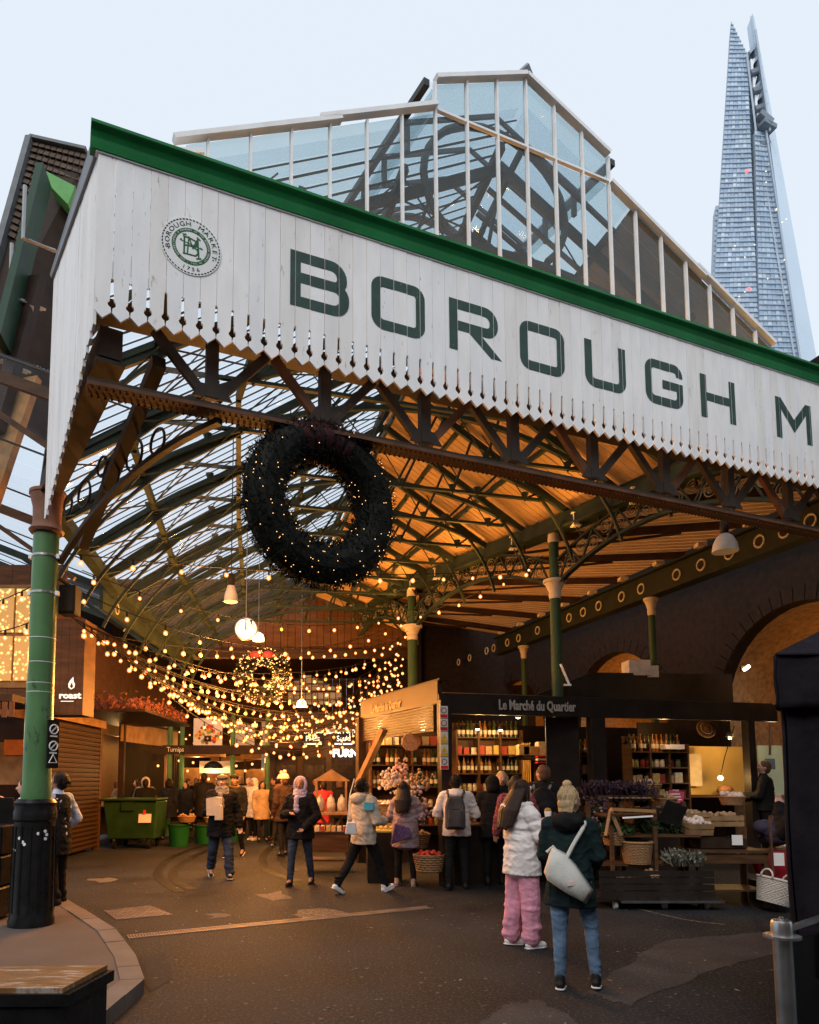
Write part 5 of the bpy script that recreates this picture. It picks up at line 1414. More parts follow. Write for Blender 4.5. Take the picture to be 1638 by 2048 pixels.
shelf('shelving', 'dim shelves of packets and jars between the two black posts', (5.62, 12.72, 0), (1, .2, 0), 1.15, [1.02, 1.3, 1.58, 1.86, 2.14], .26, ['j', 'c', 'c', 'j', 'b'], 'the dim right bay', 3)
lamp('shelf_light', (5.6, 12.3, 2.55), 9, (1, .55, .2), .05, bpy.data.objects['food_stall'])
YEL = mat('yellow_curtain', (.60, .36, .10), .7, .2, 5, .1, stretch=(8, 8, 1))
T = thing('curtain', 'ochre curtain panel beside the lit shelves', 'curtain', (3.42, 13.45, 1.2))
pts = [V((3.38 + .02 * i, 13.45 + .03 * (i % 2), 1.0)) for i in range(9)]
MB().prism([p for p in pts] + [p + V((0, .02, 0)) for p in pts[::-1]], (0, 0, 1.35)).build('cloth', YEL, T, fix=True)
SPOT = emit('spot_glow', (1, .78, .42), 9)
for i, (x, y, Y, e, d) in enumerate(((760, 1452, 13.75, 24, 'over the left wine shelves'), (846, 1456, 12.2, 30, 'near the corner post over the wine shelves'), (955, 1456, 12.6, 34, 'left over the jar shelves'), (1001, 1458, 12.9, 30, 'middle over the jar shelves'), (1036, 1433, 12.2, 4, 'highest under the lettered sign'))):
    p = at_y(x, y, Y)
    T = thing('stall_spotlight', 'small lit spotlight ' + d, 'lamp', p, 'spotlights in the food stall')
    MB().lathe(p, [(.045, -.02), (.05, 0), (.03, .06), (.012, .07)], 10).build('shade', DARKIRON, T)
    MB().sph(p - Z * .02, (.04, .04, .02), 8, 5).build('lens', SPOT, T)
    lamp('spot_light', p - Z * .08, e, (1, .58, .22), .05, T)
# slanting timber prop and round cheese lid
T = thing('timber_prop', 'rough slanting timber prop at the left end of the stall', 'timber', at_y(715, 1570, 12.6))
MB().beam(at_y(716, 1568, 12.8), at_y(768, 1458, 12.3), .12, .09).build('plank', WOODL, T)
T = thing('wooden_disc', 'round wooden cheese board hanging before the wine shelves', 'board', at_y(822, 1484, 12.0))
MB().lathe(at_y(822, 1484, 12.0), [(.15, 0), (.16, .01), (.16, .03), (.15, .04)], 24, (V((1, 0, 0)), Z, V((0, -1, 0)))).build('disc', mat('cork', (.34, .18, .09), .7, .4, 30), T)
# garlic garlands and baskets of flowers at the stall side
for i, (x, y, Y) in enumerate(((785, 1560, 11.6), (800, 1545, 11.9), (835, 1565, 11.4), (820, 1590, 11.3), (845, 1620, 11.1))):
    p = at_y(x, y, Y); m = MB()
    for _ in range(70):
        q = p + V((random.gauss(0, .09), random.gauss(0, .07), random.gauss(0, .10))); m.sph(q, random.uniform(.018, .034), 6, 4)
    o = m.build('garlic_bunch', [GARL, mat('dried_flower', (.45, .26, .24), .7, .4, 8), PROD][i % 3], None, smooth=True)
    tag(o, 'hanging bunch of garlic and dried flowers, ' + ['lowest left of the group', 'topmost before the wine bottles', 'right beside the corner post', 'middle of the group', 'lowest beside the corner post'][i], 'garlic bunch', 'bunches hanging at the stall side', 'stuff')
basket((.62, 11.9, 1.02), .30, .22, 'big wicker basket heaped with pale garlic at the stall end', WICK, fill=GARL)
basket((1.12, 11.5, .55), .24, .22, 'wicker basket of produce below the wine shelves', WICK, fill=PROD)
basket((1.28, 10.9, .25), .24, .25, 'wicker basket standing low by the stall corner', WICK, fill=mat('fruit_red', (.5, .06, .03)))
T = thing('display_counter', 'small glowing yellow glass display counter at the stall end', 'counter', (.6, 11.6, 0))
MB().box((.62, 11.6, .4), (.55, .5, .8)).build('base', BLKW, T)
MB().box((.62, 11.62, .82), (.56, .5, .03)).build('tray', mat('yellow_tray', (.7, .55, .18), .4), T)
MB().box((.62, 11.84, 1.05), (.56, .02, .45)).build('back_panel', mat('yellow_tray', (.7, .55, .18)), T)
MB().box((.62, 11.37, 1.0), (.56, .012, .32)).build('glass', glassy('counter_glass', (.95, .95, .9), .9, .03, (.8, .8, .7)), T)
lamp('counter_light', (.62, 11.6, 1.24), 3.0, (1, .8, .35), .03, T)
for k in range(6): MB().sph((.42 + .08 * k, 11.6, .87), (.035, .05, .03), 8, 5).build('cheese', mat('cheese', (.7, .5, .15)), T)
# roofed display stand
T = thing('display_stand', 'little roofed timber display stand with glass domes left of the stall', 'stand', (-.3, 13.2, 0))
MB().prism([V((-.62, 13.0, 1.62)), V((.08, 13.0, 1.62)), V((-.27, 13.0, 1.84))], (0, .5, 0)).build('roof', WOODL, T, fix=True)
MB().box((-.27, 13.2, 1.02), (.62, .5, .04)).build('shelf', WOODL, T)
for x in (-.55, 0): MB().box((x, 13.0, 1.33), (.04, .04, .62)).build('post', WOODL, T); MB().box((x, 13.4, 1.33), (.04, .04, .62)).build('post', WOODL, T)
MB().box((-.27, 13.2, .72), (.08, .08, .6)).build('pedestal', WOODL, T)
for sg in (-1, 1): MB().beam((-.27 + sg * .04, 13.2, .72), (-.27 + sg * .22, 13.2, .99), .05, .05).build('brace', WOODL, T)
for k in range(3): MB().lathe((-.48 + .2 * k, 13.2, 1.04), [(.08, 0), (.085, .15), (.06, .26), (.02, .30), (.025, .33)], 12).build('glass_dome', mat('cloche', (.5, .42, .34), .1, .3, 12), T, smooth=True)
T = thing('produce_table', 'low table of wrapped soaps under the roofed stand', 'table', (-.35, 12.9, 0))
MB().box((-.32, 12.8, .70), (.75, .6, .05)).build('tabletop', WOODD, T)
for x in (-.66, .02):
    for y in (12.55, 13.05): MB().box((x, y, .34), (.05, .05, .68)).build('leg', WOODB, T)
MB().box((-.32, 12.8, .22), (.7, .5, .03)).build('lower_shelf', WOODB, T)
MB().box((-.32, 12.5, .52), (.72, .03, .3)).build('apron', WOODB, T)
for k in range(18): put(BXS[k % 4], V((-.62 + .1 * (k % 7), 12.6 + .18 * (k // 7), .73)), 'soap_box', 'small pale wrapped box on the low table under the roofed stand', 'box', 'boxes on the low table', None, random.uniform(-.3, .3), .6)
# right part of the stall: ochre lit wall, lamps, mint panel, hangings
OC = mat('ochre_wall', (.62, .40, .12), .6, .12, 2, .05)
T = thing('lit_partition', 'ochre painted partition lit by a bare bulb at the right of the stall', 'wall', (7.5, 13.6, 1.2))
P0, P1 = at_y(1375, 1590, 13.2), at_y(1492, 1590, 13.5)
MB().prism([P0, P1, P1 + Z * .92, P0 + Z * .92], (0, .05, 0)).build('panel', OC, T, fix=True)
MB().box(at_y(1387, 1540, 13.1), (.30, .02, .6)).build('poster', mat('poster_paper', (.66, .50, .30), .6, .15, 8), T)
MB().box(at_y(1440, 1592, 13.1), (1.3, .10, .05)).build('ledge', WOODB, T)
MB().sph(at_y(1450, 1580, 13.0), (.16, .1, .10), 10, 6).build('bread_bin', mat('brown_crock', (.2, .09, .04), .4), T, smooth=True)
p = at_y(1441, 1556, 12.7)
T2 = thing('bare_bulb', 'bare bulb glowing low against the ochre partition', 'lamp', p)
MB().sph(p, .045, 10, 7).build('glass', SPOT, T2, smooth=True); MB().tube([p + Z * .04, p + Z * .4 + V((.1, 0, 0)), p + V((.3, 0, .95))], .008, 5).build('flex', BLACK, T2)
lamp('bulb_light', p + V((0, -.08, .0)), 26, (1, .62, .22), .05, T2)
p = at_y(1460, 1476, 12.9)
T2 = thing('work_lamp', 'lit clip lamp beside the hanging straw hat', 'lamp', p)
MB().lathe(p + Z * .02, [(.07, 0), (.05, .07), (.02, .1)], 12).build('shade', STEEL, T2); MB().sph(p, .03, 8, 6).build('bulb_glass', SPOT, T2)
lamp('bulb_light', p - Z * .06, 6, (1, .62, .25), .04, T2)
p = at_y(1412, 1458, 12.7)
T2 = thing('straw_hat', 'round woven straw hat hanging at the back of the stall', 'hat', p)
axh = (V((1, 0, 0)), V((0, .3, .95)), V((0, -.95, .3)))
for r_ in (.155, .125, .095, .06): MB().tube([p + axh[0] * r_ * math.cos(a * math.pi / 10) + axh[1] * r_ * math.sin(a * math.pi / 10) + axh[2] * (.03 if r_ < .1 else 0) for a in range(20)], .018, 6, True).build('straw_coil', WICK, T2)
MB().lathe(p, [(.06, .02), (.05, .05), (.01, .055)], 14, axh).build('crown', WICK, T2)
T2 = thing('wall_screen', 'pale mint panel with a small dark till screen at the far right of the stall', 'panel', (8.1, 13.3, 1.4))
MB().box(at_y(1548, 1540, 13.6), (.6, .03, .95)).build('panel', mat('mint_panel', (.42, .55, .45), .5, .05), T2)
MB().box(at_y(1540, 1528, 13.2), (.16, .06, .20)).build('screen', mat('till_screen', (.10, .14, .22), .3), T2)
MB().beam(at_y(1540, 1510, 13.3), at_y(1540, 1450, 13.3), .03, .03).build('pole', STEEL, T2)
lamp('panel_light', at_y(1545, 1450, 12.9), 5, (1, .75, .4), .1, T2)
T2 = thing('hanging_tray', 'white hanging tray lamp above the stall counter', 'lamp', at_y(1345, 1492, 12.6))
MB().box(at_y(1345, 1494, 12.6), (.34, .2, .08)).build('tray', WHITE2, T2); MB().beam(at_y(1334, 1486, 12.6), at_y(1334, 1470, 12.6), .01, .01).build('hook', STEEL, T2)
T2 = thing('paper_notice', 'white notice with small dark pictures pinned in the stall', 'notice', at_y(1333, 1558, 12.9))
MB().box(at_y(1333, 1558, 12.9), (.2, .015, .32)).build('sheet', PAP, T2)
for k in range(4): MB().box(at_y(1325 + 5.5 * k, 1556, 12.88), (.03, .006, .05)).build('picture', BLACK, T2)
T2 = thing('round_notice', 'pale notice with black round emblem hanging in the middle of the stall', 'notice', at_y(1129, 1544, 12.4))
MB().box(at_y(1129, 1544, 12.4), (.22, .015, .2)).build('sheet', PAP, T2); MB().lathe(at_y(1129, 1544, 12.39), [(.085, 0), (.085, .004)], 18, (V((1, 0, 0)), Z, V((0, -1, 0)))).build('emblem', BLACK, T2)
T2 = thing('price_notice', 'white handwritten sheet on the cabinet beside the wide black post', 'notice', at_y(1196, 1522, 12.3))
MB().box(at_y(1196, 1522, 12.3), (.23, .015, .20)).build('sheet', PAP, T2)
for k in range(3): MB().box(at_y(1198, 1516 + 6 * k, 12.28), (.15, .004, .012)).build('writing', BLACK, T2)
for i, (x, y, w_, h_) in enumerate(((1060, 1505, .30, .22), (1085, 1498, .22, .26), (1045, 1500, .2, .2), (1110, 1505, .24, .2))):
    MB().box(at_y(x, y, 12.72 if x > 1200 else 13.0) - Z * (h_ / 2 + .016), (w_ + .25, .30, .025)).build('wall_shelf', WOODD, ST_)
    o = MB().box(at_y(x, y, 12.72 if x > 1200 else 13.0), (w_, .25, h_)).build('cardboard_box', BOXM[i % 2], None, bevel=.008)
    tag(o, 'cardboard box stacked at the back of the stall, ' + ['left of centre under the sign', 'tallest under the sign', 'half hidden by the curtain', 'beside the red tray'][i], 'box', 'boxes stacked in the stall')
T2 = thing('red_tray', 'red and white striped tray above the tall dark shopper', 'tray', at_y(1092, 1518, 12.8))
for k in range(3): MB().box(at_y(1092, 1513 + 6 * k, 12.8), (.36, .22, .03)).build('stripe', mat('red_ink', (.6, .03, .03)) if k != 1 else PAP, T2)
T2 = thing('roof_box', 'pale equipment box on top of the stall roof', 'box', at_y(1275, 1338, 13.2))
MB().box(at_y(1272, 1338, 13.2), (.42, .35, .30)).build('casing', mat('pale_casing', (.5, .47, .43), .6), T2, bevel=.01); MB().box(at_y(1300, 1345, 13.2), (.2, .3, .22)).build('duct', mat('pale_casing', (.5, .47, .43)), T2)
T2 = thing('pale_pole', 'thin pale pole leaning against the tall green column', 'pole', at_y(1138, 1372, 12.0))
MB().beam(at_y(1139, 1370, 12.0), at_y(1121, 1328, 12.0), .03, .03).build('shaft', WHITE2, T2); MB().box(at_y(1135, 1370, 12.0), (.12, .05, .03)).build('foot', WHITE2, T2)
p = at_y(1493, 1336, 12.2)
T2 = thing('flood_lamp', 'bright small flood lamp on the stall roof beside the tent', 'lamp', p)
MB().box(p, (.12, .05, .05), (V((.8, 0, .6)), V((0, 1, 0)), V((-.6, 0, .8)))).build('lens', emit('flood_glow', (1, .75, .4), 8), T2); MB().box(p + V((0, .06, 0)), (.14, .06, .08)).build('housing', DARKIRON, T2)
lamp('flood_light', p + V((0, -.12, .05)), 9, (1, .55, .2), .06, T2)
# ================================================================== goods on carts in front
def crate(loc, size, label, rz=0, m=WOODL, slats=3, fill=None, tilt=0):
    T = thing('wooden_crate', label, 'crate', loc, 'wooden crates in front of the stall'); ORG[T.name] = V((0, 0, 0))
    w, d, h_ = size
    for k in range(slats):
        z_ = h_ * (k + .5) / slats; sh = h_ / slats * .8
        for sg in (-1, 1):
            MB().box((0, sg * d / 2, z_), (w, .012, sh)).build('slat', m, T); MB().box((sg * w / 2, 0, z_), (.012, d, sh)).build('slat', m, T)
    for sx_ in (-1, 1):
        for sy_ in (-1, 1): MB().box((sx_ * (w / 2 - .018), sy_ * (d / 2 - .018), h_ / 2), (.025, .025, h_)).build('corner_post', m, T)
    MB().box((0, 0, .01), (w - .03, d - .03, .012)).build('base', m, T)
    if fill:
        mb = MB()
        for _ in range(40): mb.sph((random.uniform(-w * .42, w * .42), random.uniform(-d * .4, d * .4), h_ * .8 + random.uniform(0, .05)), random.uniform(.02, .04), 6, 4)
        tag(mb.build('produce', fill, T, smooth=True), kind='stuff')
    T.rotation_euler = (tilt, 0, rz)
    return T
def herbs(c, sx_, sy_, h_, n, m, label):
    mb = MB()
    for _ in range(n):
        p = V(c) + V((random.uniform(-sx_, sx_), random.uniform(-sy_, sy_), 0)); d = V((random.gauss(0, .35), random.gauss(0, .35), 1)).normalized() * h_ * random.uniform(.5, 1.1)
        s_ = d.orthogonal().normalized() * .012; mb.add([p - s_, p + s_, p + d + s_ * 1.5, p + d - s_ * 1.5], [(0, 1, 2, 3)])
        for _k in range(2):
            q = p + d * random.uniform(.5, 1); e = V((random.gauss(0, 1), random.gauss(0, 1), random.gauss(0, 1))).normalized() * .035; s2 = e.orthogonal().normalized() * .018
            mb.add([q, q + e * .5 + s2, q + e, q + e * .5 - s2], [(0, 1, 2, 3)])
    return tag(mb.build('herb_bunch', m), label, 'herbs', 'bunches of herbs on the cart', 'stuff')
HERB = mat('dark_herb', (.035, .055, .02), .7, .5, 4, 0); HERB2 = mat('purple_herb', (.06, .035, .05), .7, .5, 4, 0)
CT = thing('market_cart', 'dark timber display cart on small castors stacked with baskets and herbs', 'cart', (3.95, 9.35, 0))
for k in range(4): MB().box((3.95, 9.05, .20 + .085 * k), (1.45, .025, .075)).build('side_board', BLKW, CT)
for k in range(6): MB().box((3.3 + k * .26, 9.4, .15), (.25, .75, .03)).build('deck_plank', BLKW, CT)
MB().box((4.12, 9.2, .115), (1.3, .45, .03)).build('trolley_board', STEEL, CT)
for x in (3.45, 4.08, 4.62):
    w = MB().lathe((x, 9.15, .05), [(.02, -.02), (.05, -.02), (.05, .02), (.02, .02)], 14, (V((0, 1, 0)), Z, V((1, 0, 0)))).build('castor', mat('pale_castor', (.5, .48, .45), .5), CT)
for x in (3.3, 3.75, 4.2, 4.6): MB().box((x, 9.62, .75), (.05, .05, 1.2)).build('upright', WOODB, CT)
for x in (3.42, 3.98): MB().box((x, 9.12, .62), (.045, .045, .85)).build('upright', WOODB, CT)
for z_, x0_, x1_, y_ in ((.55, 3.3, 4.6, 9.4), (.92, 3.35, 4.6, 9.4), (1.18, 3.4, 4.05, 9.45), (1.42, 3.4, 4.3, 9.75)): MB().box(((x0_ + x1_) / 2, y_, z_), (x1_ - x0_, .45, .03)).build('shelf', WOODB, CT)
for sg in (-1, 1): MB().beam((3.42 + sg * .10, 9.05, .93), (3.45, 9.2, 1.26), .035, .03).build('easel_leg', WOODL, CT)
MB().beam((3.40, 9.05, 1.27), (4.0, 9.15, 1.24), .06, .04).build('easel_bar', mat('orange_timber', (.34, .17, .06)), CT)
MB().beam((3.55, 9.05, 1.16), (3.95, 9.1, 1.18), .03, .02).build('price_rail', WHITE2, CT)
herbs((3.75, 9.7, 1.42), .45, .2, .22, 420, HERB2, 'dark purple herbs spread on the top shelf of the cart')
herbs((4.25, 9.5, .93), .28, .2, .18, 260, HERB, 'green herbs heaped beside the pale crate')
herbs((3.55, 9.3, .93), .2, .15, .14, 160, HERB, 'green herbs under the small timber easel')
herbs((4.35, 9.15, .55), .2, .15, .2, 200, mat('grey_herb', (.20, .19, .14), .7, .4), 'grey sage bunches low on the cart beside the dark table')
basket((3.78, 9.22, .56), .19, .28, 'tall wicker basket on the middle of the dark cart', WICK, big=True)
basket((4.15, 9.75, 1.44), .2, .14, 'wicker tray basket on the top right of the cart', WICK, fill=PROD)
basket((4.7, 10.0, 1.02), .22, .16, 'wicker hamper behind the crates', WICK, fill=GARL)
crate((4.62, 9.4, .95), (.34, .3, .17), 'pale slatted crate tipped forward at the end of the cart', .15, WOODL, 2, GARL, .25)
crate((4.75, 9.75, 1.0), (.42, .32, .2), 'tan slatted crate stacked behind the pale crate', -.1, WOODL, 3, PROD)
crate((5.2, 9.85, 1.0), (.5, .34, .16), 'long tan crate at the back of the dark table', .05, WOODL, 2, PROD)
crate((3.75, 9.3, .17), (.4, .34, .2), 'dark crate low on the cart deck under the wicker basket', .05, WOODB, 3, PROD)
CBD = thing('chalkboard', 'small slate board with white handwriting stuck on the cart', 'chalkboard', (4.22, 9.2, 1.05))
axc = (V((.94, .1, -.33)).normalized(), V((0, .95, .3)), V((.33, -.28, .9)).normalized())
MB().box((4.28, 9.25, 1.20), (.30, .015, .30), axc).build('slate', BLACK, CBD)
for k in range(4): MB().box(V((4.27, 9.237, 1.29)) - axc[2] * .055 * k, (.18 - .02 * (k % 2), .003, .014), axc).build('chalk_line', mat('chalk', (.55, .52, .47), .7), CBD)
PNK = thing('pink_sign', 'small pink price card behind the cart', 'sign', (4.75, 10.2, 1.4))
MB().box((4.78, 10.2, 1.40), (.22, .01, .17), (V((.98, 0, -.15)), V((0, 1, 0)), V((.15, 0, .98)))).build('card', mat('pink_card', (.45, .06, .12), .6), PNK)
for k in range(3): MB().box((4.77 + .01 * k, 10.192, 1.44 - .04 * k), (.13, .004, .014)).build('writing', PAP, PNK)
TB = thing('market_table', 'plain dark wooden table with a tray in front of the stall', 'table', (5.0, 9.5, 0))
MB().box((5.0, 9.45, .72), (.95, .62, .035)).build('tabletop', WOODB, TB)
for x in (4.57, 5.43):
    for y in (9.2, 9.72): MB().box((x, y, .35), (.06, .06, .70)).build('leg', WOODB, TB)
for k in range(2): MB().box((5.0, 9.18, .62), (.85, .03, .13)).build('apron', WOODB, TB)if False else None
MB().box((5.0, 9.175, .63), (.80, .025, .12)).build('apron', WOODB, TB); MB().box((5.0, 9.45, .22), (.85, .5, .025)).build('lower_shelf', WOODB, TB)
crate((4.95, 9.5, .738), (.62, .4, .14), 'shallow dark tray on the plain table', .05, WOODD, 1)
T2 = thing('price_card', 'white price card clipped on the tray on the dark table', 'card', (5.1, 9.22, .84))
MB().box((5.12, 9.27, .86), (.14, .008, .13)).build('sheet', PAP, T2)
T2 = thing('price_card', 'white price card hanging on the thin rusty rail', 'card', (5.45, 9.0, .62))
MB().box((5.50, 9.02, .64), (.13, .008, .16)).build('sheet', PAP, T2)
T2 = thing('metal_rail', 'thin rusty metal frame standing beside the dark table', 'rail', (5.45, 9.0, 0))
for x in (5.43, 5.95): MB().beam((x, 9.05, 0), (x, 9.05, 1.18), .025, .025, (1, 0, 0)).build('upright', RUST_LIT, T2)
MB().beam((5.43, 9.05, 1.18), (5.95, 9.05, 1.18), .025, .025).build('top_rail', RUST_LIT, T2)
RP = mat('red_plastic', (.25, .012, .02), .6, .3, 10, .3, 40); PP_ = mat('purple_cloth', (.032, .026, .042), .8, .4, 8, .4, 30)
T2 = thing('red_tub', 'dark red tub under the purple bundle beside the table', 'tub', (5.75, 9.6, .2))
MB().lathe((5.78, 9.6, .30), [(.20, 0), (.25, .18), (.27, .36), (.25, .40)], 18).build('tub_wall', RP, T2, auto=40)
MB().box((5.78, 9.6, .15), (.5, .4, .28)).build('crate_base', BLACK, T2)
T2 = thing('purple_bundle', 'dark purple bundled cloth sacks piled on the red tub', 'bundle', (5.78, 9.6, .72))
mb = MB()
for _ in range(9): mb.sph((5.78 + random.uniform(-.16, .16), 9.6 + random.uniform(-.12, .12), .88 + random.uniform(-.05, .18)), (.16, .14, .11), 10, 6)
mb.build('sacks', PP_, T2, smooth=True)
wb = basket((5.35, 8.95, .03), .215, .30, 'white wicker basket with two loop handles tilted on the ground', WICKW, handles=1, big=True, tilt=(0.10, .24, .5))
wb.location.z = .10; MB().lathe((5.35, 8.95, .22), [(.17, 0), (.17, .01)], 16).build('lining', mat('basket_inside', (.10, .06, .045), .8), wb)
T2 = thing('white_table', 'small white table edge showing past the tent', 'table', (6.2, 9.9, 0))
MB().box((6.25, 9.8, .72), (.5, .4, .03)).build('tabletop', WHITE2, T2)
for x in (6.05, 6.45):
    for y in (9.65, 9.95): MB().box((x, y, .35), (.03, .03, .7)).build('leg', STEEL, T2)
MB().box((6.25, 9.8, .38), (.45, .35, .02)).build('lower_shelf', WHITE2, T2)
# steel barrier post with glass panel
T2 = thing('barrier_post', 'polished steel barrier post with round cap beside a dark glass panel', 'post', (2.18, 3.6, 0))
MB().lathe((2.19, 3.6, 0), [(.045, 0), (.045, .86)], 18).build('shaft', STEEL, T2, auto=40)
MB().lathe((2.19, 3.6, .86), [(.085, 0), (.085, .012), (.05, .014), (.05, .07), (.045, .085), (.012, .09), (.012, .10)], 20).build('cap', STEEL, T2, auto=40)
MB().beam((2.24, 3.62, .90), (2.75, 3.95, .93), .025, .025).build('top_rail', STEEL, T2)
MB().prism([V((2.25, 3.62, .06)), V((2.75, 3.94, .06)), V((2.75, 3.94, .84)), V((2.25, 3.62, .84))], (-.005, .010, 0)).build('glass_panel', glassy('smoked_glass', (.10, .10, .11), .9, .1, (.05, .05, .05), .05), T2, fix=True)
# dark market tent at the right edge
TN = thing('market_tent', 'dark purple fabric market tent leg and valance at the right edge', 'tent', (3.2, 4.3, 0))
FAB = mat('tent_fabric', (.015, .012, .015), .9, .4, 5, .8, 14, spec=.05)
# the tent's near corner stands 2.6 m right of the camera axis, its side running away along Y
tx, ty = 2.63, 4.25
def drape(p, q, z0, z1, n, amp, name, thick=.012):
    pts = []
    for i in range(n + 1):
        t = i / n; d = (V(q) - V(p)).normalized(); s_ = V((-d.y, d.x, 0))
        pts.append(V(p).lerp(V(q), t) + s_ * amp * (math.sin(i * 1.9) + .5 * math.sin(i * .7 + 1)))
    vs = []; fs = []; rows = 8
    for j in range(rows + 1):
        for i, p_ in enumerate(pts): vs.append(V((p_.x + amp * .6 * math.sin(j * 1.1 + i * .8), p_.y + amp * .5 * math.cos(j * .9 + i), z0 + (z1 - z0) * j / rows)))
    w_ = len(pts)
    for j in range(rows):
        for i in range(w_ - 1): fs.append((j * w_ + i, j * w_ + i + 1, (j + 1) * w_ + i + 1, (j + 1) * w_ + i))
    o = MB().add(vs, fs).build(name, FAB, TN, smooth=True)
    md = o.modifiers.new('thick', 'SOLIDIFY'); md.thickness = thick
    return o
drape((tx + .06, ty, 0), (tx + 2.4, ty - .1, 0), .02, 2.2, 22, .02, 'front_curtain')
drape((tx + .06, ty + .02, 0), (tx + 1.75, ty + 2.3, 0), .02, 2.2, 20, .02, 'side_curtain')
drape((tx - .02, ty - .06, 0), (tx + 2.5, ty - .16, 0), 2.08, 2.40, 16, .010, 'valance')
drape((tx - .02, ty - .05, 0), (tx + 1.72, ty + 2.4, 0), 2.08, 2.40, 16, .010, 'valance')
MB().prism([V((tx - .03, ty - .07, 2.40)), V((tx + 2.5, ty - .17, 2.40)), V((tx + 1.7, ty + 1.2, 3.1))], (0, 0, .01)).build('roof_panel', FAB, TN, fix=True)
MB().prism([V((tx - .03, ty - .06, 2.40)), V((tx + 1.7, ty + 1.2, 3.1)), V((tx + 1.72, ty + 2.4, 2.40))], (0, 0, .01)).build('roof_panel', FAB, TN, fix=True)
MB().beam((tx + .12, ty + .10, 0), (tx + .12, ty + .10, 2.38), .05, .05, (1, 0, 0)).build('leg', BLACK, TN)
# lights aimed up at the boarding from the arcade floodlights
for i, f in enumerate((-.75, -.15, .45, 1.0)):
    p = AR0.lerp(AR1, f) + V((-.35, -.15, 5.55))
    lamp('flood_and_fill_beam', p, (65, 80, 85, 75)[i], (1, .42, .08), .12, None, 'SPOT', AR0.lerp(AR1, f) + V((-2.2, -.9, 8.1)), 150)

for i, f in enumerate((-.3, .35, .9)):  # added fill spots that brighten the aisle roof, no lamp stands here
    p = AR0.lerp(AR1, f) + V((.55, .1, 5.05))
    lamp('flood_and_fill_beam', p, (7, 16, 22)[i], (1, .40, .07), .12, None, 'SPOT', p + V((1.2, .5, 1.0)), 150)

# more clutter round the cart and on the counter
for i in range(9):
    put(BOT[0], at_y(1222 + i * 11, 1603, 11.3 + .02 * i), 'bottle', 'dark bottle in the row on the dark counter behind the cart', 'bottle', 'bottles on the dark counter', LAB, 0, .9)
MB().box(at_y(1270, 1612, 11.4) - Z * .10, (1.2, .45, .15)).build('counter_end', BLKW, ST_)
for i, (x, y, Y, r, h_, m_) in enumerate(((1330, 1612, 9.9, .16, .10, WICK), (1400, 1652, 10.1, .15, .11, WICK), (1228, 1690, 9.3, .14, .16, WICK), (1300, 1770, 9.2, .16, .14, WICK), (1465, 1610, 10.4, .17, .12, WICK))):
    basket(at_y(x, y, Y), r, h_, 'small wicker basket ' + ['on the top shelf of the cart', 'by the stacked crates', 'on the left upright of the cart', 'low inside the cart front', 'before the ochre partition'][i], m_, fill=(PROD, GARL, HERB)[i % 3])
for i in range(7):
    p = at_y(1180 + i * 9, 1610 + (i * 37) % 50, 10.6); mb = MB()
    for _ in range(26): mb.sph(p + V((random.gauss(0, .05), random.gauss(0, .05), random.gauss(0, .12))), random.uniform(.014, .03), 5, 4)
    tag(mb.build('dried_bunch', (HERB2, mat('dried_flower', (.45, .26, .24)), HERB)[i % 3]), 'dark dried flower bunch hanging between the blonde woman and the cart', 'dried flowers', 'dried bunches left of the cart', 'stuff')
T = thing('flower_stand', 'dark slatted stand behind the dried bunches left of the cart', 'stand', (3.6, 10.7, 0))
for k in range(4): MB().box((3.72, 10.75, .3 + k * .28), (.6, .3, .03)).build('shelf', WOODD, T)
for sx_ in (-1, 1): MB().box((3.72 + sx_ * .3, 10.75, .65), (.04, .3, 1.3)).build('side', WOODD, T)
# ================================================================== people
SKIN = mat('skin_light', (.52, .31, .22), .55, .08, 6, .03); SKIN2 = mat('skin_tan', (.34, .18, .115), .55, .08, 6, .03); SKIN3 = mat('skin_brown', (.13, .065, .04), .5, .1, 6, .03)
EYE_ = mat('eye_dark', (.02, .015, .012), .2, 0, 1, 0); LIP = mat('lip', (.36, .12, .10), .5, .05, 4, 0)
HAIRD = mat('hair_dark', (.016, .010, .008), .45, .4, 30, .4, 60, stretch=(6, 6, 1)); HAIRB = mat('hair_blonde', (.46, .32, .17), .5, .35, 30, .5, 60, stretch=(6, 6, 1)); HAIRG = mat('hair_grey', (.34, .31, .28), .5, .3, 30, .4, 60); HAIRR = mat('hair_brown', (.10, .05, .028), .5, .35, 30, .4, 60, stretch=(6, 6, 1))
def cloth(n, c, rough=.85, var=.18, bump=.5): return mat('cloth_' + n, c, rough, var + .12, 5, bump + .3, 17, spec=.06)
REM = []
def rmesh(mb, name, m, parent, vox, smooth=2):
    me = mb.mesh(name, smooth=True); me.materials.append(m)
    o = bpy.data.objects.new(name, me); COL.objects.link(o); o.parent = parent
    r = o.modifiers.new('r', 'REMESH'); r.mode = 'VOXEL'; r.voxel_size = vox; r.use_smooth_shade = True
    s = o.modifiers.new('s', 'SMOOTH'); s.iterations = smooth; s.factor = .5
    REM.append(o); return o
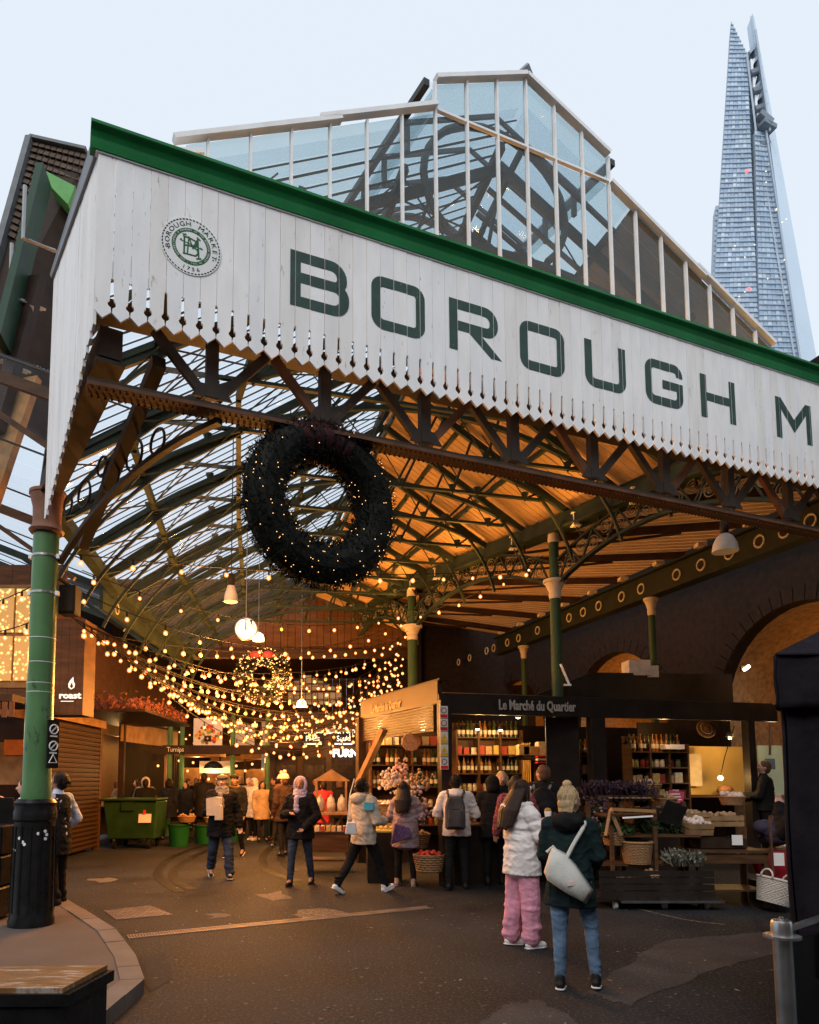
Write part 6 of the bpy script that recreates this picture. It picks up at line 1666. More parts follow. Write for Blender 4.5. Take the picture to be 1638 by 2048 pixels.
def person(x, y, face, h, label, group=None, z=0.0, near=1, skin=SKIN, top=None, toplen=.80, topfat=.028, puff=0, trous=None, legfat=.0, shoes=None, hair='short', hairm=HAIRD, hat=None, hatm=None, hood=None,
           legs=((4, 6, 3), (-4, 6, 3)), arms=((None, None), (None, None)), lean=0, turn=(0, 0), skirt=None, scarf=None, sole=None, collar=True, female=False):
    """face: heading in degrees (0 looks along +Y, 90 along -X); legs: (thigh forward, knee bend, splay) right then left; arms: (elbow, wrist) in body space"""
    T = thing('person', label, 'person', (x, y, z), group); T.rotation_euler = (0, 0, rad(face)); k = h / 1.72; T.scale = (k, k, k)
    ORG[T.name] = V((0, 0, 0))
    vox = {2: .0085, 1: .0125, 0: .020}[near]
    sw = .165 if female else .185
    # --- joints
    J = {}
    for sg, (a, b, sp_) in zip((1, -1), legs):
        hip = V((sg * .088, 0, .92)); a_, b_, s_ = rad(a), rad(b), rad(sp_)
        kn = hip + V((sg * math.sin(s_) * .43, math.sin(a_) * .43, -math.cos(a_) * .43))
        an = kn + V((sg * math.sin(s_) * .2, math.sin(a_ - b_) * .41, -math.cos(a_ - b_) * .41)); J[sg] = [hip, kn, an, a_ - b_]
    drop = min(J[1][2].z, J[-1][2].z) - .085
    up = V((0, 0, -drop))
    for sg in J: J[sg] = [p + up for p in J[sg][:3]] + [J[sg][3]]
    ln = rad(lean); piv = V((0, 0, .95)) + up
    Lr = Matrix.Rotation(-ln, 3, 'X')
    def U_(p): return piv + Lr @ (V(p) + up - piv)
    nk = U_((0, .0, 1.44))
    Hr = Lr @ Matrix.Rotation(rad(turn[0]), 3, 'Z') @ Matrix.Rotation(rad(turn[1]), 3, 'X')
    def H_(p): return nk + Hr @ (V(p) - V((0, 0, 1.44)))
    SHO = {}; ELB = {}; WRI = {}
    for sg, (e, w) in zip((1, -1), arms):
        SHO[sg] = U_((sg * sw, 0, 1.385)); ELB[sg] = U_(e if e else (sg * (sw + .045), -.03, 1.12)); WRI[sg] = U_(w if w else (sg * (sw + .05), .05, .88))
    # --- body: one continuous mesh
    b = MB()
    b.sph(U_((0, 0, .97)), (.15, .105, .12)); b.sph(U_((0, 0, 1.12)), (.125, .09, .14)); b.sph(U_((0, 0, 1.29)), (.15, .10, .16))
    b.cap(U_((-sw + .03, 0, 1.39)), .05, U_((sw - .03, 0, 1.39)), .05); b.cap(U_((0, -.005, 1.38)), .058, H_((0, .012, 1.53)), .050)
    b.sph(H_((0, .012, 1.605)), (.074, .092, .108), 14, 9, Hr); b.sph(H_((0, .042, 1.548)), (.054, .058, .055), 12, 7, Hr)
    b.cap(H_((0, .098, 1.612)), .010, H_((0, .118, 1.578)), .017, 6)
    for sg in (1, -1):
        b.sph(H_((sg * .075, .0, 1.592)), (.012, .022, .032), 8, 5, Hr); b.sph(H_((sg * .032, .085, 1.578)), (.022, .018, .018), 8, 5, Hr)
        hip, kn, an, sh = J[sg]
        b.cap(hip, .075, kn, .048); b.cap(kn, .046, an, .034); b.cap(an, .035, an + V((0, .10 * math.cos(sh), .10 * math.sin(sh) - .04)), .03)
        b.cap(SHO[sg], .048, ELB[sg], .037); b.cap(ELB[sg], .036, WRI[sg], .026)
        d = (WRI[sg] - ELB[sg]).normalized(); pl = d.cross(V((sg, .2, .1))).normalized(); sd_ = d.cross(pl).normalized()
        palm = WRI[sg] + d * .045
        b.cap(WRI[sg], .024, palm + sd_ * .018, .021, 8); b.cap(WRI[sg], .022, palm - sd_ * .020, .020, 8)
        for fi, fl_ in enumerate((.062, .073, .068, .052)):
            q = palm + sd_ * (.030 - .020 * fi) + d * .018; mid_ = q + d * fl_ * .55 + pl * .006; b.cap(q, .0095, mid_, .009, 6); b.cap(mid_, .009, mid_ + d * fl_ * .4 + pl * .026, .0075, 6)
        q = WRI[sg] + d * .02 + sd_ * .022; b.cap(q, .012, q + sd_ * .035 + d * .035 + pl * .012, .010, 6)
    rmesh(b, 'body', skin, T, vox, 1)
    for sg in (1, -1): MB().sph(H_((sg * .030, .094, 1.606)), (.011, .006, .007), 8, 5, Hr).build('eye', EYE_, T)
    MB().sph(H_((0, .100, 1.545)), (.024, .007, .007), 8, 5, Hr).build('mouth', LIP, T)
    for sg in (1, -1): MB().cap(H_((sg * .018, .094, 1.627)), .004, H_((sg * .046, .084, 1.629)), .003, 5).build('eyebrow', hairm, T)
    # --- trousers
    if trous:
        m = MB(); m.sph(U_((0, -.005, .97)), (.165, .125, .12)); m.sph(V((0, -.005, .90)) + up, (.165, .125, .11))
        for sg in (1, -1):
            hip, kn, an, sh = J[sg]; m.cap(hip, .098 + legfat * .5, kn, .062 + legfat); m.cap(kn, .060 + legfat, an + V((0, 0, .015)), .044 + legfat * 1.1)
            if near and legfat > .01:
                for q in range(4): m.sph(kn.lerp(an, .22 + .23 * q) + V((random.uniform(-.014, .014), random.uniform(-.018, .018), 0)), (.056 + legfat, .056 + legfat, .07))
            elif near:
                for q in range(3): m.sph(an + V((0, .004 * q, .02 + .045 * q)), (.049 + legfat, .049 + legfat, .02))
        rmesh(m, 'trousers', trous, T, vox * 1.1)
    for sg in (1, -1):
        hip, kn, an, sh = J[sg]
        R_ = Matrix.Rotation(sh * .9, 3, 'X'); m = MB()
        pts = [(-.055, .040, -.045), (.03, .040, -.045), (.12, .046, -.055), (.17, .036, -.058)]
        m.cap(an + R_ @ V((0, -.035, -.045)), .040, an + R_ @ V((0, .06, -.045)), .042); m.cap(an + R_ @ V((0, .06, -.048)), .042, an + R_ @ V((0, .145, -.055)), .034); m.cap(an + R_ @ V((0, -.02, -.03)), .043, an + R_ @ V((0, -.012, .02)), .045)
        so = rmesh(m, 'shoe', shoes, T, vox, 1)
        s = MB(); s.tube([an + R_ @ V((0, q, -.078)) for q in (-.075, -.04, .05, .12, .175)], [.030, .042, .044, .046, .028], 10); s.v = [V((p.x, p.y, p.z)) for p in s.v]
        zc_ = s.v and sum((p.z for p in s.v)) / len(s.v)
        s.v = [an + R_ @ (lambda q_: V((q_.x, q_.y, -.078 + (q_.z + .078) * .22)))(R_.inverted() @ (p - an)) for p in s.v]
        s.build('sole', sole or shoes, T, smooth=True)
    # --- top
    if top:
        m = MB(); f = topfat
        if puff:
            n = 6; z0, z1 = toplen, 1.40; m.loft([(z0 + .015, .195 + f, .15 + f, 0, 0), (.95, .188 + f, .128 + f, 0, 0), (1.15, .168 + f, .122 + f, 0, 0), (1.37, .15 + f, .10 + f, 0, 0)])
            for i in range(n):
                zz = z0 + (z1 - z0) * (i + .5) / n; hw = (z1 - z0) / n * .86
                rx = (.185 if zz < 1.05 else .172) + f - (.02 if i == n - 1 else 0); ry = .135 + f
                m.sph(U_((0, .0, zz)), (rx + random.uniform(-.006, .006), ry, hw), 18, 9, Lr)
            pass
        else:
            rings = [(toplen, .175 + f + (.02 if toplen < .75 else 0), .125 + f), (max(toplen + .05, .95), .168 + f, .122 + f), (1.10, .150 + f, .108 + f), (1.27, .168 + f, .118 + f), (1.385, .160 + f, .095 + f), (1.43, .085 + f, .07 + f)]
            vs = []; fs = []; sg_ = 20
            for (zz, rx, ry) in rings:
                for q in range(sg_):
                    a = 2 * math.pi * q / sg_; wv = 1 + (.035 * math.sin(q * 2.1 + zz * 9) if zz < 1.05 else .012 * math.sin(q * 3 + zz * 30)); vs.append(U_((rx * wv * math.cos(a), ry * wv * math.sin(a), zz)))
            for i in range(len(rings) - 1):
                for q in range(sg_): fs.append((i * sg_ + q, i * sg_ + (q + 1) % sg_, (i + 1) * sg_ + (q + 1) % sg_, (i + 1) * sg_ + q))
            fs.append(tuple(range(sg_ - 1, -1, -1))); fs.append(tuple(range((len(rings) - 1) * sg_, len(rings) * sg_))); m.add(vs, fs)
        m.cap(U_((-sw + .02, 0, 1.395)), .055 + f * .6, U_((sw - .02, 0, 1.395)), .055 + f * .6)
        for sg in (1, -1):
            S_, E_, W_ = SHO[sg], ELB[sg], WRI[sg]
            if puff:
                for a_, b_, n_, r_ in ((S_, E_, 3, .078), (E_, W_, 3, .066)):
                    for q in range(n_): 
                        c = a_.lerp(b_, (q + .5) / n_); dq = (b_ - a_).normalized().to_track_quat('Z', 'Y').to_matrix(); m.sph(c, (r_ + f * .3, r_ + f * .3, (b_ - a_).length / n_ * .85), 12, 7, dq)
            else:
                m.cap(S_, .060 + f * .6, E_, .052 + f * .4); m.cap(E_, .052 + f * .4, W_ - (W_ - E_).normalized() * .015, .042 + f * .3)
                if near:
                    for q in range(3): m.sph(E_.lerp(W_, .2 + .25 * q), (.054 + f * .4,) * 3)
                    m.sph(E_, (.058 + f * .4,) * 3)
        if collar: m.cap(U_((0, -.01, 1.41)), .075 + f * .3, U_((0, 0, 1.465)), .066)
        rmesh(m, 'coat', top, T, vox * 1.15, 1 if puff else 2)
        if hood is not None:
            m = MB(); m.sph(U_((0, -.115, 1.42)), (.135, .10, .085), 14, 8, Lr); m.sph(U_((0, -.075, 1.455)), (.125, .095, .05), 14, 8, Lr); m.tube([U_((.115 * math.cos(a * math.pi / 7), -.01 + .105 * math.sin(a * math.pi / 7), 1.455 + .012 * math.sin(a))) for a in range(14)], .032, 8, True)
            rmesh(m, 'hood', hood, T, vox * 1.15, 2)
    # --- hair and hats
    hm = MB()
    if hair in ('short', 'long', 'bun', 'bob'):
        hm.sph(H_((0, -.012, 1.632)), (.086, .100, .098), 14, 9, Hr); hm.sph(H_((0, -.035, 1.58)), (.080, .075, .085), 12, 8, Hr)
        if hair == 'long':
            for i in range(9):
                a = rad(200 + i * 17.5); c = V((.078 * math.cos(a), -.01 + .082 * math.sin(a) * .9, 1.60)); q_ = U_((c.x * 1.5, c.y * 1.2 - .10, 1.40)); hm.cap(H_(c), .036, q_, .040, 8); hm.cap(q_, .040, q_ + V((0, -.05, -.17 + random.uniform(-.03, .03))), .020, 8)
        if hair == 'bob':
            for i in range(11):
                a = rad(180 + i * 18); c = V((.080 * math.cos(a), -.005 + .080 * math.sin(a), 1.62)); hm.cap(H_(c), .036, H_((c.x * 1.1, c.y * 1.05, 1.50)), .030, 8)
        if hair == 'bun':
            hm.sph(H_((0, -.035, 1.745)), (.042, .042, .038), 10, 7); hm.cap(H_((0, -.02, 1.70)), .035, H_((0, -.035, 1.735)), .03)
            for i in range(7): 
                a = rad(205 + i * 22); hm.cap(H_((.075 * math.cos(a), .075 * math.sin(a), 1.60)), .022, H_((.072 * math.cos(a), .07 * math.sin(a) - .01, 1.50)), .012, 7)
        rmesh(hm, 'hair', hairm, T, vox, 1)
        if near == 2:
            st_ = MB()
            for i in range(170):
                a = random.uniform(rad(150), rad(390)); e0 = random.uniform(.1, 1.1)
                q0 = V((.088 * math.cos(a) * math.cos(e0), -.012 + .102 * math.sin(a) * math.cos(e0), 1.632 + .099 * math.sin(e0)))
                if hair == 'bun':
                    q2 = V((random.gauss(0, .015), -.03, 1.72)); q1 = q0.lerp(q2, .5) + (q0 - V((0, -.012, 1.6))) * .15; st_.tube([H_(q0 + V((0, 0, -.05))), H_(q0 * 1.0), H_(q1), H_(q2)], [.0015, .003, .003, .002], 4)
                else:
                    dn = .32 if hair == 'long' else .10
                    st_.tube([H_(q0), H_(q0 + V((math.cos(a) * .012, math.sin(a) * .010, -.06))), (U_ if hair == 'long' else H_)(q0 + V((math.cos(a) * .03, math.sin(a) * .03 - .01, -dn * random.uniform(.5, 1.1))))], [.002, .0035, .001], 4)
            tag(st_.build('hair_strands', hairm, T, smooth=True), kind='stuff')
    if hat == 'cap':
        m = MB(); m.sph(H_((0, -.005, 1.668)), (.100, .118, .050), 16, 8, Hr); m.sph(H_((0, .075, 1.655)), (.075, .060, .018), 12, 6, Hr); rmesh(m, 'flat_cap', hatm, T, vox, 1)
    if hat == 'beanie':
        m = MB(); m.sph(H_((0, -.008, 1.655)), (.096, .108, .095), 16, 9, Hr); m.tube([H_((.094 * math.cos(a * math.pi / 8), -.005 + .104 * math.sin(a * math.pi / 8), 1.635)) for a in range(16)], .020, 8, True); rmesh(m, 'beanie', hatm, T, vox, 1)
        MB().sph(H_((0, -.01, 1.775)), .042, 10, 7).build('pompom', hatm, T, smooth=True)
    if hat == 'hood':
        m = MB(); m.sph(H_((0, -.035, 1.61)), (.118, .125, .135), 16, 9, Hr); m.sph(H_((0, -.06, 1.52)), (.115, .11, .10), 14, 8, Hr)
        rmesh(m, 'raised_hood', hatm, T, vox * 1.1, 2)
    if hat == 'headscarf':
        m = MB(); m.tube([H_((.090 * math.sin(a * math.pi / 9), .028 - .02 * math.cos(a * math.pi / 9), 1.60 + .118 * math.cos(a * math.pi / 9))) for a in range(18)], .030, 8, True); m.sph(H_((0, -.045, 1.61)), (.098, .085, .12), 14, 8, Hr); rmesh(m, 'headscarf', hatm, T, vox, 1)
    if scarf:
        m = MB()
        for q in range(3): m.tube([U_(((.10 - .012 * q) * math.cos(a * math.pi / 8), .01 + (.095 - .01 * q) * math.sin(a * math.pi / 8), 1.40 + .045 * q + .012 * math.sin(a * 2 + q))) for a in range(16)], .036, 8, True)
        m.cap(U_((.03, .12, 1.38)), .045, U_((.02, .15, 1.20)), .05)
        rmesh(m, 'scarf', scarf, T, vox, 2)
    T['_k'] = k
    P = {'T': T, 'U': U_, 'H': H_, 'W': WRI, 'E': ELB, 'k': k}
    def world(p): return Matrix.Translation((x, y, z)) @ Matrix.Rotation(rad(face), 4, 'Z') @ Matrix.Scale(k, 4) @ V(p)
    P['w'] = world
    return P
DKC = cloth('black', (.014, .013, .013)); DKN = cloth('navy', (.018, .020, .030)); DKB = cloth('dark_brown', (.045, .026, .018)); JEAN = cloth('blue_denim', (.10, .155, .235), .85, .3); JEAND = cloth('dark_denim', (.035, .045, .07), .85, .3); BEIGE = cloth('beige', (.50, .42, .33)); WHT = cloth('off_white', (.66, .60, .57), .6, .1); PINK = cloth('pink', (.62, .27, .35)); GRNC = cloth('dark_green', (.013, .023, .024)); LAV = cloth('dusty_lilac', (.26, .20, .22)); LILAC = cloth('lilac_scarf', (.42, .36, .48)); CREAMC = cloth('cream', (.60, .54, .46)); SHIRT = cloth('pale_blue', (.42, .50, .66)); TAN = cloth('tan', (.36, .24, .13)); GREYC = cloth('grey', (.20, .185, .175)); REDC = cloth('red', (.35, .03, .04))
WSH = mat('white_trainer', (.72, .70, .68), .5, .08, 10, .1); BSH = mat('black_shoe', (.014, .013, .013), .5, .2, 10, .1); TSH = mat('tan_boot', (.30, .22, .18), .7, .2, 10, .1); WSOLE = mat('white_sole', (.65, .62, .60), .6)
# --- two women in front
P = person(1.76, 7.12, -68, 1.64, 'woman in white puffer jacket and pink trousers eating, with long dark hair', None, near=2, top=WHT, toplen=.73, topfat=.030, puff=1, trous=PINK, legfat=.038, shoes=WSH, sole=WSOLE, hair='long', hairm=mat('hair_dark_brown', (.028, .014, .009), .45, .4, 30, .4, 60, stretch=(6, 6, 1)), hood=WHT, legs=((3, 3, 2), (-3, 4, 2)), arms=(((.25, .07, 1.11), (.12, .27, 1.27)), ((-.25, .06, 1.11), (-.06, .29, 1.27))), turn=(0, -8), female=True)
FOOD = thing('wrapped_food', 'paper wrapped snack held by the woman in white puffer jacket', 'food', P['w']((.03, .33, 1.36)))
c_ = P['w']((.03, .33, 1.34)); MB().lathe(c_, [(.022, -.05), (.036, .03), (.036, .05)], 10).build('wrapper', mat('paper', (.75, .70, .66)), FOOD); MB().sph(c_ + Z * .055, (.036, .036, .03)).build('filling', mat('food_brown', (.36, .17, .05)), FOOD)
MB().beam(P['H']((.03, .085, 1.66)), P['H']((.07, .06, 1.64)), .012, .02).build('hair_clip', WSOLE, P['T'])
P = person(1.80, 5.72, -22, 1.585, 'blonde woman with a topknot in dark green jacket and skinny jeans seen from behind', None, near=2, top=GRNC, toplen=.70, topfat=.022, trous=JEAN, legfat=.001, shoes=BSH, sole=WSOLE, hair='bun', hairm=HAIRB, hood=DKC, legs=((14, 22, 9), (-2, 3, 1)), arms=(((.235, .02, 1.13), (.17, .20, 1.0)), ((-.22, .06, 1.12), (-.08, .24, 1.06))), turn=(-38, -6), female=True)
for sg in (1, -1): pass
TOTE = thing('tote_bag', 'pale canvas tote bag slung across the back of the blonde woman', 'bag', P['w']((-.05, -.24, 1.0)))
w_ = P['w']; TM2 = mat('canvas', (.56, .55, .50), .75, .12, 6, .35, 60)
pts = [(-.13, 1.22), (-.02, 1.17), (.07, 1.07), (.20, .87), (.14, .75), (.0, .82), (-.17, .93), (-.20, 1.0)]
m = MB()
def tb(x_, z_, d_): return w_((x_, -.185 - d_, z_))
ringA = [tb(px_, pz_, .0) for px_, pz_ in pts]; ctr = (-.02, 1.0)
ringB = [tb(ctr[0] + (px_ - ctr[0]) * .86, ctr[1] + (pz_ - ctr[1]) * .86, .085) for px_, pz_ in pts]; ringC = [tb(ctr[0] + (px_ - ctr[0]) * .45, ctr[1] + (pz_ - ctr[1]) * .45, .12) for px_, pz_ in pts]
n8 = 8; m.add(ringA + ringB + ringC, [tuple(range(7, -1, -1))] + [(i, (i + 1) % 8, 8 + (i + 1) % 8, 8 + i) for i in range(8)] + [(8 + i, 8 + (i + 1) % 8, 16 + (i + 1) % 8, 16 + i) for i in range(8)] + [tuple(range(16, 24))])
o = m.build('bag_body', TM2, TOTE, smooth=True, fix=True)
MB().tube([w_((-.02, -.22, 1.10)), w_((.05, -.20, 1.24)), w_((.12, -.17, 1.36)), w_((.15, -.02, 1.44)), w_((.10, .12, 1.35))], .016, 6).build('strap', TM2, TOTE)
MB().tube([w_((-.17, -.21, 1.17)), w_((-.12, -.19, 1.22)), w_((-.02, -.21, 1.11))], .012, 6).build('drawstring', TM2, TOTE)
MB().box(w_((.03, -.315, .93)), (.05, .008, .03)).build('tag', mat('pink_tag', (.7, .5, .45)), TOTE)
# --- mid distance
person(.26, 10.45, -52, 1.72, 'person in beige hooded jacket and black trousers walking with a blue box', None, near=2, skin=SKIN3, top=BEIGE, toplen=.76, topfat=.04, trous=DKC, legfat=.008, shoes=WSH, sole=WSOLE, hair='short', hairm=HAIRD, hood=BEIGE, legs=((24, 6, 3), (-22, 12, 3)), arms=(((.27, .03, 1.10), (.16, .29, 1.09)), ((-.27, .0, 1.10), (-.10, .27, 1.07))), turn=(-15, 5))
p = at_y(737, 1613, 10.2)
T = thing('blue_box', 'small bright blue carton held by the person in beige jacket', 'box', p); MB().box(p, (.13, .09, .10)).build('carton', mat('cyan_card', (.12, .48, .60), .5, .05), T); MB().box(p + Z * .052, (.135, .095, .01)).build('lid', mat('cyan_card', (.12, .48, .60)), T)
p = at_y(702, 1655, 10.2)
T = thing('white_handbag', 'small white handbag hanging at the hip of the beige jacket', 'bag', p); MB().prism([p + V((-.09, 0, -.09)), p + V((.09, 0, -.10)), p + V((.07, 0, .08)), p + V((-.06, 0, .08))], (0, -.07, 0)).build('pouch', WSH, T, fix=True, bevel=.012); MB().tube([p + V((-.05, -.03, .08)), p + V((-.02, -.02, .45)), p + V((.05, .05, .70))], .008, 5).build('strap', WSH, T)
person(-.72, 11.18, 168, 1.69, 'woman in lilac headscarf and dark coat walking towards the camera in jeans', None, near=2, skin=SKIN2, top=DKC, toplen=.74, topfat=.045, trous=JEAND, legfat=.004, shoes=BSH, hair='none', hat='headscarf', hatm=LILAC, scarf=LILAC, legs=((12, 8, 4), (-10, 8, 4)), arms=(((.28, .0, 1.12), (.10, .24, 1.15)), ((-.28, .02, 1.10), (-.12, .22, .92))), female=True)
P = person(-2.10, 11.9, 196, 1.74, 'man in flat cap and black coat walking with paper bags on his arm', None, near=2, skin=SKIN, top=DKC, toplen=.70, topfat=.045, trous=JEAND, legfat=.022, shoes=BSH, sole=WSOLE, hair='short', hairm=HAIRG, hat='cap', hatm=cloth('grey_tweed', (.07, .06, .05)), scarf=GREYC, legs=((-14, 18, 4), (12, 4, 4)), arms=(((.26, .06, 1.10), (.16, .26, 1.14)), ((-.28, -.03, 1.10), (-.30, .05, .86))), turn=(-14, 0))
for i, (a, b, c, s_) in enumerate((((.13, .25, 1.20), .24, .30, 'larger crumpled'), ((.06, .30, 1.10), .12, .24, 'smaller upright'))):
    p = P['w'](a); T = thing('paper_bag', s_ + ' paper bag carried by the man in flat cap', 'bag', p)
    MB().prism([p + V((-b / 2, 0, -c / 2)), p + V((b / 2, 0, -c / 2)), p + V((b * .45, 0, c * .45)), p + V((b * .1, 0, c * .52)), p + V((-b * .55, 0, c * .42))], (0, -.10, 0)).build('bag_body', mat('brown_paper', (.55, .46, .36), .7, .12, 8, .4, 14), T, fix=True)
P = person(-2.42, 15.2, 170, 1.76, 'person in dark coat with fur trimmed hood walking behind the flat cap man', None, near=1, skin=SKIN2, top=DKC, toplen=.72, topfat=.05, trous=DKC, shoes=BSH, sole=WSOLE, hair='short', hat='cap', hatm=DKC, hood=HAIRR, legs=((10, 10, 3), (-12, 12, 3)))
P = person(.93, 11.1, -18, 1.62, 'woman in dusty lilac puffer coat with long black ponytail at the stall', None, near=2, top=LAV, toplen=.62, topfat=.030, puff=1, trous=DKC, shoes=TSH, hair='long', hairm=HAIRD, legs=((2, 3, 4), (-2, 3, 4)), arms=(((.27, .06, 1.10), (.14, .26, 1.05)), ((-.27, .06, 1.10), (-.14, .26, 1.02))), turn=(-10, 12), female=True)
p = P['w']((-.02, -.21, .86)); SEQ = mat('sequin_purple', (.17, .10, .22), .25, .6, 70, .6, 120, metal=.5)
T = thing('sequin_bag', 'glittering purple bag across the back of the lilac coat', 'bag', p); MB().prism([p + V((-.17, 0, -.16)), p + V((.17, 0, -.04)), p + V((.12, 0, .10)), p + V((-.10, 0, .17))], (0, -.05, 0)).build('bag_body', SEQ, T, fix=True, bevel=.012); MB().tube([p + V((-.08, -.02, .15)), p + V((.05, .02, .38)), p + V((.15, .1, .56))], .009, 5).build('strap', SEQ, T)
P = person(1.68, 10.75, -12, 1.72, 'person in white hooded jacket with grey backpack facing the stall', None, near=2, top=WHT, toplen=.80, topfat=.040, trous=DKC, legfat=.01, shoes=BSH, hair='short', hairm=HAIRD, hood=WHT, arms=(((.29, .05, 1.12), (.18, .28, 1.10)), ((-.30, .04, 1.12), (-.20, .26, 1.06))))
GREYB = cloth('grey_backpack', (.075, .070, .068), .8, .3)
T = thing('backpack', 'grey zipped backpack worn over the white hooded jacket', 'backpack', P['w']((0, -.22, 1.15)))
T.rotation_euler = (0, 0, rad(-12)); ORG[T.name] = V((0, 0, 0))
m = MB().prism([V((-.15, 0, -.24)), V((.15, 0, -.24)), V((.145, 0, .12)), V((.10, 0, .25)), V((-.10, 0, .25)), V((-.145, 0, .12))], (0, -.13, 0)).build('pack_body', GREYB, T, fix=True, bevel=.03)
MB().prism([V((-.11, -.128, -.20)), V((.11, -.128, -.20)), V((.10, -.128, .05)), V((-.10, -.128, .05))], (0, -.03, 0)).build('front_pocket', GREYB, T, fix=True, bevel=.012)
MB().tube([V((-.07, -.162, .065)), V((.07, -.162, .065))], .006, 5).build('zip', BSH, T)
for sg in (-1, 1): MB().tube([V((sg * .10, -.02, .24)), V((sg * .12, .10, .33)), V((sg * .14, .24, .22)), V((sg * .15, .20, -.05))], .020, 6).build('strap', GREYB, T)
person(2.35, 11.25, -5, 1.70, 'person in dark raised hood leaning over the stall counter', None, near=1, top=DKC, toplen=.72, topfat=.05, trous=DKC, shoes=BSH, hair='none', hat='hood', hatm=DKC, lean=8, arms=(((.27, .08, 1.12), (.16, .30, 1.05)), ((-.27, .08, 1.12), (-.16, .30, 1.05))))
PLAID = mat('red_plaid', (.20, .05, .06), .85, .8, 40, .2)
person(2.42, 10.0, -20, 1.70, 'dark haired person in black with red checked sleeve behind the white puffer jacket', None, near=1, skin=SKIN2, top=PLAID, toplen=.85, topfat=.03, trous=DKC, shoes=BSH, hair='bob', hairm=HAIRD, arms=(((.27, .05, 1.12), (.20, .25, 1.05)), ((-.26, -.02, 1.12), (-.30, .0, .88))))
person(2.55, 11.5, 178, 1.68, 'stallholder with light brown hair and glasses behind the jars', None, near=1, top=DKC, hair='bob', hairm=HAIRB, trous=DKC, shoes=BSH, z=.10)
P = person(2.92, 10.45, -20, 1.86, 'tall man in black jacket carrying a large black backpack at the stall', None, near=1, top=DKC, toplen=.78, topfat=.05, trous=DKC, legfat=.015, shoes=BSH, sole=WSOLE, hair='short', hairm=HAIRR, turn=(45, 5))
T = thing('backpack', 'large round black backpack on the tall man at the stall', 'backpack', P['w']((0, -.25, 1.2))); m = MB(); p = P['w']((.02, -.26, 1.18)); m.sph(p, (.20, .15, .27), 14, 10); m.sph(p + V((.02, -.12, -.06)), (.14, .08, .15), 12, 8); m.build('pack_body', cloth('backpack_black', (.012, .011, .012), .6), T, smooth=True)
for sg in (-1, 1): MB().tube([P['w']((sg * .10, -.18, 1.40)), P['w']((sg * .12, .02, 1.475)), P['w']((sg * .13, .17, 1.30))], .02, 6).build('strap', GREYC, T)
# --- left: people round the column
person(-3.66, 8.95, 72, 1.74, 'man in dark waistcoat and pale blue shirt standing behind the green column', None, near=2, skin=SKIN2, top=SHIRT, toplen=.92, topfat=.018, trous=DKC, legfat=.02, shoes=BSH, sole=WSOLE, hair='short', hairm=HAIRD, arms=(((.30, -.06, 1.13), (.20, .12, .97)), ((-.28, .02, 1.13), (-.14, .22, 1.12))), turn=(12, 6), z=.0)
PV = bpy.data.objects[[o.name for o in COL.objects if o.name.startswith('person')][-1]]
m = MB(); rr = [(.70, .19, .14), (.95, .185, .135), (1.10, .165, .122), (1.28, .180, .130), (1.40, .150, .105), (1.45, .085, .075)]
m.loft([(z_, a + .014, b + .014, 0, 0) for z_, a, b in rr], 20); rmesh(m, 'waistcoat', DKC, PV, .013)
person(-4.28, 9.4, 100, 1.66, 'person at the far left edge raising a pale blue sleeved arm', None, near=1, skin=SKIN, top=SHIRT, toplen=.90, topfat=.02, trous=DKC, shoes=BSH, hair='short', hairm=HAIRD, arms=(((.27, .12, 1.22), (.25, .30, 1.40)), ((-.30, .05, 1.24), (-.22, .30, 1.36))))
# --- vendor and passer-by on the right
person(7.45, 12.55, 62, 1.76, 'stallholder in black sweatshirt with short hair at the right end of the stall', None, near=1, z=.22, top=DKC, toplen=.85, topfat=.04, trous=DKC, shoes=BSH, hair='short', hairm=HAIRR, arms=(((.27, .08, 1.12), (.18, .32, 1.10)), ((-.27, .08, 1.12), (-.1, .32, 1.10))), turn=(12, 8))
person(4.55, 6.9, 15, 1.66, 'passer-by half hidden by the tent with a hand raised, in dark sleeve', None, near=1, top=DKC, toplen=.8, topfat=.04, trous=DKC, shoes=BSH, hair='short', hairm=HAIRD, arms=(((.27, .1, 1.12), (.18, .3, 1.2)), ((-.26, .10, 1.16), (-.17, .22, 1.44))))
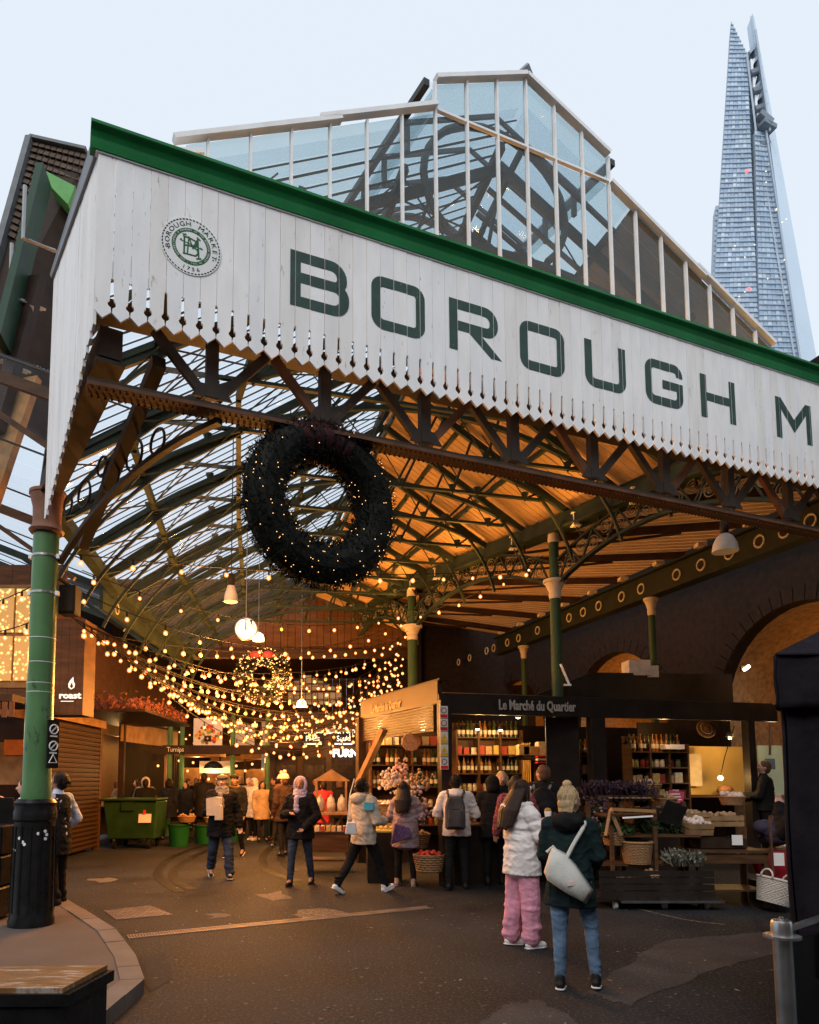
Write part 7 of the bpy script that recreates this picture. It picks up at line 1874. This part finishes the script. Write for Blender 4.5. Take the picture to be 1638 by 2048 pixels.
# --- beanie group and far crowd
person(-1.62, 17.6, -10, 1.78, 'person in white bobble hat and dark fur collared coat walking away', None, near=1, top=DKC, toplen=.60, topfat=.06, trous=DKC, shoes=BSH, sole=WSOLE, hair='short', hat='beanie', hatm=CREAMC, hood=HAIRR, legs=((14, 8, 3), (-12, 10, 3)))
person(-1.35, 15.4, 40, 1.76, 'person in cream beanie and rusty brown jacket beside the lilac headscarf woman', None, near=1, top=DKB, toplen=.72, topfat=.05, trous=DKC, shoes=BSH, hair='short', hairm=HAIRR, hat='beanie', hatm=CREAMC)
crowd = [(-5.3, 18.6, 20, 1.66, DKC, 'short', HAIRD, 'person in black between the kiosk and the tubs'), (-4.6, 20.2, 160, 1.6, DKN, 'bob', HAIRD, 'dark bobbed person by the far vegetable stall counter'), (-4.15, 20.4, -30, 1.68, DKB, 'short', HAIRR, 'person in brown coat at the far vegetable stall'),
         (-3.75, 18.6, -10, 1.82, DKC, 'short', HAIRD, 'broad person in long black coat seen from behind by the green tubs'), (-3.25, 20.6, 30, 1.7, GREYC, 'bob', HAIRB, 'fair haired person in grey at the far stall'), (-2.9, 21.0, 180, 1.7, TAN, 'short', HAIRG, 'grey haired person in tan facing the hall'),
         (-2.55, 19.4, 150, 1.68, CREAMC, 'none', HAIRD, 'person in cream coat with raised white hood'), (-2.25, 18.9, 200, 1.60, TAN, 'bob', HAIRD, 'person in long tan coat holding a phone'), (-1.95, 19.3, 90, 1.72, DKC, 'short', HAIRD, 'slim person in black next to the tan coat'),
         (-.55, 17.2, 10, 1.60, REDC, 'short', HAIRD, 'small person in red jacket behind the headscarf woman'), (-.15, 19.0, -40, 1.66, DKC, 'bob', HAIRR, 'person in black at the far shopfront doors'), (-.9, 20.6, 180, 1.7, DKN, 'short', HAIRD, 'person in navy in the far shop doorway'), (-1.4, 21.2, 0, 1.72, GREYC, 'short', HAIRG, 'grey clad person entering the far shop')]
for (x, y, f, hh, c, hr, hm_, lb) in crowd:
    person(x, y, f, hh, lb, 'shoppers in the far part of the hall', near=0, skin=random.choice((SKIN, SKIN2)), top=c, toplen=.62, topfat=.05, trous=DKC, shoes=WSH if c is CREAMC else BSH, hair=hr, hairm=hm_, hat='hood' if hr == 'none' else None, hatm=CREAMC, legs=((random.uniform(-8, 12), 6, 3), (random.uniform(-8, 8), 6, 3)))
for (x, y, f, hh, c, hr, hm_, lb) in ((-6.0, 18.5, -60, 1.62, TAN, 'short', HAIRR, 'person seated at the left end of the kiosk counter'), (-5.35, 18.75, 30, 1.70, GREYC, 'none', HAIRR, 'person in quilted grey jacket with hood leaning at the kiosk'), (-5.75, 19.4, 100, 1.66, DKC, 'bob', HAIRD, 'dark haired worker inside the kiosk')):
    person(x, y, f, hh, lb, 'people at the kiosk', near=0, top=c, toplen=.7, topfat=.05, trous=DKC, shoes=BSH, hair=hr if hr != 'none' else 'short', hairm=hm_, hat='hood' if hr == 'none' else None, hatm=CREAMC, arms=(((.27, .08, 1.12), (.16, .28, 1.15)), ((-.27, .08, 1.12), (-.16, .28, 1.15))))

for (x, y, f, hh, c, hr, hm_, lb) in ((-5.0, 23.5, 180, 1.7, DKC, 'short', HAIRD, 'person in black walking out of the far passage'), (-4.3, 24.6, 20, 1.66, GREYC, 'bob', HAIRR, 'person in grey walking into the far passage'), (-3.6, 24.0, 170, 1.74, DKN, 'short', HAIRG, 'grey haired person in navy in the far passage'), (-2.9, 25.2, 10, 1.62, CREAMC, 'bob', HAIRD, 'person in cream coat deep in the far passage'), (-5.6, 25.0, -60, 1.7, TAN, 'short', HAIRR, 'person in tan by the far passage stall'), (-2.2, 22.9, 190, 1.7, DKB, 'short', HAIRD, 'person in brown left of the far shopfront doors'),
        (-3.9, 21.9, 200, 1.72, DKC, 'short', HAIRR, 'person in black behind the vegetable stall lamp'), (-4.9, 19.5, -20, 1.68, DKN, 'bob', HAIRD, 'person in navy between the kiosk and vegetable stall')):
    person(x, y, f, hh, lb, 'shoppers in the far part of the hall', near=0, top=c, toplen=.62, topfat=.05, trous=DKC, shoes=BSH, hair=hr, hairm=hm_, legs=((10, 8, 3), (-8, 8, 3)))
from mathutils import noise as NO
# ================================================================== lettering becomes mesh
bpy.context.view_layer.update()
_dg = bpy.context.evaluated_depsgraph_get()
for o in REM:
    me = bpy.data.meshes.new_from_object(o.evaluated_get(_dg)); me.name = o.name.split('.')[0]
    o.modifiers.clear(); o.data = me
    if me.name.split('.')[0] in ('coat', 'trousers', 'hood', 'scarf', 'waistcoat') and len(me.vertices) > 3000:
        amp = .005 if me.name.startswith('trousers') else .0085
        off = V((random.uniform(-50, 50), random.uniform(-50, 50), random.uniform(-50, 50)))
        nrm = [v.normal.copy() for v in me.vertices]
        for v, n_ in zip(me.vertices, nrm):
            p = v.co
            q = V((p.x * 9 + p.z * 5, p.y * 9, p.z * 13)) + off
            fold = 1 - 2 * abs(NO.noise(q)) ** .7
            fine = NO.noise(V((p.x * 30, p.y * 30, p.z * 34)) + off)
            v.co = p + n_ * (amp * fold + .003 * fine + .001)
for o in [o for o in COL.objects if o.type == 'FONT']:
    me = bpy.data.meshes.new_from_object(o.evaluated_get(_dg))
    nm = o.name.split('.')[0]; old = o.name
    n_ = bpy.data.objects.new(nm, me); COL.objects.link(n_); n_.parent = o.parent; n_.matrix_basis = o.matrix_basis.copy()
    if not me.materials: me.materials.append(o.data.materials[0])
    c = o.data; bpy.data.objects.remove(o); bpy.data.curves.remove(c)
